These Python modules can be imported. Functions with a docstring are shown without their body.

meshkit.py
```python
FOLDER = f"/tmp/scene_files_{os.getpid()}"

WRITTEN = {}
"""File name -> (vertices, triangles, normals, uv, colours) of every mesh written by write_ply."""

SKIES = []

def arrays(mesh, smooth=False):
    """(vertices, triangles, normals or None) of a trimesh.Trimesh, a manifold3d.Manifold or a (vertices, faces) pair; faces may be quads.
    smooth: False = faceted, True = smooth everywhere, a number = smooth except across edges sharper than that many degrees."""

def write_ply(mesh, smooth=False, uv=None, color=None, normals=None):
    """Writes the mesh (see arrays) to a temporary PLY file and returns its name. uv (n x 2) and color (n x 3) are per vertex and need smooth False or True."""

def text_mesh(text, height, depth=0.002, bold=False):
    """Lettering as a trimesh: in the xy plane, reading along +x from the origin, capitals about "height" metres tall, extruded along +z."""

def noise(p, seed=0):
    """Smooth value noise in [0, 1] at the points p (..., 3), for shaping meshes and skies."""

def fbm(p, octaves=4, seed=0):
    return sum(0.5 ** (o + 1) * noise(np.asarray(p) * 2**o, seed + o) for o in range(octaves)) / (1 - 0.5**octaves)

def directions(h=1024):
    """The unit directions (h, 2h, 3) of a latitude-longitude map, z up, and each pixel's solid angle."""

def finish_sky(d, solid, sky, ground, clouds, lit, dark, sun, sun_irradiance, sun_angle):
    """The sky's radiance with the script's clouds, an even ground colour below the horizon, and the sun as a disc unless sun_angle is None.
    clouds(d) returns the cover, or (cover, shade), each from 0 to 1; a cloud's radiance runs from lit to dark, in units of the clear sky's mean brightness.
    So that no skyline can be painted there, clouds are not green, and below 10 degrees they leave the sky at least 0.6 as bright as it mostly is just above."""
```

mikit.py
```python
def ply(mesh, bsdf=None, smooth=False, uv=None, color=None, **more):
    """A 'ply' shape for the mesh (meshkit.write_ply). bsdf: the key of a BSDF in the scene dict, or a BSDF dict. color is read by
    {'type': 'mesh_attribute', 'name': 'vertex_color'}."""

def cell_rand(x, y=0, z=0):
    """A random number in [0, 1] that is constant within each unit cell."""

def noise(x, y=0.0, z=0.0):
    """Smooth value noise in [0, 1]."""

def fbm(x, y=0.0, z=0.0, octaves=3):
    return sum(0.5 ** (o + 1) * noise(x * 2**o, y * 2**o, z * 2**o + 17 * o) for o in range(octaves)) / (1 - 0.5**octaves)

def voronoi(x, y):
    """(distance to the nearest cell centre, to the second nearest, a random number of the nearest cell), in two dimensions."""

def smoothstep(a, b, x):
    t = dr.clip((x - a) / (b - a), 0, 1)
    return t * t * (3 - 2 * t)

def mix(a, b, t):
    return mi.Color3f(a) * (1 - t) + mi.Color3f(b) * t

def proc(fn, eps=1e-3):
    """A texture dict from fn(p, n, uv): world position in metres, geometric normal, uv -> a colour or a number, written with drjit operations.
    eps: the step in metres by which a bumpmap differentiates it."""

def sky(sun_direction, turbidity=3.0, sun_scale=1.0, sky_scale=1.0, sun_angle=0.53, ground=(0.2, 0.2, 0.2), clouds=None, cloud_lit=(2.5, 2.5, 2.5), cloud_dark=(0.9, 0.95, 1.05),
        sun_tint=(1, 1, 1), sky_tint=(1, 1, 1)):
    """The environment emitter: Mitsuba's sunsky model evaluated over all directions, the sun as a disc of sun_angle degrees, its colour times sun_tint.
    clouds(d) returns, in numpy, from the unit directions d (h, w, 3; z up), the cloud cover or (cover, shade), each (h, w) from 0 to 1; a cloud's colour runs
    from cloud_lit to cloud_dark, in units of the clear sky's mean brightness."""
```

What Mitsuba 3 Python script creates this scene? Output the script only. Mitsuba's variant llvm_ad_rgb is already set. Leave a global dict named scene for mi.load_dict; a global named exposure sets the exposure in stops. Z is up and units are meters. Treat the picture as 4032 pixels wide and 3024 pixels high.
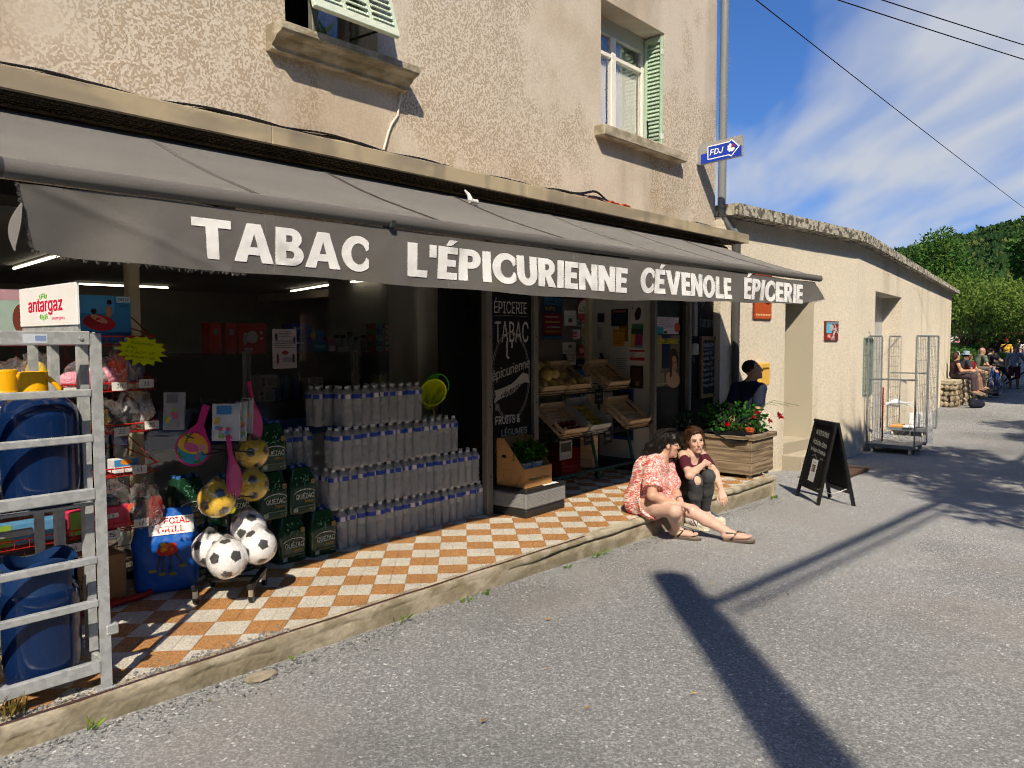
import math, random
import numpy as np, trimesh, shapely, shapely.geometry as sg, shapely.affinity as sa
import scipy.sparse as sp, scipy.sparse.csgraph as csg
import mitsuba as mi, drjit as dr
import mikit, meshkit
from mikit import proc, noise, fbm, voronoi, cell_rand, smoothstep, mix

# ---------------------------------------------------------------- camera, sky, exposure
exposure = 1.68
YAW, PITCH, ROLL = 0.7204775, 0.05606096, -0.00374508
SUN_AZ, SUN_EL = math.radians(42.5), math.radians(40.5)      # shadows run towards SUN_AZ
scene, labels = {}, {}

def camera():
    cy, sy, cp, s_p = math.cos(YAW), math.sin(YAW), math.cos(PITCH), math.sin(PITCH)
    fw = np.array([cy * cp, sy * cp, -s_p]); r = np.array([sy, -cy, 0.0]); u = np.cross(r, fw)
    up = -math.sin(ROLL) * r + math.cos(ROLL) * u
    o = np.array([0, 0, 1.709])
    return {'type': 'perspective', 'fov': math.degrees(2 * math.atan(2016 / 3073.8)), 'fov_axis': 'x', 'near_clip': 0.05, 'far_clip': 3000.0,
            'to_world': mi.ScalarTransform4f().look_at(origin=o.tolist(), target=(o + fw).tolist(), up=up.tolist())}
scene['camera'] = camera()

def clouds(d):
    z = np.maximum(d[..., 2], 0.02) + 0.10
    x, y = d[..., 0] / z, d[..., 1] / z
    a = math.radians(34)
    u, v = x * math.cos(a) + y * math.sin(a), -x * math.sin(a) + y * math.cos(a)
    w = meshkit.fbm(np.stack([u * 0.5, v * 0.5, 0 * u], -1), 3, 3) - 0.5
    f1 = meshkit.fbm(np.stack([u * 0.55 + w * 1.2, v * 2.2 + w * 1.6, 0 * u + 3], -1), 6, 7)
    f2 = meshkit.fbm(np.stack([u * 0.45 + 9, v * 0.9, 0 * u + 8], -1), 4, 12)
    f3 = meshkit.fbm(np.stack([u * 2.0 + w * 2, v * 7.0 + w * 3, 0 * u + 5], -1), 4, 21)
    c = np.clip((f1 * 0.55 + f2 * 0.40 + f3 * 0.25 - 0.49) * 3.4, 0, 1)
    return 0.88 * c * np.clip(d[..., 2] * 9, 0.3, 1), 0.0 * c

scene['sky'] = mikit.sky((-math.cos(SUN_EL) * math.cos(SUN_AZ), -math.cos(SUN_EL) * math.sin(SUN_AZ), math.sin(SUN_EL)), turbidity=3.0, sky_scale=0.78, sun_scale=1.25, sun_tint=(0.94, 1.0, 1.08),
                         ground=(0.16, 0.155, 0.15), clouds=clouds, cloud_lit=(2.5, 2.6, 2.75), sky_tint=(0.60, 0.95, 1.55))

# ---------------------------------------------------------------- small helpers
PI = math.pi
def rng(seed): return np.random.default_rng(seed)
def C(h, k=1.0):
    """'#rrggbb' as a linear colour"""
    c = np.array([int(h[i:i + 2], 16) for i in (1, 3, 5)]) / 255.0
    return np.where(c < 0.04045, c / 12.92, ((c + 0.055) / 1.055) ** 2.4) * k

def split(v, f, c, ang):
    """merge equal vertices, then split them across edges sharper than ang degrees, so that smooth=True shades the rest"""
    key = np.round(np.hstack([v, c]) * 20000).astype(np.int64)
    _, first, inv = np.unique(key, axis=0, return_index=True, return_inverse=True)
    inv = inv.ravel(); v, c, f = v[first], c[first], inv[f]
    f = f[(f[:, 0] != f[:, 1]) & (f[:, 1] != f[:, 2]) & (f[:, 0] != f[:, 2])]
    fn = np.cross(v[f[:, 1]] - v[f[:, 0]], v[f[:, 2]] - v[f[:, 0]])
    fn /= np.linalg.norm(fn, axis=1, keepdims=True) + 1e-20
    e = np.sort(np.vstack([f[:, [0, 1]], f[:, [1, 2]], f[:, [2, 0]]]), axis=1)
    who = np.tile(np.arange(len(f)), 3)
    o = np.lexsort((e[:, 1], e[:, 0])); e, who = e[o], who[o]
    same = (e[1:] == e[:-1]).all(1)
    a, b = who[:-1][same], who[1:][same]
    ok = (fn[a] * fn[b]).sum(1) > math.cos(math.radians(ang))
    n, lab = csg.connected_components(sp.coo_matrix((np.ones(ok.sum()), (a[ok], b[ok])), (len(f), len(f))), directed=False)
    k2 = f.astype(np.int64) * n + lab[:, None]
    un, inv = np.unique(k2.ravel(), return_inverse=True)
    src = un // n
    return v[src], inv.reshape(-1, 3), c[src]

def frame(d):
    d = np.asarray(d, float); d = d / np.linalg.norm(d)
    a = np.cross(d, [0, 0, 1.0] if abs(d[2]) < 0.95 else [1.0, 0, 0]); a /= np.linalg.norm(a)
    return a, np.cross(d, a), d

def rotz(a):
    m = np.eye(4); m[0, 0] = m[1, 1] = math.cos(a); m[0, 1] = -math.sin(a); m[1, 0] = math.sin(a); return m
def rotx(a):
    m = np.eye(4); m[1, 1] = m[2, 2] = math.cos(a); m[1, 2] = -math.sin(a); m[2, 1] = math.sin(a); return m
def roty(a):
    m = np.eye(4); m[0, 0] = m[2, 2] = math.cos(a); m[0, 2] = math.sin(a); m[2, 0] = -math.sin(a); return m
def mv(x, y, z):
    m = np.eye(4); m[:3, 3] = (x, y, z); return m
def scl(x, y=None, z=None):
    return np.diag([x, y or x, z or x, 1.0])
def basis(o, x, y, z):
    m = np.eye(4); m[:3, 0], m[:3, 1], m[:3, 2], m[:3, 3] = x, y, z, o; return m
WALLX = np.array([[1, 0, 0, 0], [0, 0, -1, 0], [0, 1, 0, 0], [0, 0, 0, 1.0]])      # local xy -> world XZ, local +z -> -Y (facing the street)

class MB:
    """collects coloured pieces of one mesh"""
    def __init__(s): s.v, s.f, s.c, s.n = [], [], [], 0
    def add(s, v, f, c, m=None):
        v = np.asarray(v, float); f = np.asarray(f, int)
        if m is not None:
            v = v @ m[:3, :3].T + m[:3, 3]
            if np.linalg.det(m[:3, :3]) < 0: f = f[:, ::-1]
        c = np.asarray(c, float); c = np.broadcast_to(c, (len(v), 3)) if c.ndim == 1 else c
        s.v.append(v); s.f.append(f + s.n); s.c.append(c); s.n += len(v); return s
    def tm(s, mesh, c, m=None): return s.add(mesh.vertices, mesh.faces, c, m)
    def box(s, lo, hi, c, m=None, bev=0.0):
        lo, hi = np.minimum(lo, hi).astype(float), np.maximum(lo, hi).astype(float)
        if bev <= 0:
            b = trimesh.creation.box(bounds=[lo, hi]); return s.tm(b, c, m)
        pts = []
        bev = min(bev, 0.45 * (hi - lo).min())
        for i in range(3):
            a, b = lo + bev, hi - bev; a[i], b[i] = lo[i], hi[i]
            pts += [[(a, b)[x][0], (a, b)[y][1], (a, b)[z][2]] for x in (0, 1) for y in (0, 1) for z in (0, 1)]
        return s.tm(trimesh.convex.convex_hull(np.array(pts)), c, m)
    def cyl(s, p0, p1, r, c, n=12, r1=None, cap=True):
        p0, p1 = np.asarray(p0, float), np.asarray(p1, float); r1 = r if r1 is None else r1
        a, b, d = frame(p1 - p0); t = np.arange(n) * 2 * PI / n
        ring = np.cos(t)[:, None] * a + np.sin(t)[:, None] * b
        v = np.vstack([p0 + ring * r, p1 + ring * r1, [p0], [p1]]); i = np.arange(n); j = (i + 1) % n
        f = [np.stack([i, j, j + n], 1), np.stack([i, j + n, i + n], 1)]
        if cap: f += [np.stack([j, i, i * 0 + 2 * n], 1), np.stack([i + n, j + n, i * 0 + 2 * n + 1], 1)]
        return s.add(v, np.vstack(f), c)
    def tube(s, pts, r, c, n=6, cap=True):
        p = np.asarray(pts, float); r = np.broadcast_to(r, (len(p),)).astype(float)
        t = np.gradient(p, axis=0); t /= np.linalg.norm(t, axis=1, keepdims=True) + 1e-12
        a, b, _ = frame(t[0]); A = []
        for k in range(len(p)):
            a = a - t[k] * (a @ t[k]); a /= np.linalg.norm(a) + 1e-12; A.append(a)
        A = np.array(A); B = np.cross(t, A); w = np.arange(n) * 2 * PI / n
        v = (p[:, None] + r[:, None, None] * (np.cos(w)[None, :, None] * A[:, None] + np.sin(w)[None, :, None] * B[:, None])).reshape(-1, 3)
        i, j = np.meshgrid(np.arange(len(p) - 1), np.arange(n), indexing='ij')
        q = np.stack([i * n + j, i * n + (j + 1) % n, (i + 1) * n + (j + 1) % n, (i + 1) * n + j], -1).reshape(-1, 4)
        f = [q[:, [0, 1, 2]], q[:, [0, 2, 3]]]
        if cap:
            e = (len(p) - 1) * n; k = np.arange(1, n - 1)
            f += [np.stack([k * 0, k + 1, k], 1), np.stack([k * 0 + e, e + k, e + k + 1], 1)]
        return s.add(v, np.vstack(f), c)
    def lathe(s, prof, c, m=None, n=24):
        """prof: [(r, z)], bottom to top"""
        prof = np.asarray(prof, float); t = np.arange(n) * 2 * PI / n
        v = np.stack([prof[:, :1] * np.cos(t), prof[:, :1] * np.sin(t), np.repeat(prof[:, 1:], n, 1)], -1).reshape(-1, 3)
        i, j = np.meshgrid(np.arange(len(prof) - 1), np.arange(n), indexing='ij')
        q = np.stack([i * n + j, i * n + (j + 1) % n, (i + 1) * n + (j + 1) % n, (i + 1) * n + j], -1).reshape(-1, 4)
        c = np.asarray(c, float)
        if c.ndim == 2: c = np.repeat(c, n, 0)
        return s.add(v, np.vstack([q[:, [0, 1, 2]], q[:, [0, 2, 3]]]), c, m)
    def sphere(s, o, r, c, sub=2, m=None):
        b = trimesh.creation.icosphere(subdivisions=sub); M = mv(*o) @ (m if m is not None else np.eye(4)) @ scl(*np.broadcast_to(r, 3))
        return s.tm(b, c, M)
    def prism(s, poly, z0, z1, c, m=None):
        """shapely polygon(s) in local xy, extruded from z0 to z1"""
        for g in getattr(poly, 'geoms', [poly]):
            if g.is_empty or g.area < 1e-9: continue
            b = trimesh.creation.extrude_polygon(g, z1 - z0, engine='earcut'); b.apply_translation([0, 0, z0]); s.tm(b, c, m)
        return s
    def sheet(s, P, c, flip=False):
        """grid of points (n, m, 3)"""
        P = np.asarray(P, float); n, m = P.shape[:2]
        i, j = np.meshgrid(np.arange(n - 1), np.arange(m - 1), indexing='ij')
        q = np.stack([i * m + j, (i + 1) * m + j, (i + 1) * m + j + 1, i * m + j + 1], -1).reshape(-1, 4)
        if flip: q = q[:, ::-1]
        return s.add(P.reshape(-1, 3), np.vstack([q[:, [0, 1, 2]], q[:, [0, 2, 3]]]), np.asarray(c) if np.ndim(c) == 1 else np.asarray(c).reshape(-1, 3))
    def slab(s, P, d, c):
        """grid of points with thickness: the sheet, its copy moved by the vector d, and the rim"""
        P = np.asarray(P, float); Q = P + np.asarray(d, float)
        s.sheet(P, c); s.sheet(Q, c, True)
        rim = np.concatenate([P[0, :], P[1:, -1], P[-1, -2::-1], P[-2:0:-1, 0]]); rim2 = np.concatenate([Q[0, :], Q[1:, -1], Q[-1, -2::-1], Q[-2:0:-1, 0]])
        R = np.stack([np.vstack([rim, rim[:1]]), np.vstack([rim2, rim2[:1]])], 0)
        cc = c if np.ndim(c) == 1 else np.asarray(c).reshape(-1, 3).mean(0)
        return s.sheet(R, cc)
    def geo(s): return np.vstack(s.v), np.vstack(s.f), np.vstack(s.c)

def nm(name):
    if name not in scene and name not in labels: return name
    k = 1
    while f'{name}_{k:03d}' in scene or f'{name}_{k:03d}' in labels: k += 1
    return f'{name}_{k:03d}'
_next = {}
def key_of(name, parent=None):
    base = f'{parent}__{name}' if parent else name
    k = _next.get(base, 0); _next[base] = k + 1
    return base if k == 0 else f'{base}_{k:03d}'
def tag(key, label=None, cat=None, group=None, kind=None):
    d = labels.setdefault(key, {})
    for a, b in (('label', label), ('category', cat), ('group', group), ('kind', kind)):
        if b: d[a] = b
    return key
def thing(name, label, cat, group=None):
    k = key_of(name); tag(k, label, cat, group); return k
def put(mb, name, bsdf='matte', parent=None, ang=35, label=None, cat=None, group=None, kind=None, m=None, col=True):
    """one entry of scene from an MB or (v, f, c)"""
    v, f, c = mb.geo() if isinstance(mb, MB) else mb
    if ang: v, f, c = split(v, f, c, ang)
    d = mikit.ply((v, f), bsdf, smooth=True if ang else False, color=c if col else None)
    if m is not None: d['to_world'] = mi.ScalarTransform4f(m.tolist())
    k = key_of(name, parent); scene[k] = d
    if label or kind: tag(k, label, cat, group, kind)
    return k
def again(d, name, m, parent=None):
    k = key_of(name, parent); scene[k] = {**d, 'to_world': mi.ScalarTransform4f(np.asarray(m).tolist())}; return k

def text_poly(text, h, bold=False, grow=0.0):
    """flat lettering as a shapely shape, capitals h tall, from the origin"""
    t = meshkit.text_mesh(text, h, 0.001, bold)
    v, f = t.vertices, t.faces; low = (v[f][:, :, 2] < 1e-6).all(1)
    s = shapely.union_all([sg.Polygon(x) for x in v[f[low]][:, :, :2] if sg.Polygon(x).area > 1e-12])
    return s.buffer(grow) if grow else s
def glyphs(word, gap=0.085):
    """heavy sans-serif sign-painter capitals, one unit tall, as one shapely shape per letter"""
    S, H = .27, .19; E = lambda x, y, a, b: sa.translate(sa.scale(sg.Point(0, 0).buffer(1, 24), a, b), x, y); P = sg.Polygon; B = sg.box; U = lambda *q: shapely.union_all(list(q))
    stem = B(0, 0, S, 1); bar = lambda y, w: B(0, y, w, y + H)
    Pb = U(stem, U(B(0, .40, .40, 1), E(.40, .70, .32, .30)).difference(U(B(S, .58, .38, .82), E(.38, .70, .10, .12))))
    Ee = U(stem, bar(0, .62), bar(.41, .57), bar(1 - H, .62)); ring = E(.5, .5, .5, .52)
    G = {'T': U(B(0, 1 - H, .92, 1), B(.46 - S / 2, 0, .46 + S / 2, 1)), 'L': U(stem, bar(0, .60)), 'I': stem, 'E': Ee, 'É': U(Ee, P([(.26, 1.06), (.40, 1.06), (.60, 1.22), (.36, 1.22)])), "'": B(0, .64, .20, 1), 'P': Pb,
         'A': P([(0, 0), (.34, 1), (.68, 1), (1.02, 0), (.73, 0), (.68, .20), (.34, .20), (.29, 0)], [[(.39, .38), (.63, .38), (.51, .80)]]), 'V': P([(0, 1), (.29, 1), (.48, .30), (.67, 1), (.96, 1), (.64, 0), (.32, 0)]),
         'B': U(stem, U(B(0, .47, .42, 1), E(.42, .735, .29, .265)).difference(U(B(S, .62, .40, .83), E(.40, .725, .08, .105))), U(B(0, 0, .44, .55), E(.44, .275, .34, .275)).difference(U(B(S, .17, .42, .40), E(.42, .285, .11, .115)))),
         'C': ring.difference(E(.53, .5, .26, .33)).difference(P([(.62, .5), (1.1, .86), (1.1, .14)])).difference(B(.84, .1, 1.2, .9)), 'U': U(B(0, .36, S, 1), B(.53, .36, .80, 1), E(.40, .38, .40, .40).intersection(B(-1, -1, 2, .40))).difference(U(B(S, .38, .53, 1.1), E(.40, .38, .13, .18))),
         'R': U(Pb, P([(.26, .46), (.50, .46), (.80, 0), (.47, 0)])), 'N': U(stem, B(.60, 0, .87, 1), P([(0, 1), (.28, 1), (.87, 0), (.59, 0)])), 'O': ring.difference(E(.5, .5, .23, .33))}
    x, out = 0.0, []
    for ch in word: g = G[ch]; out.append(sa.translate(g, x - g.bounds[0], 0)); x += g.bounds[2] - g.bounds[0] + gap
    return shapely.union_all(out).buffer(.014, join_style=2)
def fit(poly, x0, y0, x1, y1):
    a, b, c, d = poly.bounds
    return sa.translate(sa.scale(poly, (x1 - x0) / (c - a), (y1 - y0) / (d - b), origin=(a, b)), x0 - a, y0 - b)
def rect(x0, y0, x1, y1): return sg.box(x0, y0, x1, y1)
def star_poly(n, r0, r1, sx=1, sy=1, seed=0):
    g = rng(seed); t = np.arange(2 * n) * PI / n
    r = np.where(np.arange(2 * n) % 2, r0, r1) * (1 + g.uniform(-.08, .08, 2 * n)); return sg.Polygon(np.stack([r * np.cos(t) * sx, r * np.sin(t) * sy], 1))

# signed distance bodies: smooth unions of tapered capsules and ellipsoids, meshed by surface nets
class Body:
    def __init__(s): s.p = []
    def cap(s, a, b, ra, rb=None, k=0.03, flat=None):
        s.p.append(('c', np.asarray(a, float), np.asarray(b, float), ra, ra if rb is None else rb, k, flat)); return s
    def chain(s, pts, rs, k=0.03):
        for i in range(len(pts) - 1): s.cap(pts[i], pts[i + 1], rs[i], rs[i + 1], k)
        return s
    def ell(s, o, r, R=None, k=0.03, sub=False):
        s.p.append(('s' if sub else 'e', np.asarray(o, float), np.asarray(r, float), np.eye(3) if R is None else np.asarray(R, float), k)); return s
    def cut(s, o, n): s.p.append(('h', np.asarray(o, float), np.asarray(n, float) / np.linalg.norm(n))); return s
    def bounds(s):
        lo, hi = [], []
        for q in s.p:
            if q[0] == 'c': r = max(q[3], q[4]); lo += [np.minimum(q[1], q[2]) - r]; hi += [np.maximum(q[1], q[2]) + r]
            elif q[0] == 'e': lo += [q[1] - q[2].max()]; hi += [q[1] + q[2].max()]
        return np.min(lo, 0), np.max(hi, 0)
    def grid(s, h, pad=0.03, grow=0.0):
        lo, hi = s.bounds(); lo = lo - pad - grow; n = np.ceil((hi + pad + grow - lo) / h).astype(int) + 1
        D = np.full(n, 1.0, np.float32); ax = [lo[i] + h * np.arange(n[i]) for i in range(3)]
        for q in s.p:
            if q[0] == 'h':
                d = sum((x - q[1][i]) * q[2][i] for i, x in enumerate(np.meshgrid(*ax, indexing='ij', sparse=True))); D = np.maximum(D, d.astype(np.float32)); continue
            if q[0] == 'c': r = max(q[3], q[4]); a, b, k = np.minimum(q[1], q[2]) - r, np.maximum(q[1], q[2]) + r, q[5]
            else: a, b, k = q[1] - q[2].max(), q[1] + q[2].max(), q[4]
            w = k + 0.025 + grow
            i0 = np.clip(np.floor((a - w - lo) / h).astype(int), 0, n); i1 = np.clip(np.ceil((b + w - lo) / h).astype(int) + 1, 0, n)
            if (i1 <= i0).any(): continue
            sl = tuple(slice(i0[i], i1[i]) for i in range(3))
            X = np.stack(np.meshgrid(*[ax[i][sl[i]] for i in range(3)], indexing='ij'), -1)
            if q[0] == 'c':
                ab = q[2] - q[1]; t = np.clip(((X - q[1]) @ ab) / max(ab @ ab, 1e-12), 0, 1)
                d = np.linalg.norm(X - q[1] - t[..., None] * ab, axis=-1) - (q[3] + (q[4] - q[3]) * t)
            else:
                Y = (X - q[1]) @ q[3]; k0 = np.linalg.norm(Y / q[2], axis=-1); k1 = np.linalg.norm(Y / q[2] ** 2, axis=-1)
                d = k0 * (k0 - 1) / np.maximum(k1, 1e-9)
            d = d.astype(np.float32) - grow; o = D[sl]
            if q[0] == 's':
                hh = np.clip(0.5 - 0.5 * (o + d) / k, 0, 1); D[sl] = o * (1 - hh) - d * hh + k * hh * (1 - hh)
            else:
                hh = np.clip(0.5 + 0.5 * (o - d) / max(k, 1e-4), 0, 1); D[sl] = o * (1 - hh) + d * hh - k * hh * (1 - hh)
        return D, lo, h
    def mesh(s, h, grow=0.0, keep=None, noise=None):
        D, lo, h = s.grid(h, grow=grow)
        if keep is not None or noise is not None:
            X = np.stack(np.meshgrid(*[lo[i] + h * np.arange(D.shape[i]) for i in range(3)], indexing='ij'), -1)
            if noise is not None: D = D + noise(X)
            if keep is not None: D = np.maximum(D, keep(X).astype(np.float32))
        return nets(D, lo, h)
def nets(D, lo, h):
    ins = D < 0; n = np.array(D.shape) - 1
    cs = [ins[i:i + n[0], j:j + n[1], k:k + n[2]] for i in (0, 1) for j in (0, 1) for k in (0, 1)]
    cnt = sum(c.astype(np.int8) for c in cs); act = (cnt > 0) & (cnt < 8)
    idx = np.full(n, -1, np.int64); A = np.argwhere(act); idx[act] = np.arange(len(A))
    acc, num = np.zeros((len(A), 3)), np.zeros(len(A))
    co = np.array([(i, j, k) for i in (0, 1) for j in (0, 1) for k in (0, 1)])
    val = [D[tuple((A + c).T)] for c in co]
    for p in range(8):
        for q in range(p + 1, 8):
            if np.abs(co[p] - co[q]).sum() != 1: continue
            x = (val[p] < 0) != (val[q] < 0); t = val[p] / np.where(x, val[p] - val[q], 1)
            acc += np.where(x[:, None], co[p] + t[:, None] * (co[q] - co[p]), 0); num += x
    V = lo + h * (A + acc / num[:, None]); F = []
    for ax in range(3):
        u, v = (ax + 1) % 3, (ax + 2) % 3
        s0 = [slice(1, n[i]) for i in range(3)]; s0[ax] = slice(0, n[ax])
        s1 = list(s0); s1[ax] = slice(1, n[ax] + 1)
        a, b = ins[tuple(s0)], ins[tuple(s1)]
        E = np.argwhere(a != b); base = E + 1; base[:, ax] -= 1
        du, dv = np.zeros(3, int), np.zeros(3, int); du[u] = dv[v] = 1
        q = np.stack([idx[tuple(x.T)] for x in (base, base - du, base - du - dv, base - dv)], 1)
        fl = a[tuple(E.T)]; q = np.where(fl[:, None], q, q[:, ::-1]); F += [q[:, [0, 1, 2]], q[:, [0, 2, 3]]]
    F = np.vstack(F)
    return V, F[(F >= 0).all(1)]
def relax(V, F, it=2, lam=0.5):
    e = np.vstack([F[:, [0, 1]], F[:, [1, 2]], F[:, [2, 0]]]); e = np.vstack([e, e[:, ::-1]])
    W = sp.coo_matrix((np.ones(len(e)), (e[:, 0], e[:, 1])), (len(V), len(V))).tocsr(); W.data[:] = 1; W = sp.diags(1 / np.maximum(W.sum(1).A1 if hasattr(W.sum(1), 'A1') else np.asarray(W.sum(1)).ravel(), 1)) @ W
    for _ in range(it):
        V = V + lam * (W @ V - V); V = V - (lam + 0.03) * (W @ V - V)
    return V

# ---------------------------------------------------------------- materials
VC = {'type': 'mesh_attribute', 'name': 'vertex_color'}
def pr(base=VC, rough=0.6, spec=0.3, **k):
    base = {'type': 'rgb', 'value': list(map(float, base))} if not isinstance(base, dict) else base
    return {'type': 'twosided', 'bsdf': {'type': 'principled', 'base_color': base, 'roughness': rough, 'specular': spec, **k}}
def bump(b, fn, scale, eps=1e-3): return {'type': 'twosided', 'bsdf': {'type': 'bumpmap', 'tex': proc(fn, eps), 'scale': scale, 'bsdf': b['bsdf']}}
scene['matte'] = pr(rough=0.75, spec=0.2)
scene['satin'] = pr(rough=0.38, spec=0.4)
scene['gloss'] = pr(rough=0.14, spec=0.5)
scene['steel'] = pr(rough=0.33, spec=0.5, metallic=0.9)
scene['skin'] = pr(rough=0.46, spec=0.35)
scene['hair'] = pr(rough=0.5, spec=0.3)
scene['leaf'] = {'type': 'principledthin', 'base_color': VC, 'roughness': 0.45, 'spec_trans': 0.0, 'diff_trans': 0.55}
scene['waxy_leaf'] = {'type': 'principledthin', 'base_color': VC, 'roughness': 0.25, 'spec_trans': 0.0, 'diff_trans': 0.3}
scene['film'] = {'type': 'blendbsdf', 'weight': 0.06, 'a': {'type': 'thindielectric'}, 'b': {'type': 'twosided', 'bsdf': {'type': 'diffuse', 'reflectance': {'type': 'rgb', 'value': [0.8, 0.8, 0.8]}}}}
scene['net'] = {'type': 'blendbsdf', 'weight': 0.68, 'a': {'type': 'null'}, 'b': {'type': 'principledthin', 'base_color': VC, 'roughness': 0.5, 'diff_trans': 0.8}}
scene['pane'] = {'type': 'thindielectric'}
scene['water'] = {'type': 'blendbsdf', 'weight': 0.45, 'a': {'type': 'thindielectric'}, 'b': {'type': 'twosided', 'bsdf': {'type': 'principled', 'base_color': VC, 'roughness': 0.12, 'specular': 0.7}}}

def upper_col(p, n, uv):
    x, z = p.x + 0.6 * p.y, p.z
    m = fbm(x * 1.1, z * 0.8, 3.0, 3); patch = smoothstep(0.42, 0.60, m + 0.25 * (fbm(x * 5, z * 4, 9.0, 2) - 0.5))
    worm = fbm(x * 88, z * 80, 1.0, 2)
    g = smoothstep(0.40, 0.60, worm) * (0.25 + 0.75 * patch)
    c = mix((0.62, 0.56, 0.475), (0.42, 0.345, 0.255), g * 0.95)
    st = smoothstep(0.5, 0.8, fbm(x * 3.0, z * 0.35, 5.0, 3))
    big = smoothstep(0.40, 0.66, fbm(x * 0.8 + 3, z * 1.0, 7.0, 4))
    return mix(c, c * mi.Color3f(0.80, 0.74, 0.66), 0.75 * big) * (0.90 + 0.2 * fbm(x * 0.5, z * 0.4, 7.0, 2)) * (1 - 0.16 * st)
def upper_h(p, n, uv):
    x, z = p.x + 0.6 * p.y, p.z
    m = fbm(x * 1.1, z * 0.8, 3.0, 3); patch = 0.35 + 0.65 * smoothstep(0.42, 0.60, m)
    return patch * smoothstep(0.35, 0.65, fbm(x * 88, z * 80, 1.0, 2)) + 0.25 * noise(x * 120, z * 120, 2.0)
scene['upper_render'] = bump(pr(proc(upper_col), 0.9, 0.1), upper_h, 0.0018, 2e-3)
def rough_col(p, n, uv):
    x, z = p.x + 0.8 * p.y, p.z
    st = smoothstep(0.55, 0.8, fbm(x * 2.2, z * 0.3, 4.0, 3))
    base = smoothstep(0.5, -0.25, z) * smoothstep(0.4, 0.7, fbm(x * 3, z * 3, 8.0, 3))
    pit = smoothstep(0.62, 0.40, fbm(x * 62, z * 62, 1.0, 3))
    return mix((0.68, 0.625, 0.52), (0.48, 0.43, 0.34), 0.45 * st + 0.45 * base + 0.45 * (1 - pit)) * (0.93 + 0.14 * fbm(x * 0.7, z * 0.7, 6.0, 2))
def rough_h(p, n, uv): return fbm((p.x + 0.8 * p.y) * 62, p.z * 62, 1.0, 3)
scene['roughcast'] = bump(pr(proc(rough_col), 0.92, 0.08), rough_h, 0.020, 3e-3)
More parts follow.
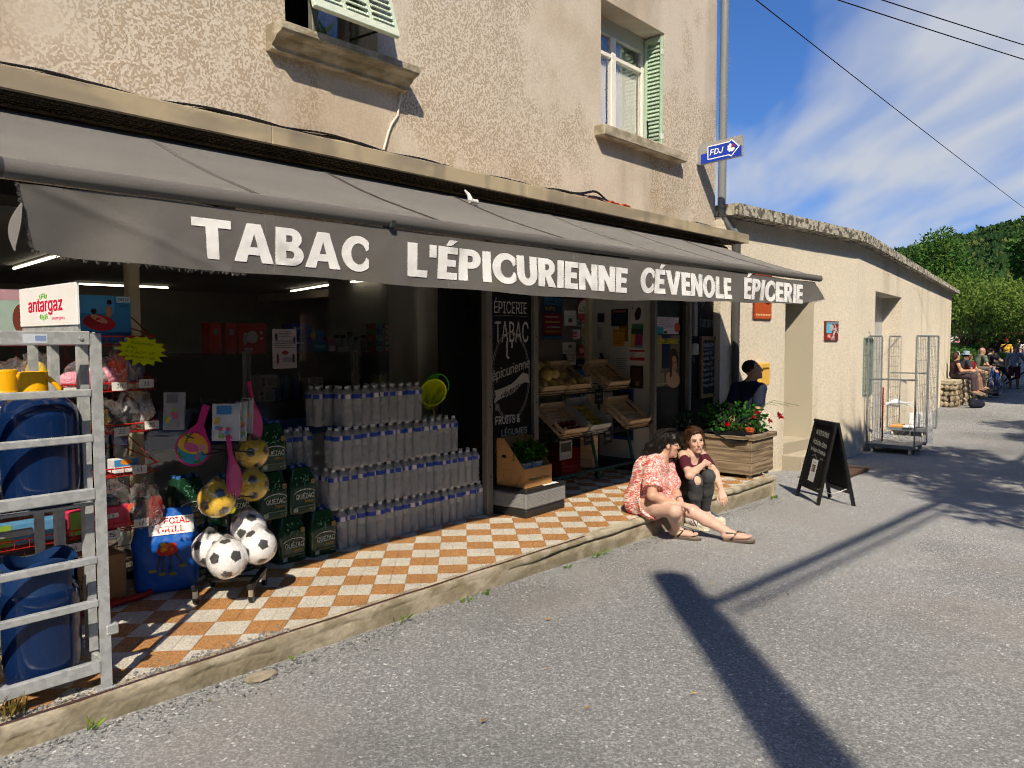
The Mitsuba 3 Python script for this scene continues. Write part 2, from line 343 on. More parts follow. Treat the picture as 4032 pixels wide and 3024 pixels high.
def asphalt_col(p, n, uv):
    a, b, r = voronoi(p.x * 120, p.y * 120)
    a2, b2, r2 = voronoi(p.x * 85 + 7, p.y * 85)
    big = fbm(p.x * 0.45, p.y * 0.45, 2.0, 5); st = smoothstep(0.5, 0.75, fbm(p.x * 1.3 + 5, p.y * 1.3, 4.0, 4))
    t = 0.55 * r + 0.45 * r2
    c = mix((0.125, 0.130, 0.135), (0.41, 0.42, 0.425), t * t * 0.9 + 0.12)
    c = c + mi.Color3f(0.45) * smoothstep(0.985, 0.99, r2) * 0.5
    c = mix(c * (0.66 + 0.68 * big), (0.27, 0.255, 0.235), 0.30 * st)
    oil = smoothstep(0.64, 0.74, fbm(p.x * 0.9 + 11, p.y * 0.9, 6.0, 3))
    return c * (1 - 0.12 * oil)
def asphalt_h(p, n, uv):
    a, b, r = voronoi(p.x * 120, p.y * 120)
    return (1 - a) * 0.7 + r * 0.5
scene['asphalt'] = bump(pr(proc(asphalt_col), 0.85, 0.25), asphalt_h, 0.006, 1.5e-3)
def conc_col(p, n, uv):
    x, z = p.x + 0.5 * p.y, p.z
    f = fbm(x * 9, z * 14, p.y * 9, 4); g = fbm(x * 60, z * 60, p.y * 60, 2); low = smoothstep(0.16, 0.0, p.z) * smoothstep(0.3, 0.6, fbm(x * 2.5, 0.3, 2.0, 3))
    return mix(mix((0.43, 0.385, 0.30), (0.27, 0.235, 0.165), smoothstep(0.35, 0.65, f)), (0.13, 0.12, 0.085), 0.5 * low) * (0.8 + 0.4 * g)
def conc_h(p, n, uv): return fbm(p.x * 45, p.y * 45, p.z * 45, 3)
scene['concrete'] = bump(pr(proc(conc_col), 0.9, 0.1), conc_h, 0.008, 2e-3)
def fascia_col(p, n, uv):
    f = fbm(p.x * 1.6, p.z * 5, 1.0, 4); s = smoothstep(0.52, 0.7, fbm(p.x * 6, p.z * 0.8, 3.0, 3))
    return mix(mix((0.43, 0.36, 0.24), (0.30, 0.255, 0.185), smoothstep(0.4, 0.62, f)), (0.17, 0.15, 0.12), 0.5 * s)
scene['fascia'] = bump(pr(proc(fascia_col), 0.8, 0.2), conc_h, 0.002, 2e-3)
def lichen_col(p, n, uv):
    q = p.x * 1.0 + p.y * 0.6
    a = smoothstep(0.48, 0.56, fbm(q * 22, p.z * 22, p.y * 22, 3)); b = smoothstep(0.56, 0.66, fbm(q * 13 + 5, p.z * 13, 2.0, 3))
    return mix(mix((0.115, 0.105, 0.09), (0.40, 0.38, 0.32), a), (0.46, 0.45, 0.36), 0.6 * b)
scene['lichen'] = bump(pr(proc(lichen_col), 0.92, 0.1), conc_h, 0.008, 3e-3)
def speck(p, k=1.0): return 0.5 * noise(p.x * 190 * k, p.y * 190 * k, 1.0) + 0.5 * noise(p.x * 420 * k, p.y * 420 * k, 4.0)
def tile_white(p, n, uv): return mix((0.40, 0.38, 0.33), (0.63, 0.605, 0.54), smoothstep(0.25, 0.6, speck(p))) * (0.86 + 0.22 * fbm(p.x * 4, p.y * 4, 2.0, 3))
def tile_orange(p, n, uv): return mix((0.30, 0.145, 0.052), (0.50, 0.27, 0.115), smoothstep(0.25, 0.7, speck(p))) * (0.86 + 0.22 * fbm(p.x * 4, p.y * 4, 2.0, 3))
scene['tile_white'] = pr(proc(tile_white), 0.42, 0.4)
scene['tile_orange'] = pr(proc(tile_orange), 0.42, 0.4)
def cloth_col(p, n, uv):
    d = fbm(p.x * 1.8, p.y * 3, p.z * 3, 4); w = noise(p.x * 150, p.y * 150, p.z * 150)
    st = smoothstep(0.52, 0.75, fbm(p.x * 7, p.z * 1.2, 3.0, 3)) * smoothstep(2.16, 2.02, p.z)
    return mix(mix((0.110, 0.107, 0.103), (0.155, 0.150, 0.141), d), (0.13, 0.115, 0.08), 0.5 * st) * (0.94 + 0.12 * w)
scene['awning_cloth'] = pr(proc(cloth_col), 0.85, 0.15)
def paint_col(p, n, uv):
    d = fbm(p.x * 9, p.y * 3, p.z * 9, 3)
    return mix((0.83, 0.84, 0.84), (0.60, 0.61, 0.60), smoothstep(0.5, 0.85, d))
scene['awning_paint'] = pr(proc(paint_col), 0.6, 0.3)
def grain(p, a, b, k):
    u = p.z * k; w = fbm(p.x * 1.7, p.y * 1.7, u * 0.25, 2)
    return mix(a, b, smoothstep(0.25, 0.75, 0.6 * noise(p.x * 3.0 + w * 3, p.y * 3.0, u) + 0.4 * fbm(p.x * 9, p.y * 9, u * 2.5, 2)))
def wood_grey(p, n, uv): return grain(p, (0.13, 0.095, 0.062), (0.29, 0.225, 0.155), 42) * (0.8 + 0.4 * fbm(p.x * 2, p.y * 2, p.z * 3, 2))
def wood_pale(p, n, uv): return grain(p, (0.50, 0.34, 0.18), (0.66, 0.50, 0.31), 55)
scene['wood_grey'] = pr(proc(wood_grey), 0.8, 0.15)
scene['wood_pale'] = pr(proc(wood_pale), 0.7, 0.2)
def galv_col(p, n, uv):
    a, b, r = voronoi((p.x + p.y * 0.7) * 42, (p.z + p.y * 0.4) * 42)
    return mix((0.36, 0.385, 0.40), (0.56, 0.585, 0.60), 0.6 * r + 0.4 * fbm(p.x * 12, p.y * 12, p.z * 12, 3))
scene['galvanised'] = pr(proc(galv_col), 0.5, 0.4, metallic=0.35)
def floral(p, n, uv):
    x, y = p.x * 0.8 - p.y * 0.6 + 0.25 * p.z, p.z + 0.35 * p.y
    a, b, r = voronoi(x * 95, y * 95); a2, b2, r2 = voronoi(x * 36 + 3, y * 36); a3, b3, r3 = voronoi(x * 60 + 9, y * 60 + 4)
    c = mix((0.60, 0.14, 0.13), (0.74, 0.42, 0.40), r)
    c = mix(c, (0.84, 0.76, 0.70), smoothstep(0.56, 0.60, r)); c = mix(c, (0.74, 0.38, 0.22), smoothstep(0.86, 0.88, r))
    c = mix(c, (0.62, 0.08, 0.09), smoothstep(0.72, 0.74, r3) * smoothstep(0.40, 0.34, a3)); c = mix(c, (0.86, 0.62, 0.58), smoothstep(0.30, 0.28, r3) * smoothstep(0.40, 0.34, a3))
    bl = smoothstep(0.76, 0.78, r2) * smoothstep(0.40, 0.34, a2) * smoothstep(0.25, 0.45, r)
    c = mix(c, mix((0.20, 0.25, 0.36), (0.55, 0.60, 0.68), smoothstep(0.08, 0.30, a2)), bl)
    return mix(c, (0.50, 0.12, 0.11), 0.45 * smoothstep(0.10, 0.03, b - a))
scene['floral_cloth'] = pr(proc(floral), 0.8, 0.15)
def denim(p, n, uv): return mix((0.028, 0.030, 0.034), (0.085, 0.088, 0.094), fbm(p.x * 30, p.y * 30, p.z * 9, 3))
scene['denim'] = pr(proc(denim), 0.8, 0.15)
# ---------------------------------------------------------------- the setting: ground, road, terrace
TERR = 0.16
def zg(x):
    return np.interp(x, [-50, 0, 3, 6, 8.5, 11, 13.5, 24, 37, 60, 400], [.10, .045, .02, -.03, -.07, -.21, -.25, -.22, -.37, -.45, -.5])
def road():
    xs = np.unique(np.concatenate([np.linspace(-30, 0, 20), np.linspace(0, 16, 80), np.linspace(16, 110, 60)]))
    ys = np.unique(np.concatenate([np.linspace(-40, -4, 16), np.linspace(-4, 3.0, 15), np.linspace(3.0, 5.2, 23), np.linspace(5.2, 22, 14)]))
    X, Y = np.meshgrid(xs, ys, indexing='ij')
    Z = zg(X) + 0.03 * (meshkit.fbm(np.stack([X * .5, Y * .5, 0 * X], -1), 3, 5) - .5)
    Z = Z + 0.05 * np.exp(-((X - 11.2) / 1.2) ** 2 - ((Y - 4.25) / .25) ** 2)
    P = np.stack([X, Y, Z], -1)
    m = MB().sheet(P, (.2, .2, .2), flip=False); put(m, 'road', 'asphalt', ang=60, kind='structure', label='grey chipped asphalt street in front of the shop')
road()
m = MB(); xs = np.concatenate([[-2500, -600, -150], np.linspace(-60, 160, 30), [400, 900, 2500]]); X, Y = np.meshgrid(xs, xs, indexing='ij')
m.sheet(np.stack([X, Y, zg(X) - 0.30], -1), C('#5d5a40')); put(m, 'ground', 'matte', kind='structure', label='dry grassy ground around the street')

def terrace():
    xs = np.arange(-1.6, 8.62, 0.02); g = rng(3)
    prof = [(3.60, -.40), (3.588, -.1), (3.582, 0), (3.578, .05), (3.576, .085), (3.576, .0965), (3.576, .101), (3.572, .112), (3.57, .13), (3.571, .146), (3.576, .155), (3.586, .1585), (3.61, .159), (3.64, .159)]
    P = np.zeros((len(xs), len(prof), 3))
    for j, (y, z) in enumerate(prof):
        P[:, j, 0], P[:, j, 1], P[:, j, 2] = xs, y, z
    n = meshkit.fbm(np.stack([P[..., 0] * 9, P[..., 1] * 0 + 1, P[..., 2] * 30], -1), 3, 2) - .5
    P[:, :, 1] += n * np.where(np.arange(len(prof)) < 10, .016, .006)
    crack = 0.030 * (meshkit.fbm(np.stack([xs * 3, xs * 0, xs * 0], -1), 4, 9) - .5)
    on = np.clip((xs - 4.0) / .5, 0, 1)
    P[:, 5:7, 1] += on[:, None] * 0.020; P[:, 4, 2] += crack; P[:, 5, 2] += crack - .002; P[:, 6, 2] += crack + .003 * on; P[:, 7, 2] += crack
    P[:, 7:11, 1] -= on[:, None] * 0.003
    P[:, 9:, 2] += (n[:, 9:] * .006)
    m = MB().sheet(P, (.4, .36, .28), flip=True)
    m.box((-1.6, 3.62, -.4), (8.60, 5.3, .150), (.4, .36, .28))
    # end face with broken edge
    m.box((8.55, 3.575, -.4), (8.66, 3.9, .15), (.4, .36, .28), bev=.02)
    k = put(m, 'terrace', 'concrete', ang=28, kind='structure', label='raised shop terrace with a cracked concrete kerb')
    s = MB(); xx = np.linspace(-1.6, 4.95, 60); yy = 3.588 + .003 * np.sin(xx * 9)
    s.sheet(np.stack([np.stack([xx, yy - .006, xx * 0 + .1600], -1), np.stack([xx, yy - .003, xx * 0 + .1645], -1), np.stack([xx, yy + .006, xx * 0 + .1645], -1), np.stack([xx, yy + .009, xx * 0 + .1600], -1)], 0), C('#4a3430'))
    put(s, 'edge_strip', 'satin', k, label='dark brown metal strip along the terrace edge')
    # floor tiles, laid diagonally: two by two of one colour
    O, s_, q = np.array([3.657, 3.611]), 0.10, math.sqrt(.5)
    area = shapely.union_all([rect(-1.2, 3.642, 8.56, 4.97), rect(5.2, 4.96, 7.84, 5.66), rect(8.5, 3.642, 8.60, 4.68), rect(-1.2, 4.9, 4.7, 5.24)])
    out = []
    for iu in range(-110, 80):
        for iv in range(-60, 90):
            c = O + s_ * ((iv + .5) * np.array([q, q]) + (iu + .5) * np.array([q, -q]))
            if not (-1.3 < c[0] < 8.7 and 3.55 < c[1] < 5.75): continue
            if 9.2 - c[0] < 0 or (c[1] > 4.75 and c[0] < 5.2 and c[1] > 5.0): continue
            e = .0488
            p = sg.Polygon([c + e * (a * np.array([q, q]) + b * np.array([q, -q])) for a, b in ((-1, -1), (-1, 1), (1, 1), (1, -1))]).intersection(area)
            if p.is_empty or p.area < 1e-4 or p.geom_type != 'Polygon': continue
            orange = ((iu // 2) + (iv // 2)) % 2 == 1
            out.append((math.hypot(*c), orange, p))
    out.sort(key=lambda t: t[0]); rest = [MB(), MB()]; gg = rng(8); near = 0
    vis = lambda p: math.atan2(p.centroid.y, p.centroid.x) < YAW + .60
    for d, o, p in out:
        z = TERR + gg.uniform(-.0012, .0012)
        if near < 300 and vis(p):
            near += 1; b = MB().prism(p, .15, z, (.5, .5, .5)); put(b, 'tile', 'tile_orange' if o else 'tile_white', k, ang=0)
        else: rest[int(o)].prism(p, .15, z, (.5, .5, .5))
    put(rest[0], 'white_tiles', 'tile_white', k, ang=0, kind='stuff', label='pale speckled floor tiles further along'); put(rest[1], 'orange_tiles', 'tile_orange', k, ang=0, kind='stuff', label='orange floor tiles further along')
terrace()

# ---------------------------------------------------------------- main building
WY = 4.70
MBD = thing('main_building', 'two-storey house with beige rendered wall above the grocery shop', 'building')
def walls():
    w = rect(-7, 2.56, 9.30, 8.2).difference(rect(3.05, 3.78, 3.84, 5.3)).difference(rect(6.755, 3.90, 8.02, 5.20))
    M = mv(0, WY, 0) @ WALLX
    m = MB().prism(w, -.40, 0, (.5, .45, .36), M)
    m.box((9.0, WY + .4, 2.56), (9.30, 15.4, 8.2), (.5, .45, .36)); m.box((-7, WY + .4, 2.95), (-6.7, 15.4, 8.2), (.5, .45, .36)); m.box((-7, 15.4, 0), (10.8, 15.7, 8.2), (.5, .45, .36)); m.box((-7, WY + .4, 8.0), (9.3, 15.4, 8.2), (.4, .3, .2))
    put(m, 'wall', 'upper_render', MBD, ang=0, label='beige rendered upper wall with worm-like rough patches')
    # ground floor shell (interior of the shop)
    m = MB(); g = (.30, .29, .27)
    m.box((-3, 5.3, .13), (10.6, 15.4, .155), (.20, .18, .16)); m.box((-3, 5.12, 2.70), (9.0, 15.4, 2.80), (.24, .24, .24)); m.box((9.3, 5.12, 2.70), (10.6, 15.4, 2.80), (.24, .24, .24))
    m.box((-3, 15.1, .15), (10.6, 15.38, 2.7), g); m.box((-3.2, 4.7, 0), (-3, 15.4, 2.56), g); m.box((10.4, 5.3, 0), (10.58, 15.1, 2.7), g)
    m.box((7.87, 5.75, .15), (8.05, 11, 2.7), g); 
    put(m, 'shop_room', 'matte', MBD, ang=0, label='dim interior walls, floor and ceiling of the shop')
    m = MB()
    m.box((4.68, 5.22, .15), (5.12, 5.62, 2.7), C('#b9b5a8')); put(m, 'pillar', 'matte', MBD, ang=0, label='white wall pillar behind the fishing nets')
    m = MB(); m.box((7.85, 4.72, .15), (7.87, 5.66, 2.56), C('#b9b8b2')); m.box((7.848, 4.76, .15), (7.85, 5.62, .30), C('#3b3836')); put(m, 'side_wall', 'matte', MBD, ang=0, label='white side wall of the entrance covered in notices')
    m = MB(); m.box((7.79, 5.58, .15), (7.86, 5.70, 2.56), C('#c9bf9f'), bev=.006); put(m, 'corner_post', 'satin', MBD, label='cream corner post of the entrance')
    m = MB(); m.box((5.2, 5.66, .15), (7.84, 5.68, .9), C('#202020')); m.box((5.2, 5.655, 2.2), (7.84, 5.69, 2.56), C('#202020')); put(m, 'entrance_frame', 'satin', MBD)
    m = MB(); m.box((5.2, 5.670, .9), (7.80, 5.674, 2.2), (1, 1, 1)); put(m, 'entrance_glass', 'pane', MBD, ang=0)
walls()
def window_one():
    k = key_of('window', MBD)
    m = MB(); d = C('#6f7168')
    for a, b in ((3.06, 3.10), (3.79, 3.83)): m.box((a, 4.92, 3.80), (b, 4.98, 5.3), d, bev=.006)
    m.box((3.10, 4.92, 3.80), (3.79, 4.98, 3.86), d, bev=.006); m.box((3.42, 4.921, 3.86), (3.47, 4.979, 5.3), d, bev=.006)
    scene[k] = mikit.ply(split(*m.geo(), 35)[:2], 'satin', smooth=True, color=split(*m.geo(), 35)[2]); tag(k, 'half-open window behind the tilted shutter')
    m = MB(); m.box((3.47, 4.945, 3.86), (3.79, 4.949, 5.3), (1, 1, 1)); put(m, 'pane', 'pane', k, ang=0)
    m = MB(); m.box((3.05, 5.6, 3.4), (4.03, 5.62, 5.5), C('#1c1b1a')); m.box((2.4, 5.12, 3.3), (2.42, 5.6, 5.5), C('#1c1b1a')); put(m, 'dark_room', 'matte', k, ang=0)
    # moulded stone sill
    prof = [(-.20, .0), (-.20, -.045), (-.185, -.06), (-.16, -.065), (-.13, -.075), (-.11, -.10), (-.085, -.112), (-.07, -.125), (-.07, -.15), (0.0, -.15), (.25, -.15), (.25, .012), (-.10, .012)]
    xs = (2.90, 4.08); P = np.array([[[x, WY + a, 3.775 + b] for a, b in prof + prof[:1]] for x in xs])
    m = MB().sheet(P, (.4, .36, .28), flip=False)
    pg = sg.Polygon(prof)
    for x in xs:
        b = trimesh.creation.extrude_polygon(pg, .002, engine='earcut'); v = b.vertices; m.add(np.stack([x + (v[:, 2] if x > 3.5 else -v[:, 2]), WY + v[:, 0], 3.775 + v[:, 1]], 1), b.faces if x > 3.5 else b.faces[:, ::-1], (.4, .36, .28))
    put(m, 'sill', 'concrete', k, ang=30, label='moulded stone sill under the tilted shutter')
    # tilting shutter: hinged at the top, pushed out at the bottom on an arm; its slats are parts
    s = key_of('shutter', MBD); tag(s, 'peeling pale green louvred shutter pushed outward')
    a = math.radians(17.2); top = np.array([0, WY - .02, 4.83]); dn = np.array([0, -math.sin(a), -math.cos(a)]); L = 1.0
    M = basis(top, np.array([1.0, 0, 0]), dn, np.cross([1.0, 0, 0], dn))
    pg = C('#c3d3bf')
    m = MB()
    for x in (3.08, 3.305, 3.53, 3.757): m.box((x - .022, 0, -.016), (x + .022, L, .016), pg, M, bev=.004)
    m.box((3.058, 0, -.0145), (3.779, .06, .0145), pg, M); m.box((3.058, L - .07, -.018), (3.779, L, .018), C('#cdd8c6'), M, bev=.004)
    scene[s] = None; _k = put(m, 'frame', 'satin', s); del scene[s]
    g = rng(4)
    for c0, c1 in ((3.102, 3.283), (3.327, 3.508), (3.552, 3.735)):
        for t in np.arange(.075, L - .085, .048):
            m = MB(); A = M @ mv(0, t, 0) @ rotx(math.radians(-32)); m.box((c0, -.006, -.004), (c1, .050, .004), pg * g.uniform(.75, 1.02) , A); put(m, 'slat', 'satin', s, ang=0)
    m = MB(); m.cyl((3.74, 4.90, 3.98), tuple((top + dn * .93 + np.array([3.72, 0, 0]))), .009, C('#2a2a2a'), 8); put(m, 'stay_arm', 'satin', s)
window_one()
def window_two():
    k = key_of('window', MBD); wht = C('#e4e2da'); y = 4.96
    m = MB()
    for a, b in ((6.76, 6.82), (7.335, 7.425), (7.955, 8.02)): m.box((a, y, 3.90), (b, y + .06, 5.06), wht, bev=.006)
    for z in (3.90, 4.80): 
        for a, b in ((6.82, 7.335), (7.425, 7.955)): m.box((a, y + .002, z - .0), (b, y + .058, z + (.07 if z < 4 else .045)), wht, bev=.005)
    m.box((6.76, y - .004, 5.03), (8.02, y + .056, 5.20), C('#b9bab2'), bev=.006)
    f = split(*m.geo(), 35); scene[k] = mikit.ply((f[0], f[1]), 'satin', smooth=True, color=f[2]); tag(k, 'white casement window with net curtains and folded shutter')
    for a, b in ((6.82, 7.335), (7.425, 7.955)):
        for z0, z1 in ((3.97, 4.80), (4.845, 5.03)):
            m = MB(); m.box((a, y + .03, z0), (b, y + .034, z1), (1, 1, 1)); put(m, 'pane', 'pane', k, ang=0)
        u = np.linspace(0, 1, 90); v = np.linspace(0, 1, 24); U, V = np.meshgrid(u, v, indexing='ij')
        top = 4.72 + .055 * np.abs(np.sin(U * PI * 2.5 + .6)) ; bot = 4.02 + .10 * (2 * np.abs(U - .5)) ** 2.5 + .012 * np.sin(U * 40)
        P = np.stack([a + .01 + U * (b - a - .02), y + .075 + .014 * np.sin(U * 75 + 2 * np.sin(V * 3)), bot + (top - bot) * V], -1)
        m = MB().sheet(P, C('#e8e8e4')); put(m, 'net_curtain', 'leaf', k, ang=80, label='white net curtain with scalloped edges')
        P2 = np.stack([a + .01 + U * (b - a - .02), y + .12 + .010 * np.sin(U * 60), 4.0 + 1.02 * V], -1); m = MB().sheet(P2, C('#b9bcb8')); put(m, 'net_curtain', 'leaf', k, ang=80)
    m = MB(); m.box((6.6, 5.5, 3.6), (8.2, 5.52, 5.4), C('#2b2a28')); m.box((6.6, 5.12, 3.6), (6.62, 5.5, 5.4), C('#2b2a28')); put(m, 'dark_room', 'matte', k, ang=0)
    m = MB(); m.box((6.64, WY - .13, 3.78), (8.34, WY + .26, 3.895), (.4, .38, .33), bev=.012); put(m, 'sill', 'concrete', k, label='plain concrete sill under the casement window')
    # shutter folded into the right reveal
    s = key_of('shutter', MBD); tag(s, 'pale green louvred shutter folded back in the window reveal'); pg = C('#a9c2ab')
    M = basis(np.array([8.0, WY + .005, 3.91]), np.array([0, 1.0, 0]), np.array([0, 0, 1.0]), np.array([1.0, 0, 0])); m = MB()
    for t in (0, .205): m.box((t, 0, -.02), (t + .035, 1.26, .012), pg, M, bev=.004)
    m.box((.035, 0, -.018), (.205, .06, .010), pg, M); m.box((.035, 1.20, -.018), (.205, 1.26, .010), pg, M); m.box((-.004, .1, -.03), (.012, .16, .016), C('#d5dcd0'), M); m.box((-.004, 1.05, -.03), (.012, 1.11, .016), C('#d5dcd0'), M)
    put(m, 'frame', 'satin', s); g = rng(5)
    for t in np.arange(.065, 1.18, .045):
        m = MB(); A = M @ mv(0, t, -.004) @ rotx(math.radians(30)); w = g.uniform(0, 1) * np.clip((.75 - t) / .6, 0, 1)
        m.box((.037, 0, -.004), (.203, .044, .004), pg * (1 - .45 * w) , A); put(m, 'slat', 'satin', s, ang=0)
    m = MB(); m.tube([(7.98, 4.9, 4.0), (7.975, 4.88, 4.1), (7.98, 4.9, 4.25)], .008, C('#3a3a38')); put(m, 'latch', 'steel', s)
window_two()

# canopy over the shop, with wire mesh soffit and roof tiles behind
CAN = thing('canopy', 'long weathered concrete canopy ledge running above the grey awning', 'canopy')
for a, b in ((-3, .35), (.352, 2.62), (2.622, 4.98), (4.982, 7.3), (7.302, 9.22)):
    m = MB(); m.box((a, 4.20, 2.885), (b, 4.226, 2.995), (.4, .33, .23), bev=.004); put(m, 'fascia_panel', 'fascia', CAN)
m = MB(); m.box((-3, 4.227, 2.965), (9.218, WY - .002, 2.99), (.3, .26, .2)); m.box((9.19, 4.228, 2.89), (9.217, WY - .003, 2.964), (.3, .26, .2)); m.box((-3, 4.52, 2.60), (9.19, 4.60, 2.96), C('#1d1c1b')); put(m, 'ledge', 'fascia', CAN, ang=0)
m = MB(); d = C('#2e2b28')
for y in np.arange(4.25, 4.52, .045): m.cyl((-1, y, 2.892), (9.18, y, 2.892), .0028, d, 4)
for x in np.arange(-.5, 9.18, .05): m.cyl((x, 4.228, 2.8925), (x, 4.52, 2.8925), .0022, d, 4)
put(m, 'soffit_mesh', 'satin', CAN, ang=0, label='rusty wire mesh under the canopy')
for i, x in enumerate((6.45, 6.56, 6.67, 6.76)):
    t = np.linspace(-.15, PI + .15, 9); P = np.stack([np.stack([x + .055 * np.cos(t), t * 0 + y, 3.0 + .055 * np.sin(t)], -1) for y in (4.34 + .02 * (i % 2), 4.66)], 0)
    m = MB().slab(P, (0, 0, .010), C('#b0512c')); put(m, 'roof_tile', 'matte', CAN, ang=40)
cab = MB(); g = rng(6)
for j in range(4):
    x = np.linspace(-3, 9.15, 160); ph = g.uniform(0, 6)
    z = 3.155 - .004 * x + .012 * np.sin(x * 2.1 + 1) + .012 * np.sin(x * 7 + ph) + .10 * np.exp(-((x - 6.62) / .22) ** 2) * (1 if j % 2 else .4) - .012 * j * .4
    cab.tube(np.stack([x, WY - .035 + .012 * np.sin(x * 7 + ph + 1.6) - .35 * 0 , z], -1), .0075, C('#1b1a1c'), 5)
put(cab, 'cable_bundle', 'satin', label='twisted black cables running along the wall above the canopy', cat='cable')
m = MB(); pts = np.array([(4.06, 4.69, 3.62), (4.035, 4.69, 3.52), (4.02, 4.69, 3.44), (3.955, 4.685, 3.36), (3.925, 4.685, 3.30), (3.90, 4.68, 3.24), (3.87, 4.68, 3.15)])
t = np.linspace(0, 6, 40); P = np.stack([np.interp(t, np.arange(7), pts[:, i]) for i in range(3)], 1); m.tube(P, .009, C('#d8d2c6'), 6); put(m, 'wall_wire', 'satin', label='loose white wire dangling down the wall below the tilted shutter', cat='wire')

# drainpipe
m = MB(); gp = C('#7b8083')
dp = thing('drainpipe', 'grey drainpipe on the corner of the house, bending at the canopy', 'drainpipe')
m.cyl((9.365, 4.64, 3.36), (9.42, 4.64, 8.4), .052, gp, 18); put(m, 'upper_pipe', 'satin', dp)
m = MB(); t = np.linspace(0, 1, 16)[:, None]; P = np.array([9.365, 4.64, 3.38]) * (1 - t) + np.array([9.53, 4.50, 2.98]) * t; P[:, 0] += .05 * (-np.sin(2 * PI * t[:, 0])) ; P[:, 2] += .03 * np.sin(2 * PI * t[:, 0])
m.tube(P, .055, gp, 16); m.cyl((9.362, 4.64, 3.355), (9.364, 4.64, 3.41), .060, gp * .9, 18); put(m, 'bend', 'satin', dp)
m = MB(); m.cyl((9.56, 4.52, .1), (9.56, 4.52, 2.98), .05, C('#4b4b4a'), 16); m.cyl((9.56, 4.52, .60), (9.56, 4.52, .86), .062, C('#8d8b86'), 16); put(m, 'lower_pipe', 'satin', dp)

# sign sticking out from the house corner
SG = thing('lottery_sign', 'blue and grey sign with white clover sticking out from the house corner', 'sign')
M = basis(np.array([8.77, 4.655, 3.835]), np.array([0, -1.0, .055]), np.array([0, 0, 1.0]), np.array([-1.0, 0, 0])); W_, H_ = .555, .238
m = MB(); m.box((0, 0, -.05), (W_, H_, 0), C('#9a9a98'), M); m.box((-.045, .02, -.03), (0, H_ - .02, -.02), C('#b0b0ae'), M); put(m, 'case', 'satin', SG, ang=0)
m = MB(); blue = C('#1f3fb0'); m.prism(rect(.03, 0.002, W_ - .002, .118), .0002, .0022, blue, M)
bdg = shapely.union_all([rect(.13, .045, .40, .185).buffer(.012), sa.rotate(rect(.36, .05, .49, .18), 45).buffer(.01)])
m.prism(bdg, .0022, .0040, C('#f4f5f7'), M); m.prism(bdg.buffer(-.012), .0040, .0055, blue, M)
m.prism(fit(sa.skew(text_poly('FDJ', .05, True), xs=10), .150, .080, .325, .150), .0055, .0070, C('#f7f7f7'), M)
cl = [sa.translate(sa.scale(sa.rotate(shapely.union_all([sg.Point(-.012, .035).buffer(.0165), sg.Point(.012, .035).buffer(.0165), sg.Polygon([(-.027, .030), (.027, .030), (0, .002)])]), a, origin=(0, 0)), .95, .95, origin=(0, 0)), .425, .118) for a in (0, 90, 180)]
for q in cl: m.prism(sa.rotate(q, 40, origin=(.425, .118)), .0055, .0070, C('#f7f7f7'), M)
m.prism(sa.rotate(rect(.438, .105, .468, .133), 40, origin=(.425, .118)), .0056, .0072, C('#c4202f'), M)
put(m, 'print', 'satin', SG, ang=0, label='white lettering and four-leaf clover on blue')

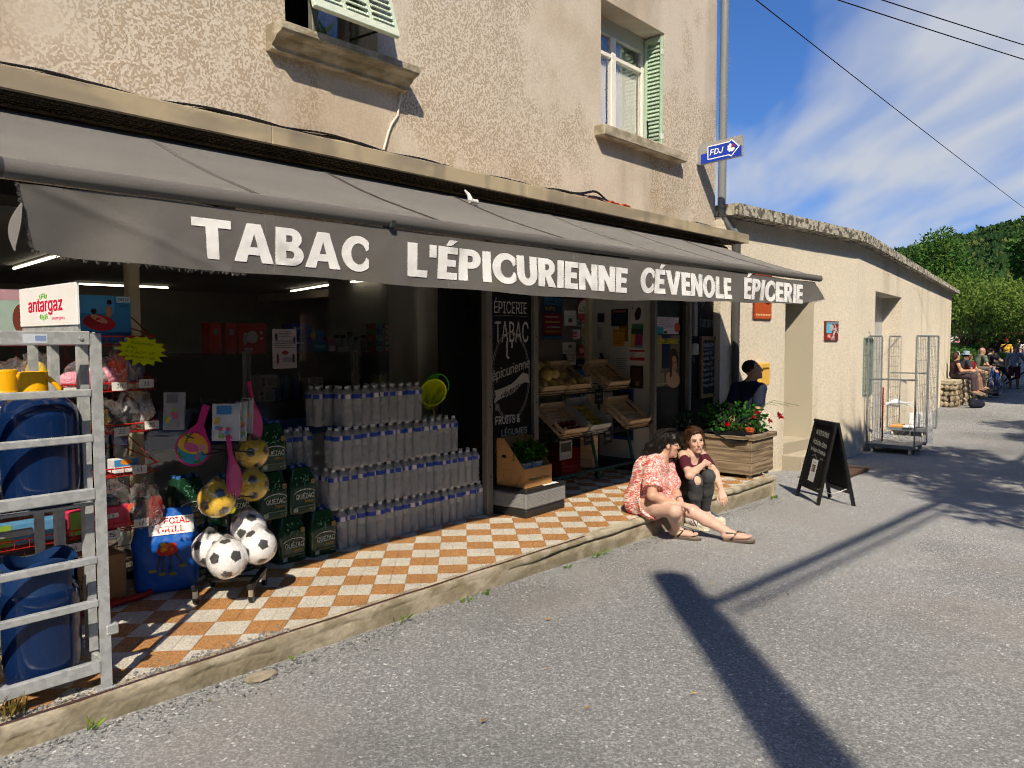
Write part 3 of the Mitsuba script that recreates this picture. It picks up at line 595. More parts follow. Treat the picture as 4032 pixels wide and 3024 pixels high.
# ---------------------------------------------------------------- awning
AW = thing('awning', 'long grey shop awning with white lettering on its hanging valance', 'awning')
def awning():
    x0, x1 = .93, 8.72
    u = np.linspace(0, 1, 240); v = np.linspace(0, 1, 26); U, V = np.meshgrid(u, v, indexing='ij')
    X = x0 + .24 * V * 0 + U * (x1 - x0); Y = 4.36 + (3.17 - 4.36) * V; Z = 2.83 + (2.345 + .055 * U - 2.83) * V
    seam = np.min(np.abs(X[..., None] - np.array([1.93, 3.05, 4.2, 5.36, 6.5, 7.65])), -1)
    Z = Z - .022 * np.sin(PI * V) + .006 * np.exp(-(seam / .03) ** 2) + .010 * (meshkit.fbm(np.stack([X * 1.3, V * 3, 0 * X], -1), 3, 4) - .5) * np.sin(PI * V)
    Z += .004 * np.sin(X * 23 + 4 * V) * np.exp(-((V - .97) / .10) ** 2)
    m = MB().slab(np.stack([X, Y, Z], -1), (0, 0, -.004), (.2, .2, .2)); put(m, 'cover', 'awning_cloth', AW, ang=60, label='sloping grey cloth of the awning')
    for x in (1.93, 3.05, 4.2, 5.36, 6.5, 7.65):
        m = MB()
        for dx in (-.012, .012):
            i = int((x - x0) / (x1 - x0) * 239); P = np.stack([0 * v + x + dx, Y[i], Z[i] + .0022], -1); m.tube(P, .0022, C('#4a4846'), 4)
        put(m, 'seam', 'matte', AW, ang=40)
    m = MB(); xx = np.linspace(x0 - .03, x1, 40); m.tube(np.stack([xx, 0 * xx + 3.155, 2.318 + .055 * np.linspace(0, 1, 40)], -1), .036, (.2, .2, .2), 16); put(m, 'front_bar', 'awning_cloth', AW, ang=40, label='cloth-covered front bar of the awning')
    m = MB(); m.cyl((x0 - .045, 3.155, 2.318), (x0 - .03, 3.155, 2.318), .037, C('#3b3a3a'), 18); put(m, 'end_cap', 'satin', AW); m = MB(); m.cyl((x1, 3.155, 2.373), (x1 + .012, 3.155, 2.373), .036, C('#55524f'), 18); put(m, 'end_cap', 'satin', AW)
    # valance
    u = np.linspace(0, 1, 520); v = np.linspace(0, 1, 24); U, V = np.meshgrid(u, v, indexing='ij')
    xa, xb = x0 + .02, x1 - .14
    X = xa + U * (xb - xa) + V * (.05 * np.exp(-U * 40)) + V * .27 * np.exp(-((1 - U) / .035) ** 1.2)
    zt = 2.272 + .052 * U + .004 * np.sin(X * 5.4); zb = 2.012 - .030 * np.exp(-((X - 4.3) / 1.6) ** 2) + .075 * U ** 2.5 + .004 * np.sin(X * 6 + 1) + .07 * np.exp(-((1 - U) / .03) ** 1.2) + .03 * np.exp(-U * 60)
    Z = zt + (zb - zt) * V
    def wave(X, V):
        return .012 * V * np.sin(X * 2.7 + .8) + .010 * V * np.sin(X * 6.1 + 2 * V) + .010 * (meshkit.fbm(np.stack([X * 5.5 + V, V * 2.4 + X * .8, 0 * X], -1), 4, 6) - .5) * (.4 + V) - .010 * np.exp(-((V - (X - 1.0) * 1.4) / .09) ** 2) * (X < 1.75)  + .05 * V * np.exp(-((X - 1.15) / .16) ** 2) - .03 * V * np.exp(-((X - 1.38) / .1) ** 2)
    Y = 3.150 + wave(X, V)
    m = MB().slab(np.stack([X, Y, Z], -1), (0, .003, 0), (.2, .2, .2)); put(m, 'valance', 'awning_cloth', AW, ang=70, label='grey hanging valance with frayed ends')
    for x in (1.95, 3.09, 4.24, 5.4, 6.54, 7.7):
        for dx in (-.02, .02):
            i = int((x + dx - xa) / (xb - xa) * 519); m = MB(); m.tube(np.stack([X[i], Y[i] - .0008, Z[i]], -1), .0016, C('#6d6a67'), 4); put(m, 'valance_stitch', 'matte', AW, ang=40)
    fr = MB(); g = rng(11)
    for i in list(range(0, 46)) + list(range(0, 46)):
        k = g.integers(0, 60); P = np.array([X[k, -1], Y[k, -1], Z[k, -1]]); fr.tube([P, P + [g.uniform(-.012, .008), -.004, -g.uniform(.005, .018)]], .0016, C('#5a5754'), 3)
    for i in range(120):
        k = g.integers(0, 24); P = np.array([X[0, k], Y[0, k], Z[0, k]]); fr.tube([P, P + [-g.uniform(.004, .016), -.003, g.uniform(-.014, .002)]], .0016, C('#5a5754'), 3)
    for i in range(30):
        k = g.integers(505, 520); P = np.array([X[k, -1], Y[k, -1], Z[k, -1]]); fr.tube([P, P + [g.uniform(-.003, .016), -.004, -g.uniform(.004, .016)]], .0016, C('#5a5754'), 3)
    put(fr, 'frayed_edge', 'matte', AW, ang=0, kind='stuff', label='frayed threads along the torn valance edge')
    m = MB(); tt = np.linspace(0, 1, 12); a = np.stack([.955 - .03 * np.sin(tt * 2), 3.14 + 0 * tt, 2.20 - .17 * tt], -1); w = .016 * np.sin(PI * np.clip(tt * 1.02, 0, 1)) + .002
    m.slab(np.stack([a - np.stack([w, 0 * w, 0 * w], -1), a + np.stack([w, 0 * w, 0 * w], -1)], 0), (0, .003, 0), C('#8a8784')); put(m, 'torn_strip', 'matte', AW, ang=60, label='torn cloth strip hanging at the left end of the awning')
    for word, a, b, z0, z1 in (('TABAC', 1.575, 2.50, 2.052, 2.228), ("L'ÉPICURIENNE", 2.755, 4.87, 2.046, 2.266), ('CÉVENOLE', 5.06, 6.55, 2.062, 2.292), ('ÉPICERIE', 6.81, 8.23, 2.078, 2.318)):
        p = fit(glyphs(word), a, z0, b, z1)
        t = trimesh.util.concatenate([trimesh.creation.extrude_polygon(q, .001, engine='earcut') for q in getattr(p, 'geoms', [p])])
        vv, ff = trimesh.remesh.subdivide_to_size(t.vertices, t.faces, .018)
        x = vv[:, 0]; z = vv[:, 1]; uu = (x - xa) / (xb - xa); ztt = 2.272 + .052 * uu + .004 * np.sin(x * 5.4); zbb = 2.012 - .030 * np.exp(-((x - 4.3) / 1.6) ** 2) + .075 * uu ** 2.5 + .004 * np.sin(x * 6 + 1)
        V = np.clip((ztt - z) / (ztt - zbb), 0, 1); y = 3.150 + wave(x, V) - .0028 - np.where(vv[:, 2] > .0005, .0012, 0)
        put((np.stack([x, y, z], 1), ff, np.tile([[.8, .8, .8]], (len(x), 1))), 'lettering', 'awning_paint', AW, ang=30, label=f'painted white word {word.title()}')
    dk = C('#3d3c3b')
    for x in (1.6, 4.8, 8.2):
        m = MB(); m.cyl((x, 4.5, 2.62), (x + .5, 3.75, 2.40), .022, dk, 8); m.cyl((x + .5, 3.75, 2.40), (x + .1, 3.17, 2.30), .020, dk, 8); put(m, 'folding_arm', 'satin', AW)
    m = MB(); m.cyl((1.2, 4.42, 2.80), (9.0, 4.42, 2.80), .055, C('#2a2928'), 14); put(m, 'roller', 'satin', AW)
    m = MB(); m.box((2.62, 3.12, 2.285), (2.66, 3.19, 2.33), C('#2e3532'), bev=.006); put(m, 'clip', 'satin', AW)
    m = MB(); m.cyl((4.20, 4.10, 2.745), (4.28, 4.10, 2.745), .018, C('#d7d7d4'), 12); m.tube([(4.21, 4.10, 2.75), (4.20, 4.11, 2.79), (4.17, 4.12, 2.82)], [.02, .014, .006], C('#e2e2df'), 8); put(m, 'white_bracket', 'satin', AW, label='small white bracket on top of the awning')
awning()

# ---------------------------------------------------------------- shop front
SF = thing('shop_front', 'dark shop front with glass, steel rails and chalk-painted panels', 'shop front')
rail = C('#6f6d68')
for a, b in ((4.985, 5.06), (5.63, 5.70), (7.795, 7.845), (8.60, 8.66)):
    m = MB(); m.box((a, 4.665, .16), (b, 4.735, 2.57), rail, bev=.006)
    for z in np.arange(.5, 2.5, .62): m.cyl(((a + b) / 2, 4.666, z), ((a + b) / 2, 4.662, z), .008, C('#151515'), 8)
    put(m, 'rail', 'satin', SF)
m = MB(); m.box((4.735, 4.99, .16), (5.28, 5.02, 2.6), C('#17181b')); put(m, 'black_panel', 'satin', SF, ang=0)
m = MB(); m.box((2.18, 5.20, .16), (2.25, 5.29, 2.7), C('#c4ba98'), bev=.008); put(m, 'mullion', 'satin', SF, label='cream window mullion behind the red display rack')
m = MB(); m.box((-1, 5.22, .16), (4.68, 5.28, .20), C('#3a3a38')); m.box((-1, 5.22, 2.52), (4.68, 5.28, 2.7), C('#2a2a2a')); put(m, 'window_frame', 'satin', SF, ang=0)
for a, b in ((-1, 2.18), (2.25, 4.68)):
    m = MB(); m.box((a, 5.245, .20), (b, 5.251, 2.52), (1, 1, 1)); put(m, 'window_glass', 'pane', SF, ang=0)
m = MB(); m.box((-1, 4.72, 2.48), (9.58, 5.10, 2.56), C('#252423')); put(m, 'head_beam', 'matte', SF, ang=0)
# chalk panel with the shop's name
def chalk(m, P, items, col, dz=.001):
    """items: (text, x0, y0, x1, y1, bold)"""
    for t, a, b, c, d, bold in items: m.prism(fit(text_poly(t, .05, bold), a, b, c, d), dz, dz + .0012, col, P)
def ring_line(pts, w): return sg.LineString(pts).buffer(w)
CP = key_of('chalk_panel', SF); M = mv(5.065, 4.70, .16) @ WALLX
m = MB(); m.box((0, 0, -.03), (.56, 2.42, 0), C('#101113'), M); f = split(*m.geo(), 30); scene[CP] = mikit.ply((f[0], f[1]), 'matte', smooth=True, color=f[2]); tag(CP, 'black panel with the shop name in chalk lettering')
m = MB(); ch = C('#a9a9a6'); dim = C('#77777a')
chalk(m, M, [('ÉPICERIE', .05, 1.79, .50, 1.93, False), ('TABAC', .06, 1.53, .52, 1.72, False), ('FRUITS &', .06, .79, .40, .87, True), ('LÉGUMES', .14, .68, .50, .76, True)], ch)
def slant(t, a, b, c, d, sk=14, rise=0.0): return sa.skew(fit(text_poly(t, .05), a, b, c, d), ys=rise, origin=(a, b))
m.prism(slant("l'", .21, 1.38, .30, 1.54), .001, .0022, ch, M); m.prism(slant('épicurienne', .02, 1.16, .54, 1.28, rise=12), .001, .0022, ch, M)
m.prism(slant('Produits régionaux', .06, .52, .52, .60), .001, .0022, C('#4b4b4d'), M); m.prism(slant('les', .06, .92, .12, .99), .001, .0022, dim, M)
el = sa.scale(sg.Point(0, 0).buffer(1, 40), .262, .40); el = sa.translate(el, .275, 1.22); m.prism(el.exterior.buffer(.004), .001, .0022, dim, M); m.prism(el.buffer(-.018).exterior.buffer(.002), .001, .0022, dim, M)
rb = sg.Polygon([(.04, .99), (.12, 1.02), (.30, 1.06), (.46, 1.16), (.53, 1.15), (.52, 1.23), (.44, 1.25), (.28, 1.15), (.12, 1.11), (.05, 1.10), (.07, 1.05)]); m.prism(rb, .0022, .0034, C('#9b9b98'), M)
m.prism(sa.rotate(fit(text_poly('cévenole', .05, True), .13, 1.055, .44, 1.125), 17), .0034, .0046, C('#141416'), M)
for yy in (1.77, .66, .50): m.prism(ring_line([(.05, yy), (.51, yy)], .0018), .001, .002, dim, M)
for xx in (.045, .525): m.prism(ring_line([(xx, .05), (xx, 2.3)], .0012), .001, .002, C('#3c3c3e'), M)
put(m, 'chalk_lettering', 'matte', CP, ang=0)
# door with posters
D = key_of('door', SF); m = MB(); m.box((7.85, 4.72, .16), (7.93, 4.77, 2.5), C('#3b3428')); m.box((8.53, 4.72, .16), (8.60, 4.77, 2.5), C('#2c2a27')); m.box((7.93, 4.73, .16), (8.53, 4.76, .30), C('#1d1c1b')); m.box((7.93, 4.742, .30), (8.53, 4.752, 2.5), C('#0e0e10'))
f = split(*m.geo(), 30); scene[D] = mikit.ply((f[0], f[1]), 'satin', smooth=True, color=f[2]); tag(D, 'dark glazed door with two posters')
m = MB(); m.box((7.88, 4.68, 1.02), (7.90, 4.72, 1.16), C('#191919'), bev=.004); put(m, 'handle', 'satin', D)
m = MB(); m.box((8.66, 4.71, .16), (9.60, 4.75, 2.5), C('#141516')); put(m, 'dark_panel', 'matte', SF, ang=0, label='black chalk-painted panel with opening hours')
m = MB(); M = mv(8.66, 4.71, .16) @ WALLX; cg = C('#6b6c6e')
m.prism(fit(text_poly('horaires', .05), .30, 1.86 - .16, .72, 2.0 - .16), .001, .0022, cg, M)
for s in (-1, 1):
    t = np.linspace(0, 1, 30); m.prism(ring_line(np.stack([.52 + s * (.03 + .25 * t), 2.02 + .03 * np.sin(t * 9)], 1), .004), .001, .0022, cg, M); a = np.linspace(0, 5, 30); m.prism(ring_line(np.stack([.52 + s * (.20 + .06 * np.cos(a) * (1 - a / 7)), 1.98 + .05 * np.sin(a) * (1 - a / 7)], 1), .004), .001, .0022, cg, M)
    m.prism(ring_line(np.stack([.50 + s * (.03 + .20 * t), .64 + .02 * np.sin(t * 7)], 1), .004), .001, .0022, cg, M)
m.prism(fit(text_poly('DU', .05), .04, 1.27, .16, 1.35), .001, .0022, cg, M)
put(m, 'chalk_scrolls', 'matte', SF, ang=0)
m = MB(); m.box((8.72, 4.66, 1.75), (8.79, 4.70, 2.45), C('#8d8b86')); m.box((8.69, 4.64, 1.52), (8.80, 4.70, 1.66), C('#a9a7a0'), bev=.01); put(m, 'switch_box', 'satin', SF)
HB = thing('chalkboard', 'wood-framed chalkboard with handwritten opening hours on the shop front', 'chalkboard'); M = mv(8.92, 4.70, .97) @ WALLX
m = MB()
for a in ((0, 0, .05, .78), (.57, 0, .62, .78), (.05, 0, .57, .05), (.05, .73, .57, .78)): m.box((a[0], a[1], 0), (a[2], a[3], .03), C('#6d5a3e'), M)
put(m, 'frame', 'satin', HB, ang=0); m = MB(); m.box((.05, .05, .004), (.57, .73, .012), C('#20262c'), M); put(m, 'board', 'matte', HB, ang=0)
m = MB(); lines = ['Horaires d\'été', 'Lundi 8h - 13h', 'Mardi 8h - 12h30 16h30', 'Mercredi 8h - 12h30', 'Jeudi 8h - 12h30 16h30', 'Vendredi 8h - 12h30', 'Samedi 8h - 12h30 16h30', 'Dimanche 8h30 - 13h']
for i, t in enumerate(lines):
    y = .64 - .068 * i - (.03 if i else 0); m.prism(sa.skew(fit(text_poly(t, .05), .08, y, .52 if i else .36, y + (.042 if i else .06)), ys=2, origin=(.08, y)), .0122, .0134, C('#a9adb0'), M)
m.prism(ring_line([(.08, .615), (.5, .62)], .003), .0122, .0134, C('#a9adb0'), M); put(m, 'handwriting', 'matte', HB, ang=0)

# lit fluorescent tubes on the shop ceiling
lamp_at = [((3.2, 9.4), (3.38, 11.5)), ((2.9, 8.4), (3.0, 9.0)), ((7.9, 10.9), (8.45, 13.0)), ((7.75, 9.6), (7.8, 10.3)), ((4.95, 13.8), (5.7, 13.75)), ((5.9, 13.7), (6.4, 13.68))]
wh = ['long lit ceiling tube behind the gas rack sign, seen lengthwise', 'lit ceiling tube nearest the left edge of the picture', 'long lit ceiling tube above the shelves with red packs', 'short lit ceiling tube just right of the longest one', 'lit ceiling tube at the back, left of the cream mullion', 'lit ceiling tube at the back, right of the cream mullion']
for (a, b), w in zip(lamp_at, wh):
    L = thing('ceiling_lamp', w, 'lamp'); q = np.array(b) - np.array(a)
    m = MB(); m.cyl((*a, 2.655), (*b, 2.655), .016, C('#e8e6dc'), 10); f = split(*m.geo(), 40)
    d = mikit.ply((f[0], f[1]), 'matte', smooth=True, color=f[2]); d['emitter'] = {'type': 'area', 'radiance': {'type': 'rgb', 'value': [1.3, 1.15, .85]}}; scene[key_of('tube', L)] = d
    m = MB(); m.cyl((*a, 2.685), (*b, 2.685), .014, C('#9a9a94'), 6); put(m, 'batten', 'matte', L)

# ---------------------------------------------------------------- warehouse next door
WH = thing('warehouse', 'low cream roughcast warehouse with a flat concrete roof edge', 'building')
a1, a2 = math.radians(-5), math.radians(6)
d1, d2 = np.array([math.cos(a1), math.sin(a1)]), np.array([math.cos(a2), math.sin(a2)])
A0 = np.array([9.3, 4.611]); A1 = np.array([13.48, 4.246]); A2 = A1 + d2 * 13.0
def vert_wall(o, d, poly, th, bs, label=None, name='wall'):
    M = basis(np.array([o[0], o[1], 0]), np.array([d[0], d[1], 0]), np.array([0, 0, 1.0]), np.array([d[1], -d[0], 0]))
    m = MB().prism(poly, -th, 0, (.6, .55, .45), M); return put(m, name, bs, WH, ang=0, label=label), M
L1 = float(np.linalg.norm(A1 - A0))
w1 = rect(0, -.5, L1, 3.27).difference(rect(1.73, -.6, 2.64, 2.35))
k, M1 = vert_wall(A0, d1, w1, .45, 'roughcast', 'cream roughcast wall with a doorway')
w2 = sg.Polygon([(0, -.5), (13.0, -.5), (13.0, 3.06), (0, 3.27)]).difference(rect(1.49, -.6, 4.25, 2.57)).difference(rect(8.9, 1.2, 9.25, 1.42)).difference(rect(9.6, 2.1, 9.72, 2.42))
k, M2 = vert_wall(A1, d2, w2, .45, 'roughcast', 'cream roughcast wall with a garage door opening')
m = MB(); m.box((1.6, -.4, -.75), (2.75, 2.5, -.70), C('#a09a8c'), M1); m.box((2.629, -.4, -.70), (2.6392, 2.349, -.006), C('#b7b09e'), M1); put(m, 'doorway_lining', 'matte', WH, ang=0, label='smooth rendered lining of the doorway')
m = MB(); m.box((1.73, -.5, -.5), (2.628, .20, -.02), C('#a39b8a'), M1, bev=.01); m.box((1.70, -.5, -.015), (2.60, .04, .30), C('#a39b8a'), M1, bev=.012); put(m, 'doorstep', 'matte', WH, label='two pale steps in the doorway')
m = MB()
for i in range(6): m.box((1.4 + i * .5, -.4, -.40), (1.895 + i * .5, 2.6, -.36), C('#a7a9ab'), M2, bev=.004)
put(m, 'garage_door', 'satin', WH, label='grey garage door in the deep opening')
m = MB(); m.box((8.8, 1.1, -.44), (9.4, 1.5, -.40), C('#15130f'), M2); m.box((9.5, 2.0, -.44), (9.8, 2.5, -.40), C('#8d8168'), M2); put(m, 'vent_back', 'matte', WH, ang=0)
m = MB(); e0 = np.array([9.312, 4.39]); e1 = np.array([13.19, 4.05]); e2 = np.array([26.9, 5.49]); dep = 5.0
n1, n2 = np.array([-d1[1], d1[0]]), np.array([-d2[1], d2[0]])
top = np.array([[e0[0], e0[1], 3.42], [e1[0], e1[1], 3.415], [e2[0], e2[1], 3.155]]); xs = [0] ; P = []
for a, b, n in ((0, 1, 34), (1, 2, 120)):
    for t in np.linspace(0, 1, n, endpoint=(b == 2)): P.append(top[a] * (1 - t) + top[b] * t)
P = np.array(P); g = rng(9); th = np.interp(P[:, 0], [9, 13.2, 27], [.14, .15, .095])
n_ = np.where(P[:, :1] < 13.19, n1, n2); nz = (meshkit.fbm(P * 5, 3, 3) - .5)[:, None] * .012
back = P[:, :2] + np.where(P[:, :1] < 13.19, n1, n2) * dep; back[:, 0] = P[:, 0]
F0 = np.concatenate([P[:, :2] + n_ * nz, P[:, 2:]], 1); F1 = np.concatenate([P[:, :2] + n_ * nz * .7, (P[:, 2] - th)[:, None]], 1)
Bt = np.concatenate([back, P[:, 2:]], 1); Bb = np.concatenate([back, (P[:, 2] - th)[:, None]], 1)
m.sheet(np.stack([Bb, F1, F0, Bt], 1), (.3, .3, .26), flip=False)
m.sheet(np.stack([[Bb[0], Bt[0]], [F1[0], F0[0]]], 0), (.3, .3, .26), flip=True); m.sheet(np.stack([[Bb[-1], Bt[-1]], [F1[-1], F0[-1]]], 0), (.3, .3, .26))
put(m, 'roof_slab', 'lichen', WH, ang=30, label='lichen-spotted concrete roof edge')
m = MB(); m.box((12.99, -.5, -6), (13.0, 3.0, -.46), C('#9c927c'), M2); put(m, 'end_wall', 'roughcast', WH, ang=0)
# glazed plaques and letter box
def plaque(u, z, w, h, label, draw):
    k = thing('plaque', label, 'plaque'); M = M1 @ mv(u, z, 0); m = MB(); m.box((0, 0, .002), (w, h, .028), C('#6b2f22'), M, bev=.004); put(m, 'tablet', 'satin', k); m = MB(); draw(m, M); put(m, 'picture', 'satin', k, ang=0)
def cow(m, M):
    m.prism(rect(.012, .012, .47, .69), .0282, .0296, C('#b4522b'), M); m.prism(rect(.16, .36, .46, .50), .0296, .0306, C('#3f7a3b'), M)
    m.prism(shapely.union_all([sa.scale(sg.Point(.16, .42).buffer(1), .07, .05), rect(.10, .24, .125, .40), rect(.14, .22, .16, .40), rect(.19, .24, .215, .40), sg.Point(.10, .50).buffer(.035)]), .0306, .032, C('#d8b27c'), M)
    wh = sg.Point(.36, .30).buffer(.085); m.prism(wh.exterior.buffer(.009), .0306, .032, C('#3a1d14'), M)
    for a in range(6): m.prism(ring_line([(.36, .30), (.36 + .085 * math.cos(a), .30 + .085 * math.sin(a))], .004), .0306, .032, C('#3a1d14'), M)
    m.prism(ring_line([(.2, .36), (.40, .36)], .008), .0306, .032, C('#3a1d14'), M)
    for i in range(9): m.prism(rect(.05 + .045 * i, .05, .08 + .045 * i, .075), .0296, .0306, C('#e0b58a'), M)
plaque(.80, 1.98, .48, .70, 'terracotta plaque with an ox and cart, under the awning\'s right end', cow)
def bike(m, M):
    m.prism(rect(.012, .012, .458, .298), .0282, .0296, C('#74302c'), M); m.prism(rect(.03, .12, .22, .27), .0296, .0306, C('#57b6d6'), M); m.prism(rect(.14, .16, .27, .25), .0306, .0314, C('#b8b4b0'), M)
    m.prism(rect(.05, .04, .20, .11), .0306, .0316, C('#c23a2c'), M); m.prism(rect(.03, .265, .45, .298), .0298, .0308, C('#6e8796'), M); m.prism(fit(text_poly('RUE', .05, True), .08, .055, .17, .095), .0316, .0324, C('#f0d9d0'), M)
    for a, b in (((.20, .02), (.40, .20)), ((.30, .02), (.30, .14)), ((.32, .25), (.40, .14)), ((.22, .20), (.36, .18))): m.prism(ring_line([a, b], .013), .0306, .032, C('#b9a9ab'), M)
    m.prism(sg.Point(.36, .06).buffer(.10).exterior.buffer(.009).intersection(rect(.02, .02, .46, .29)), .0306, .032, C('#cfc5c2'), M)
plaque(2.97, 1.68, .47, .31, 'small blue and brown glazed plaque on the warehouse wall beside the doorway', bike)
k = thing('letter_box', 'yellow letter box on the wall behind the shaded man', 'letter box')
m = MB(); m.box((.84, 1.08, .002), (1.09, 1.39, .12), C('#d8ad4e'), M1, bev=.012); put(m, 'case', 'satin', k); m = MB(); m.box((.89, 1.30, .1205), (1.05, 1.325, .124), C('#6b4a12'), M1); put(m, 'slot', 'satin', k, ang=0)
m = MB(); m.box((10.5, 3.55, -.215), (12.0, 4.05, -.165), C('#4f3f37'), rotz(0), bev=.006); put(m, 'drain_cover', 'matte', kind='structure', label='rusty metal drain cover at the foot of the warehouse')
# ---------------------------------------------------------------- gas cylinder rack, left edge
RK = thing('gas_rack', 'galvanised steel rack holding blue gas cylinders at the left edge', 'rack')
G = (.5, .52, .54)
def bar(lo, hi, name='rail', bev=.004): m = MB(); m.box(lo, hi, G, bev=bev); return put(m, name, 'galvanised', RK)
X0, X1, Y0, Y1 = .40, 1.385, 3.605, 4.44
for x in (X0, X1 - .045):
    for y in (Y0, Y1 - .045):
        m = MB(); m.box((x, y, .165), (x + .045, y + .012, 1.745), G); m.box((x + .033, y + .0121, .165), (x + .045, y + .045, 1.745), G); m.box((x - .015, y - .012, .160), (x + .06, y + .057, .167), G); put(m, 'post', 'galvanised', RK, ang=0)
for y in (3.745, 4.10): 
    m = MB(); m.box((X1 - .04, y, .30), (X1 - .028, y + .05, 1.70), G); m.box((X1 - .0279, y, .30), (X1 - .003, y + .01, 1.70), G); put(m, 'side_post', 'galvanised', RK, ang=0)
for z, h in ((1.695, .06), (1.472, .032), (1.273, .032), (1.02, .05), (.735, .032), (.542, .032), (.245, .055)):
    bar((X0 + .046, Y0 - .004, z), (X1 - .046, Y0 + .026, z + h))
    bar((X0 + .046, Y1 - .03, z), (X1 - .046, Y1, z + h), 'back_rail')
for z, h in ((1.697, .055), (1.00, .04), (.245, .045)): bar((X1 - .028, Y0 + .05, z), (X1 - .002, Y1 - .046, z + h), 'side_rail')
for z in (.985, .225):
    for y in (3.66, 3.80, 3.94, 4.08, 4.22, 4.36): bar((X0 + .02, y, z), (X1 - .03, y + .035, z + .012), 'shelf_bar', 0)
m = MB(); m.cyl((1.30, Y0 - .006, 1.725), (1.30, Y0 - .012, 1.725), .008, C('#8b8578'), 8); m.box((1.365, 3.60, .40), (1.42, 3.66, .45), G, bev=.006); put(m, 'bolt', 'galvanised', RK)
m = MB(); m.box((1.08, Y0 - .0052, 1.705), (1.17, Y0 - .0042, 1.742), C('#c6cfdb')); m.box((1.125, Y0 - .0058, 1.712), (1.166, Y0 - .0053, 1.735), C('#7f93bd')); put(m, 'sticker', 'satin', RK, ang=0)
SN = thing('gas_sign', 'white gas brand sign with red lettering on top of the rack', 'sign'); M = basis(np.array([1.285, 4.31, 1.782]), np.array([0, -1.0, 0]), np.array([0, 0, 1.0]), np.array([-1.0, 0, 0]))
m = MB(); m.box((0, 0, -.012), (.72, .182, 0), C('#e9e9e9'), M, bev=.002); put(m, 'panel', 'satin', SN)
m = MB(); m.box((0, -.035, -.02), (.70, -.001, -.008), G, M); put(m, 'bracket', 'galvanised', SN, ang=0)
m = MB(); red = C('#c3143f'); m.prism(fit(text_poly('antargaz', .05, True, .0), .125, .048, .56, .125), .0004, .0014, red, M); m.prism(fit(text_poly('energies', .05), .43, .022, .58, .042), .0004, .0014, C('#d8688a'), M)
for s, yy in ((1, .140), (-1, .036)):
    for i in range(-2, 3): m.prism(sa.translate(sa.rotate(sa.scale(sg.Point(0, 0).buffer(1), .006, .013), -i * 11 * s), .325 + i * .021, yy - abs(i) * .004 * s), .0004, .0014, C('#6fae3c'), M)
put(m, 'lettering', 'satin', SN, ang=0)
def cylinder(x, y, z, label, cap, h=.46):
    k = thing('gas_cylinder', label, 'gas cylinder', 'blue gas cylinders in the rack'); b = C('#0c2249'); r = .155
    m = MB(); m.lathe([(r * .8, z + .03), (r * .96, z + .045), (r, z + .09), (r, z + h - .09), (r * .97, z + h - .055), (r * .86, z + h - .02), (r * .62, z + h + .006), (.05, z + h + .022), (.0, z + h + .023)], b, mv(x, y, 0), 48); put(m, 'body', 'gloss', k, ang=50)
    m = MB(); P = []
    for a in np.linspace(0, 2 * PI, 49): P.append([(x + rr * math.cos(a), y + rr * math.sin(a), z + zz) for rr, zz in ((r * .93, .0), (r * .93, .062 + .012 * (math.sin(2 * a) > .3)))])
    m.slab(np.array(P), (0, 0, 0.0), b * .8); P2 = np.array(P); P2[:, :, :2] = (P2[:, :, :2] - [x, y]) * .96 + [x, y]; m.sheet(P2, b * .7, True); put(m, 'foot_ring', 'satin', k, ang=50)
    if cap:
        m = MB(); yl = C('#e8ac0c'); cx, cy = x - .02, y - .01; m.lathe([(.058, z + h + .008), (.062, z + h + .02), (.057, z + h + .03), (.057, z + h + .118), (.055, z + h + .121), (.052, z + h + .118), (.052, z + h + .04), (0, z + h + .04)], yl, mv(cx, cy, 0), 32)
        put(m, 'valve_cap', 'satin', k, ang=40, label='yellow valve cap'); m = MB(); m.tube([(cx + .045, cy - .035, z + h + .095), (cx + .062, cy - .05, z + h + .075), (cx + .085, cy - .055, z + h + .045), (cx + .088, cy - .05, z + h + .028)], .011, yl, 8); put(m, 'cap_lever', 'satin', k)
    return k
cylinder(1.19, 3.80, 1.0, 'blue gas cylinder with a yellow cap on the upper shelf, nearer to the street', True)
cylinder(1.175, 4.14, 1.0, 'blue gas cylinder with a yellow cap on the upper shelf, behind the front one', True)
k = cylinder(1.17, 3.80, .238, 'scuffed blue gas cylinder with a raised collar on the lower shelf', False, .44)
m = MB(); P = []
for a in np.linspace(-.4, 2 * PI - .9, 44): P.append([(1.17 + rr * math.cos(a), 3.80 + rr * math.sin(a), .238 + zz) for rr, zz in ((.145, .39), (.15, .52 + .02 * math.sin(3 * a)), (.135, .525 + .02 * math.sin(3 * a)), (.13, .40))])
m.sheet(np.array(P), C('#15315c')); put(m, 'collar', 'satin', k, ang=50)
cylinder(.85, 3.86, .238, 'blue gas cylinder on the lower shelf at the very edge of the picture', False, .44); cylinder(.84, 3.86, 1.0, 'blue gas cylinder on the upper shelf at the very edge of the picture', True)

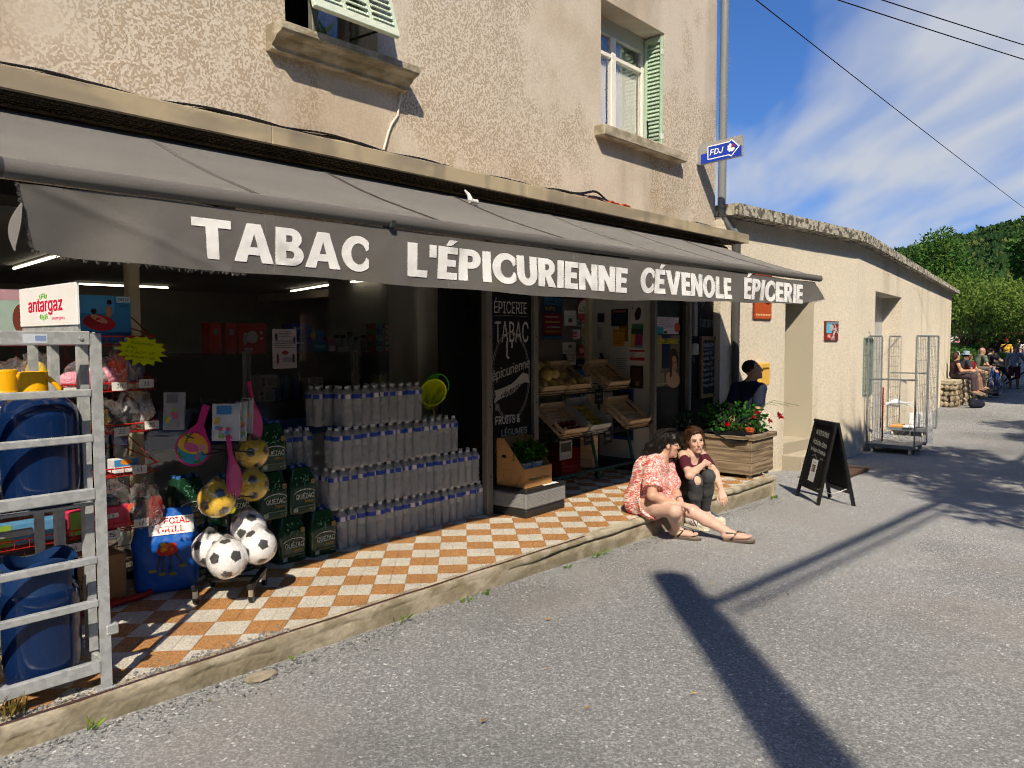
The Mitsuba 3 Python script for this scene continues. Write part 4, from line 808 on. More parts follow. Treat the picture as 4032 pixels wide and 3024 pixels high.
# ---------------------------------------------------------------- red wire display rack with beach goods
DR = thing('display_rack', 'red wire display rack with price cards behind the gas rack', 'rack'); rd = C('#a02018')
m = MB(); m.cyl((1.80, 5.02, .2), (1.80, 5.02, 2.0), .02, C('#8c1512'), 10); m.cyl((1.15, 5.02, .2), (1.15, 5.02, 2.0), .02, C('#8c1512'), 10); put(m, 'uprights', 'satin', DR)
m = MB(); m.tube([(1.2, 4.60, .185), (2.02, 4.72, .185), (2.13, 4.80, .19), (2.12, 4.95, .19)], .018, rd, 8); m.tube([(1.8, 5.0, .2), (1.85, 4.7, .19)], .018, rd, 8); put(m, 'foot', 'satin', DR)
shelf_z = (1.69, 1.42, 1.175, .92, .60)
for z in shelf_z:
    m = MB(); xa, xb, ya, yb = 1.05, 2.06, 4.72, 5.02
    for y in np.linspace(ya, yb, 7): m.cyl((xa, y, z), (xb, y, z), .0028, rd, 4)
    for x in np.linspace(xa, xb, 15): m.cyl((x, ya, z), (x, yb, z), .0022, rd, 4); m.cyl((x, ya, z), (x, ya - .01, z + .05), .0022, rd, 4)
    m.tube([(xa, yb, z + .05), (xa, ya - .01, z + .05), (xb, ya - .01, z + .05), (xb + .09, ya + .07, z + .05), (xb, yb, z + .12)], .0042, C('#c4271b'), 5); m.tube([(xb, ya, z), (xb + .09, ya + .07, z + .0), (xb, yb, z)], .0032, rd, 5)
    m.tube([(xb - .01, yb - .02, z + .22), (xb + .07, ya + .06, z + .05)], .0035, rd, 5)
    put(m, 'wire_shelf', 'satin', DR, ang=0)
m = MB()
for z in np.arange(.25, 1.95, .09): m.cyl((1.05, 5.03, z), (2.08, 5.03, z), .0022, rd, 4)
for x in np.arange(1.05, 2.08, .085): m.cyl((x, 5.03, .25), (x, 5.03, 1.95), .0022, rd, 4)
put(m, 'wire_back', 'satin', DR, ang=0)
def card(t, x, y, z, w=.085, h=.05):
    M = mv(x, y, z) @ WALLX @ rotz(.0); m = MB(); m.box((0, 0, 0), (w, h, .002), C('#d9d9d6'), M)
    if t: m.prism(fit(text_poly(t, .03), w * .3, h * .25, w * .7, h * .75), .0021, .003, C('#3b3b3e'), M)
    put(m, 'price_card', 'matte', DR, ang=0)
for t, x, z in (('29', 1.60, 1.405), ('30', 1.855, 1.425), ('31', 2.01, 1.435), ('35', 2.035, 1.185), ('35', 1.86, 1.16), ('41', 1.955, .925), ('46', 1.955, .605), ('5', 1.79, .565), ('44', 1.58, .53), ('3', 1.37, .48), ('42', 1.15, .43)): card(t, x, 4.700, z)
def bag(x, y, z, r, cols, label, cat='bag of beach goods', seed=0, film=True):
    """goods in a crumpled clear bag"""
    k = thing('bagged_goods', label, cat); g = rng(seed)
    for j, c in enumerate(cols):
        b = trimesh.creation.icosphere(subdivisions=3); v = b.vertices; n = .75 + .5 * meshkit.fbm(v * 1.6 + seed + j, 3, seed); v = v * n[:, None] * np.array(r) * (.72 if len(cols) > 1 else .85) + [x + (j - (len(cols) - 1) / 2) * r[0] * .8, y + g.uniform(-.2, .2) * r[1], z + r[2] * .75]
        m = MB().add(v, b.faces, C(c)); put(m, 'goods', 'satin', k, ang=60)
    if film:
        b = trimesh.creation.icosphere(subdivisions=3); v = b.vertices; n = .85 + .55 * np.abs(meshkit.fbm(v * 2.6 + seed, 4, seed + 3) - .5) * 2; v = v * n[:, None] * np.array(r) * 1.08; v[:, 2] = v[:, 2] + np.clip(v[:, 2], 0, None) * .35; v += [x, y, z + r[2] * .8]
        m = MB().add(v, b.faces, (1, 1, 1)); put(m, 'clear_bag', 'film', k, ang=22)
for a in ((1.20, 4.80, 1.44, (.10, .09, .08), ['#d48aa0', '#8a2f3a'], 'clear bag of pink goggles left on the second shelf'), (1.40, 4.82, 1.44, (.10, .09, .08), ['#e06a20', '#2c3f86'], 'clear bag with an orange and blue swim ring'), (1.50, 4.80, 1.44, (.07, .07, .10), ['#d6b92e'], 'clear bag with yellow swimming gear'),
          (1.72, 4.78, 1.44, (.10, .08, .07), ['#e39ab0', '#c9648a'], 'clear bag of pink water shoes beside the card 29'), (1.85, 4.80, 1.45, (.09, .09, .08), ['#cfc6c8', '#d98aa8'], 'clear bag of pale pink water shoes above the card 30'), (1.98, 4.80, 1.45, (.09, .09, .13), ['#e2561c', '#2a2f4f'], 'clear bag with orange and navy water shoes below the yellow star sign'),
          (1.86, 4.80, 1.20, (.11, .09, .08), ['#d8c630', '#1c1e24'], 'clear bag with a yellow diving mask'), (2.02, 4.80, 1.20, (.10, .09, .11), ['#23252b', '#c9c9cf'], 'clear bag with a black snorkel set above the card 35'), (1.62, 4.82, 1.20, (.12, .09, .08), ['#17181c', '#3b62b5'], 'bagged black and blue snorkel set in the middle shelf')):
    bag(*a, seed=int(a[0] * 100 + a[2] * 10))
bag(1.88, 4.84, .64, (.14, .09, .11), ['#18191d'], 'crumpled dark plastic bag above the card 46', seed=5); bag(2.05, 4.76, .60, (.10, .08, .12), ['#1b1a1d', '#7c1f1c'], 'dark bag sagging over the end of the lowest wire shelf', seed=9)
def carton(name, lo, hi, faces, label, cat='box', a=0.0, prints=(), parent=None):
    """box with a coloured body and flat prints on the face towards the street; local x along the face"""
    k = thing(name, label, cat); w, d, h = np.array(hi) - np.array(lo); M = mv(*lo) @ rotz(a)
    m = MB(); m.box((0, 0, 0), (w, d, h), C(faces), M, bev=.004); put(m, 'box_body', 'satin', k, ang=25)
    if prints:
        m = MB(); W = M @ WALLX
        for j, (p, c, *l) in enumerate(prints):
            l = l[0] if l else j
            m.prism(p(w, h) if callable(p) else p, .0004 + .0006 * l, .0009 + .0006 * l, C(c), W)
        put(m, 'print', 'satin', k, ang=0)
    return k
def T(t, a, b, c, d, bold=True): return lambda w, h: fit(text_poly(t, .05, bold), a * w, b * h, c * w, d * h)
def R(a, b, c, d): return lambda w, h: rect(a * w, b * h, c * w, d * h)
def E(a, b, rx, ry, rot=0): return lambda w, h: sa.translate(sa.rotate(sa.scale(sg.Point(0, 0).buffer(1), rx * w, ry * h), rot), a * w, b * h)
carton('float_box', (1.69, 4.76, 1.705), (2.00, 4.88, 1.975), '#2f7fb5', 'blue box for an inflatable red island showing two bathers', 'box', prints=[(R(0, 0, 1, .22), '#24508f', 0), (R(0, .62, .7, 1), '#4a9ccb', 0), (R(.74, .86, .99, .99), '#b9d2dd', 1), (T('INTEX', .77, .89, .97, .96), '#33404e', 2), (T('26,95', .80, .76, .95, .82, False), '#222a35', 2),
       (E(.42, .42, .29, .17, -8), '#b8202c', 1), (E(.30, .45, .15, .10), '#8c1620', 2), (E(.42, .50, .16, .06, -25), '#c99276', 3), (E(.33, .66, .05, .06), '#2b1c16', 3), (E(.60, .66, .06, .12), '#b9805e', 3), (E(.61, .86, .045, .055), '#2b1c16', 3), (R(.36, .47, .44, .53), '#c0303a', 4), (T('ISLAND', .62, .04, .97, .14), '#3f78b0', 2)])
carton('float_box', (1.20, 4.78, 1.705), (1.62, 4.90, 1.99), '#9bb2ab', 'pale box with a bather behind the gas sign', 'box', prints=[(R(0, .8, 1, 1), '#b18f9a', 1), (E(.55, .45, .10, .28), '#6e3a30', 2), (E(.8, .4, .12, .3), '#4d8a55', 2)])
carton('small_box', (1.87, 4.74, .935), (2.01, 4.84, 1.015), '#cfd2d6', 'small white boxed toy on the wire shelf above the card 41', 'box', prints=[(R(0, .5, 1, 1), '#3e86c0', 1), (E(.5, .8, .25, .2), '#e08a22', 2)])
carton('small_box', (1.52, 4.74, .935), (1.66, 4.84, .99), '#e0b020', 'small yellow boxed toy behind the rack post', 'box', prints=[(R(0, 0, .4, 1), '#d9d4c4', 1)])
carton('long_box', (1.62, 4.74, .615), (2.06, 4.84, .745), '#c9385a', 'long pink and orange box above the card 46', 'box', prints=[(R(0, 0, .2, 1), '#7ba23a', 1), (R(.72, 0, 1, 1), '#e0603f', 1), (R(.82, .45, .97, .95), '#d9d6cf', 2), (R(.25, .5, .6, .7), '#dcd6d2', 2), (T('SABOTS', .3, .53, .55, .67), '#333333', 3)])
carton('long_box', (1.22, 4.75, .615), (1.60, 4.84, .73), '#4f86b0', 'long blue and green box behind the gas rack', 'box', prints=[(R(0, 0, .3, 1), '#7fa03a', 1)])
carton('brown_carton', (1.40, 4.74, .165), (1.92, 5.0, .46), '#8d6a42', 'brown cardboard box printed with black block letters beside the gas rack', 'box', prints=[(T('LASH JOUET', .1, .58, .66, .70), '#2f261b', 1), (T('VAL FEURI TI', .1, .42, .7, .54), '#2f261b', 1), (T('30800', .25, .28, .45, .38), '#2f261b', 1), (T('AGNES SUR', .22, .12, .7, .24), '#2f261b', 1)])
# yellow star sign
k = thing('star_sign', 'bright yellow star-shaped price sign on the display rack', 'sign'); M = mv(2.035, 4.70, 1.655) @ WALLX @ rotz(-.12); m = MB(); m.prism(star_poly(15, .15, .115, 1, .62, 3), 0, .002, C('#c9d400'), M); put(m, 'card', 'matte', k, ang=0)
m = MB()
for i, (t, a, b) in enumerate((('Chaussures', -.07, .06), ("d'eau", -.09, -.03), ('du 27 au 39 = 10€', -.10, .075), ('du 40 au 46 = 12€', -.10, .08))): m.prism(fit(text_poly(t, .02), a, .035 - i * .027, b, .051 - i * .027), .0021, .003, C('#3f4514'), M)
put(m, 'handwriting', 'matte', k, ang=0)
# charcoal bag
k = thing('charcoal_bag', 'blue paper charcoal bag reading SPECIAL GRILL beside the balls', 'bag'); ang = -.35; M0 = mv(2.17, 4.76, .162) @ rotz(ang)
b = Body()
for x in np.linspace(-.135, .135, 10): b.cap((x, 0, .05), (x, 0, .30), .05, .06, k=.02).cap((x, 0, .30), (x * 1.02, .01, .50), .06, .018, k=.02)
V, F = b.mesh(.008); V = relax(V, F, 2); V = V + ((meshkit.fbm(V * 14, 3, 2) - .5) * .018)[:, None] * np.array([.2, 1, .2]); V[:, 2] = np.clip(V[:, 2], 0, .53)
m = MB().add(V, F, C('#0f57b4'), M0); put(m, 'paper_bag', 'satin', k, ang=60)
def on_front(poly, l, c, m):
    t = trimesh.util.concatenate([trimesh.creation.extrude_polygon(q, .001, engine='earcut') for q in getattr(poly, 'geoms', [poly]) if q.area > 1e-8]); vv, ff = trimesh.remesh.subdivide_to_size(t.vertices, t.faces, .02)
    from scipy.spatial import cKDTree
    fr = V[V[:, 1] < 0]; tr = cKDTree(fr[:, [0, 2]]); d, i = tr.query(vv[:, :2], k=6); y = fr[i, 1].min(1) - .002 - .0008 * l - np.where(vv[:, 2] > .0005, .001, 0); m.add(np.stack([vv[:, 0], y, vv[:, 1]], 1), ff, C(c), M0)
m = MB(); on_front(rect(-.10, .365, .16, .47), 0, '#dbe0e6', m); on_front(fit(text_poly('SPECIAL', .05, True), -.075, .425, .135, .463), 1, '#c4262b', m); on_front(fit(text_poly('GRILL', .05, True), -.05, .375, .105, .413), 1, '#c4262b', m); on_front(fit(text_poly('4 kg', .05, True), .07, .31, .155, .34), 1, '#0b2c66', m)
g = rng(2)
on_front(sa.translate(sa.scale(sg.Point(0, 0).buffer(1), .06, .035), .0, .27), 1, '#c8281c', m)
for i in range(18): on_front(sa.translate(sg.Point(0, 0).buffer(.011), g.uniform(-.045, .045), .285 + g.uniform(-.012, .03)), 2, ['#e8b81c', '#e0701c', '#c8321c'][i % 3], m)
for a, bb in (((-.04, .24), (-.06, .15)), ((.02, .24), (.01, .13)), ((.045, .25), (.08, .18)), ((-.02, .24), (-.03, .13))): on_front(sg.LineString([a, bb]).buffer(.005), 2, '#33373a', m)
for p_ in ((-.085, .15), (.085, .165), (-.03, .125), (.03, .12)): on_front(sa.scale(sg.Point(p_).buffer(.018), 1.2, .6), 3, '#8c8430', m)
put(m, 'print', 'satin', k, ang=0)

# ---------------------------------------------------------------- ball and racket stand on castors
BS = thing('ball_stand', 'black display stand on castors hung with balls and rackets', 'stand'); bk = C('#1d1d1f')
c0 = np.array([2.39, 4.39]); ex, ey = np.array([.72, -.69]), np.array([.69, .72])
def at2(u, v, z): p = c0 + ex * u + ey * v; return np.array([p[0], p[1], z])
MBS = basis(at2(0, 0, 0), [ex[0], ex[1], 0], [ey[0], ey[1], 0], [0, 0, 1])
for u in (-.16, .16): m = MB(); m.box((u - .018, -.19, .245), (u + .018, .19, .28), bk, MBS, bev=.004); put(m, 'base_beam', 'satin', BS)
m = MB(); m.box((-.142, -.02, .247), (.142, .02, .277), bk, MBS, bev=.004); put(m, 'cross_beam', 'satin', BS)
for u in (-.16, .16):
    for v in (-.165, .165):
        p = at2(u, v, 0); cs = key_of('castor', BS); m = MB(); m.box((u - .012, v - .016, .20), (u + .012, v + .012, .244), C('#b8b8b4'), MBS); f = split(*m.geo(), 30); scene[cs] = mikit.ply((f[0], f[1]), 'steel', smooth=True, color=f[2])
        m = MB(); q = at2(u, v + .012, .192); a = np.array([ex[0], ex[1], 0]); m.cyl(q - a * .012, q + a * .012, .03, C('#151515'), 20); put(m, 'wheel', 'satin', cs)
m = MB(); m.cyl((*c0, .27), (*c0, 1.37), .014, bk, 12); put(m, 'pole', 'satin', BS)
for z in (1.36, 1.05, .78):
    m = MB()
    for a in range(4): dv = np.array([math.cos(a * PI / 2 + .3), math.sin(a * PI / 2 + .3), 0]); m.tube([at2(0, 0, z), at2(0, 0, z) + dv * .19, at2(0, 0, z) + dv * .20 + [0, 0, .02]], .004, bk, 6)
    put(m, 'hook_arm', 'satin', BS, ang=0)
ICO = trimesh.creation.icosahedron().vertices; ICO = ICO / np.linalg.norm(ICO, axis=1, keepdims=True)
def ball(px, r, white, label, seed, bagged):
    k = thing('ball', label, 'ball', 'footballs hung in nets on the stand'); b = trimesh.creation.icosphere(subdivisions=5); v = b.vertices; R_ = np.linalg.qr(rng(seed).normal(size=(3, 3)))[0]; I = ICO @ R_
    c = np.tile(C('#e6e7ea') if white else C('#e5bd07'), (len(v), 1))
    for q in I:
        a, bb, _ = frame(q); x, y = v @ a, v @ bb; th = np.arctan2(y, x) % (2 * PI / 5) - PI / 5; rr = np.hypot(x, y) * np.cos(th) / math.cos(PI / 5)
        dark = (rr < .31) & (v @ q > 0); c[dark] = C('#1b1b1e')
    m = MB().add(v * r + px, b.faces, c); f = m.geo(); kk = key_of('shell', k); scene[kk] = mikit.ply((f[0], f[1]), 'satin', smooth=True, color=f[2])
    if bagged:
        b = trimesh.creation.icosphere(subdivisions=3); v = b.vertices.copy(); n = 1.03 + .08 * np.abs(meshkit.fbm(v * 3 + seed, 3, seed) - .5); v = v * n[:, None] * r; t = np.clip(v[:, 2] / r - .75, 0, 1) * 2.2; v[:, :2] *= (1 - .8 * np.clip(t, 0, 1))[:, None]; v[:, 2] += t * .045
        m = MB().add(v + px, b.faces, (1, 1, 1)); put(m, 'clear_bag', 'film', k, ang=25)
ball((2.24, 4.15, .462), .113, True, 'white ball with black pentagons, lowest and nearest of the four', 1, True)
ball((2.255, 4.37, .475), .105, True, 'white ball with black pentagons on the left of the white cluster', 2, True)
ball((2.435, 4.14, .497), .105, True, 'white ball with black pentagons on the right of the white cluster', 3, True)
ball((2.47, 4.31, .575), .105, True, 'white ball with black pentagons at the back of the cluster', 4, True)
ball((2.235, 4.24, .795), .105, False, 'yellow ball half in the sun, left of the pink rackets', 5, True)
ball((2.53, 4.36, .82), .098, False, 'lower yellow ball on the right of the stand', 6, True)
ball((2.56, 4.40, 1.015), .098, False, 'upper yellow ball on the right of the stand', 7, True)
def racket(o, face, up, label, edge):
    k = thing('beach_racket', label, 'racket'); z = np.asarray(face, float) / np.linalg.norm(face); y = np.asarray(up, float); y = y - z * (y @ z); y /= np.linalg.norm(y); x = np.cross(y, z); M = basis(np.array(o), x, y, z)
    blade = shapely.union_all([sg.Point(0, 0).buffer(.105, 32), sg.Polygon([(-.075, .07), (.075, .07), (.02, .15), (-.02, .15)]), rect(-.02, .14, .02, .27)]); m = MB(); m.prism(blade, -.006, .006, C('#c42a7a'), M); put(m, 'frame', 'satin', k, ang=30)
    m = MB(); disc = sg.Point(0, 0).buffer(.092, 32)
    if not edge:
        for p_, c, l in ((disc, '#2b9fb8', 0), (disc.intersection(rect(-.1, -.005, .1, .1)), '#d9b233', 1), (disc.intersection(rect(-.1, .045, .1, .1)), '#e07f25', 1), (disc.intersection(sa.scale(sg.Point(-.02, .0).buffer(1), .07, .035)), '#d9b233', 2), (sa.translate(sa.scale(sg.Point(0, 0).buffer(1), .045, .026), -.01, .005), '#cc5a94', 3), (sg.LineString([(.03, .0), (.045, -.03), (.03, -.045), (.055, -.06)]).buffer(.007), '#cc5a94', 3), (disc.intersection(sg.Point(.05, .02).buffer(.022)), '#e08fae', 2),
                      (disc.intersection(sg.Polygon([(-.09, -.06), (-.05, -.03), (-.06, -.055), (-.02, -.06), (-.06, -.075)])), '#3c8f3a', 4), (disc.intersection(sg.Polygon([(.03, -.08), (.06, -.04), (.06, -.06), (.085, -.05), (.06, -.09)])), '#3c8f3a', 4), (sg.LineString([(-.05, .02), (-.045, .06)]).buffer(.003), '#3a2c20', 4), (sg.MultiLineString([[(-.045, .06), (-.075, .07)], [(-.045, .06), (-.03, .085)], [(-.045, .06), (-.015, .06)]]).buffer(.005), '#27603a', 4)):
            m.prism(p_, .0062 + .0004 * l, .0068 + .0004 * l, C(c), M)
        m.prism(disc, -.0068, -.0062, C('#2b9fb8'), M)
    else: m.prism(disc, .0062, .0068, C('#c8568f'), M); m.prism(disc, -.0068, -.0062, C('#2b9fb8'), M)
    put(m, 'print', 'satin', k, ang=0)
racket((2.21, 4.46, 1.075), (-.75, -.66, .05), (.25, -.2, 1.0), 'pink beach racket with a flamingo picture', False)
racket((2.325, 4.20, .90), (.60, -.72, .08), (-.16, .06, .9), 'pink beach racket seen edge-on, hanging above the white balls', True)
racket((2.62, 4.46, 1.19), (.55, -.70, .1), (-.15, .1, .9), 'pink beach racket seen edge-on, behind the upper yellow ball', True)
k = thing('small_ball', 'small yellow ball below the edge-on racket', 'ball'); m = MB(); m.sphere((2.295, 4.19, .735), .026, C('#dbe01a'), 3); put(m, 'shell', 'satin', k, ang=60)
for i, (o, w, h, c, lab) in enumerate((((2.28, 4.37, 1.12), .16, .22, '#c9ccd0', 'clear pack of a white spotted beach game in front of the stand pole'), ((2.44, 4.40, 1.10), .07, .24, '#b9bcc0', 'narrow clear pack of white shuttlecocks'), ((2.50, 4.43, 1.14), .07, .22, '#a9acb0', 'grey pack of beach game parts right of the pole'), ((2.08, 4.56, 1.19), .12, .22, '#9b9ca2', 'grey pack hanging behind the flamingo racket'))):
    k = thing('toy_pack', lab, 'toy pack'); M = basis(np.array(o), np.array([.68, -.73, 0]), np.array([.05, 0, 1.0]), np.array([-.73, -.68, 0])); g = rng(20 + i)
    nx = 14; U, V2 = np.meshgrid(np.linspace(0, 1, nx), np.linspace(0, 1, nx), indexing='ij'); P = np.stack([U * w, V2 * h, .012 * np.sin(U * PI) + .012 * (meshkit.fbm(np.stack([U * 4 + i, V2 * 5, 0 * U], -1), 3, i) - .5)], -1) @ M[:3, :3].T + M[:3, 3]
    m = MB().slab(P, M[:3, 2] * -.02, C(c)); put(m, 'packet', 'gloss', k, ang=40); m = MB()
    for j in range(9): m.prism(sa.translate(sa.scale(sg.Point(0, 0).buffer(1, 6), .014, .012), g.uniform(.15, .85) * w, g.uniform(.1, .6) * h), .020, .0206, C(['#c95a88', '#5aa0c9', '#7fb35a', '#d9b840'][j % 4]), M)
    m.prism(rect(w * .2, h * .72, w * .75, h * .95), .021, .0216, C(['#3e86c0', '#d0d0d0', '#707078', '#70707a'][i]), M); put(m, 'print', 'satin', k, ang=0)

# ---------------------------------------------------------------- packs of green mineral water
def green_pack(x, y, z, label, tilt=0.0, front=True):
    k = thing('green_water_pack', label, 'water pack', 'green mineral water six-packs'); w, d, h = .235, .17, .325; g = rng(int(x * 100 + z * 37)); M = mv(x, y, z) @ rotz(tilt)
    prof = [(0, .98), (.01, 1.0), (.06, 1.0), (.17, 1.0), (.21, .97), (.25, .86), (.29, .74), (.318, .66), (.325, .5)]
    t = np.linspace(0, 2 * PI, 61); P = []
    for zz, s in prof:
        sq = np.stack([np.sign(np.cos(t)) * np.abs(np.cos(t)) ** .35 * w / 2 * s, np.sign(np.sin(t)) * np.abs(np.sin(t)) ** .35 * d / 2 * (s * .9 + .1), 0 * t + zz], -1); bul = 1 + .03 * np.cos(3 * 2 * PI * sq[:, 0] / w) * (zz < .3)
        sq[:, 1] *= bul; sq[:, 1] += .006 * (meshkit.fbm(np.stack([sq[:, 0] * 25, sq[:, 1] * 25, sq[:, 2] * 18 + x * 9], -1), 3, 4) - .5); P.append(sq)
    P = np.array(P); m = MB().sheet(P, C('#173a29'), M is None, ); m.v[-1] = m.v[-1] @ M[:3, :3].T + M[:3, 3]; put(m, 'wrapped_bottles', 'gloss', k, ang=40)
    m = MB()
    for i in range(3):
        for j in range(2): m.cyl(M[:3, :3] @ np.array([(i - 1) * .062, (j - .5) * .066, .29]) + M[:3, 3], M[:3, :3] @ np.array([(i - 1) * .062, (j - .5) * .066, .338]) + M[:3, 3], .015, C('#3464a8'), 10)
    put(m, 'caps', 'satin', k, label='row of blue bottle caps', kind='stuff')
    W = M @ mv(-w / 2, -d / 2 - .008, 0) @ WALLX; m = MB(); m.prism(fit(text_poly('QUÉZAC', .05, True), .045, .10, .195, .15), .0, .001, C('#b9c4bd'), W); m.prism(fit(text_poly('Intense', .05), .115, .075, .185, .095), .0, .001, C('#b58a2e'), W)
    tt = np.linspace(.3, PI - .3, 16); m.prism(sg.LineString(np.stack([.118 - .088 * np.cos(tt), .135 + .035 * np.sin(tt)], 1)).buffer(.003), .0, .001, C('#b9c4bd'), W); m.prism(rect(.04, .045, .20, .055), 0, .001, C('#4b6a58'), W); m.prism(fit(text_poly('6x1,15L', .05), .155, .02, .205, .034), 0, .001, C('#8fa398'), W); m.prism(rect(.025, .015, .06, .045), 0, .001, C('#8fa398'), W); m.prism(rect(.17, .20, .205, .235), 0, .001, C('#7a6a3a'), W)
    for i in range(26): m.prism(sg.Point(g.uniform(.04, .16), .19 + g.uniform(0, .09)).buffer(g.uniform(.002, .006), 5), 0, .001, C('#5b8a74'), W)
    put(m, 'print', 'satin', k, ang=0)
for a in ((3.045, 4.80, .162, 'bottom green water pack, left of the two in front'), (3.30, 4.79, .162, 'bottom green water pack touching the clear bottles'), (2.905, 4.80, .492, 'green water pack in the second layer behind the lower yellow ball'), (3.145, 4.81, .492, 'green water pack in the second layer, nearest the clear bottles'), (2.91, 4.81, .822, 'topmost green water pack of the stack'), (2.66, 4.84, .162, 'green water pack at floor level behind the white balls'), (2.66, 4.86, .492, 'green water pack in the second layer behind the yellow balls'), (2.48, 4.95, .162, 'green water pack half hidden by the charcoal bag'), (2.42, 5.0, .492, 'green water pack standing up behind the charcoal bag'), (2.95, 5.02, .822, 'green water pack behind the topmost one')): green_pack(*a)

# ---------------------------------------------------------------- six-packs of clear water, four layers
def bottle_proto():
    H, r = .300, .0412; prof, z = [(.001, 0), (.036, 0), (.0405, .008)], .02
    while z < .155: prof += [(r, z), (r, z + .012), (r - .0042, z + .0155), (r - .0042, z + .0175), (r, z + .0205)]; z += .021
    prof += [(r, .172), (.0418, .20), (.0420, .240), (.0405, .248), (.033, .258), (.0215, .274), (.0145, .281), (.0145, .284)]
    m = MB(); m.lathe(prof, C('#c4c8cb'), n=16); f = split(*m.geo(), 50); body = mikit.ply((f[0], f[1]), 'water', smooth=True, color=f[2])
    m = MB(); m.lathe([(.0433, .208), (.0433, .241)], C('#2340a0'), n=20); f = m.geo(); c = f[2].copy(); a = np.arctan2(f[0][:, 1], f[0][:, 0]); c[np.abs(a + PI / 2) < .4] = C('#d4cfd0'); c[np.abs(a - .5) < .35] = C('#b9b9c4'); lab = mikit.ply((f[0], f[1]), 'satin', smooth=True, color=c)
    m = MB(); m.lathe([(.0165, .281), (.0165, .299), (.015, .301), (0, .301)], C('#cfd2d6'), n=14); f = split(*m.geo(), 40); cap = mikit.ply((f[0], f[1]), 'satin', smooth=True, color=f[2])
    return body, lab, cap
BODY, LAB, CAPP = bottle_proto()
def clear_pack(x, y, z, label, a=0.0, nx=3, ny=2, seed=0):
    k = thing('clear_water_pack', label, 'water pack', 'six-packs of clear bottled water'); g = rng(seed)
    for i in range(nx):
        for j in range(ny):
            M = mv(x, y, z) @ rotz(a) @ mv((i + .5) * .0865, (j + .5) * .0865, 0) @ rotz(g.uniform(0, 2 * PI)); b = again(BODY, 'bottle', M, k); again(LAB, 'label', M, b); again(CAPP, 'cap', M, b)
rows = [(3.44, 6, 4.700, .162, 'bottom layer'), (3.37, 6, 4.705, .464, 'second layer from the floor'), (3.40, 5, 4.71, .766, 'third layer from the floor'), (3.52, 3, 4.72, 1.068, 'top layer')]
NTH = ['first', 'second', 'third', 'fourth', 'fifth', 'sixth']; sd = 100
for x0_, n, y, z, lay in rows:
    for i in range(n):
        sd += 1; jit = rng(sd).uniform(-.012, .012); clear_pack(x0_ + i * .2615, y + jit, z, f'clear water six-pack, {NTH[i]} from the left in the {lay}', jit * .8, seed=sd)
for x, y, z, lab in ((3.18, 4.90, .464, 'clear water six-pack set back at the left end of the second layer from the floor'), (3.12, 4.92, .766, 'clear water six-pack set back at the left end of the third layer from the floor'), (3.38, 4.90, 1.068, 'clear water six-pack set back behind the top layer'), (3.9, 4.90, 1.068, 'clear water six-pack behind the right of the top layer'), (4.45, 4.89, .766, 'clear water six-pack behind the right of the third layer from the floor')):
    sd += 1; clear_pack(x, y, z, lab, seed=sd)

# ---------------------------------------------------------------- fishing nets
def fish_net(c, n, r, col, hand, hc, label):
    k = thing('fishing_net', label, 'fishing net', ''); a, b, d = frame(n); t = np.linspace(0, 2 * PI, 33); ringp = np.array([c + r * (np.cos(q) * a + np.sin(q) * b) for q in t]); m = MB(); m.tube(ringp, .006, C(col), 6); put(m, 'hoop', 'satin', k)
    U, V = np.meshgrid(t, np.linspace(0, 1, 14), indexing='ij'); rr = r * (np.cos(V * PI / 2) ** .6) * (1 - .25 * V) + .002; dep = .16 * V; wob = .03 * V * np.sin(5 * U)
    P = np.array(c) + (rr * np.cos(U) + 0)[..., None] * a + (rr * np.sin(U))[..., None] * b + (dep * .7 + wob)[..., None] * d; P[..., 2] -= .17 * V ** 1.4
    m = MB().sheet(P, C(col)); put(m, 'netting', 'net', k, ang=60); m = MB(); m.tube([np.array(hand[0]), np.array(hand[1])], .006, C(hc), 8); put(m, 'handle', 'satin', k)
    if 'group' in labels[k] and not labels[k]['group']: del labels[k]['group']
fish_net(np.array([4.56, 4.90, 1.265]), (.35, .92, .25), .118, '#e4f20a', ((4.59, 4.94, 1.13), (4.81, 4.92, .50)), '#e0a02a', 'yellow fishing net with a wooden handle leaning by the pillar')
fish_net(np.array([4.71, 5.02, 1.30]), (.3, .9, .2), .12, '#4fc238', ((4.70, 5.04, 1.14), (4.83, 5.0, .46)), '#1f4a8a', 'green fishing net with a blue handle behind the yellow one')

# ---------------------------------------------------------------- cool box and herbs
k = thing('cool_box', 'grey and black foam cool box standing on the tiles', 'cool box'); M = mv(5.10, 4.318, .161) @ rotz(.045)
m = MB(); m.box((0, 0, .075), (.60, .395, .215), C('#77797b'), M, bev=.012); put(m, 'body', 'satin', k)
m = MB(); m.box((.004, .004, 0), (.596, .391, .0745), C('#232425'), M, bev=.012); put(m, 'base', 'satin', k); m = MB(); m.box((-.006, -.006, .2152), (.606, .401, .252), C('#1d1e1f'), M, bev=.010); put(m, 'lid', 'satin', k)
for i in range(9):
    z = .092 + i * .0125
    m = MB()
    for a, b in ((.05, .30), (.37, .57)): m.box((a, -.004, z), (b, .001, z + .007), C('#8b8d8f'), M)
    m.box((-.004, .04, z), (.001, .36, z + .007), C('#8b8d8f'), M); put(m, 'rib', 'satin', k, ang=0)
HBX = thing('herb_carton', 'brown cardboard tray with cut-away sides holding potted basil', 'carton'); M = mv(5.14, 4.36, .416) @ rotz(.03); cb = C('#a98052')
side = sg.Polygon([(0, 0), (.33, 0), (.33, .42), (.24, .42), (.02, .17), (0, .17)]); MS = M @ basis(np.zeros(3), [0, 1.0, 0], [0, 0, 1.0], [1.0, 0, 0])
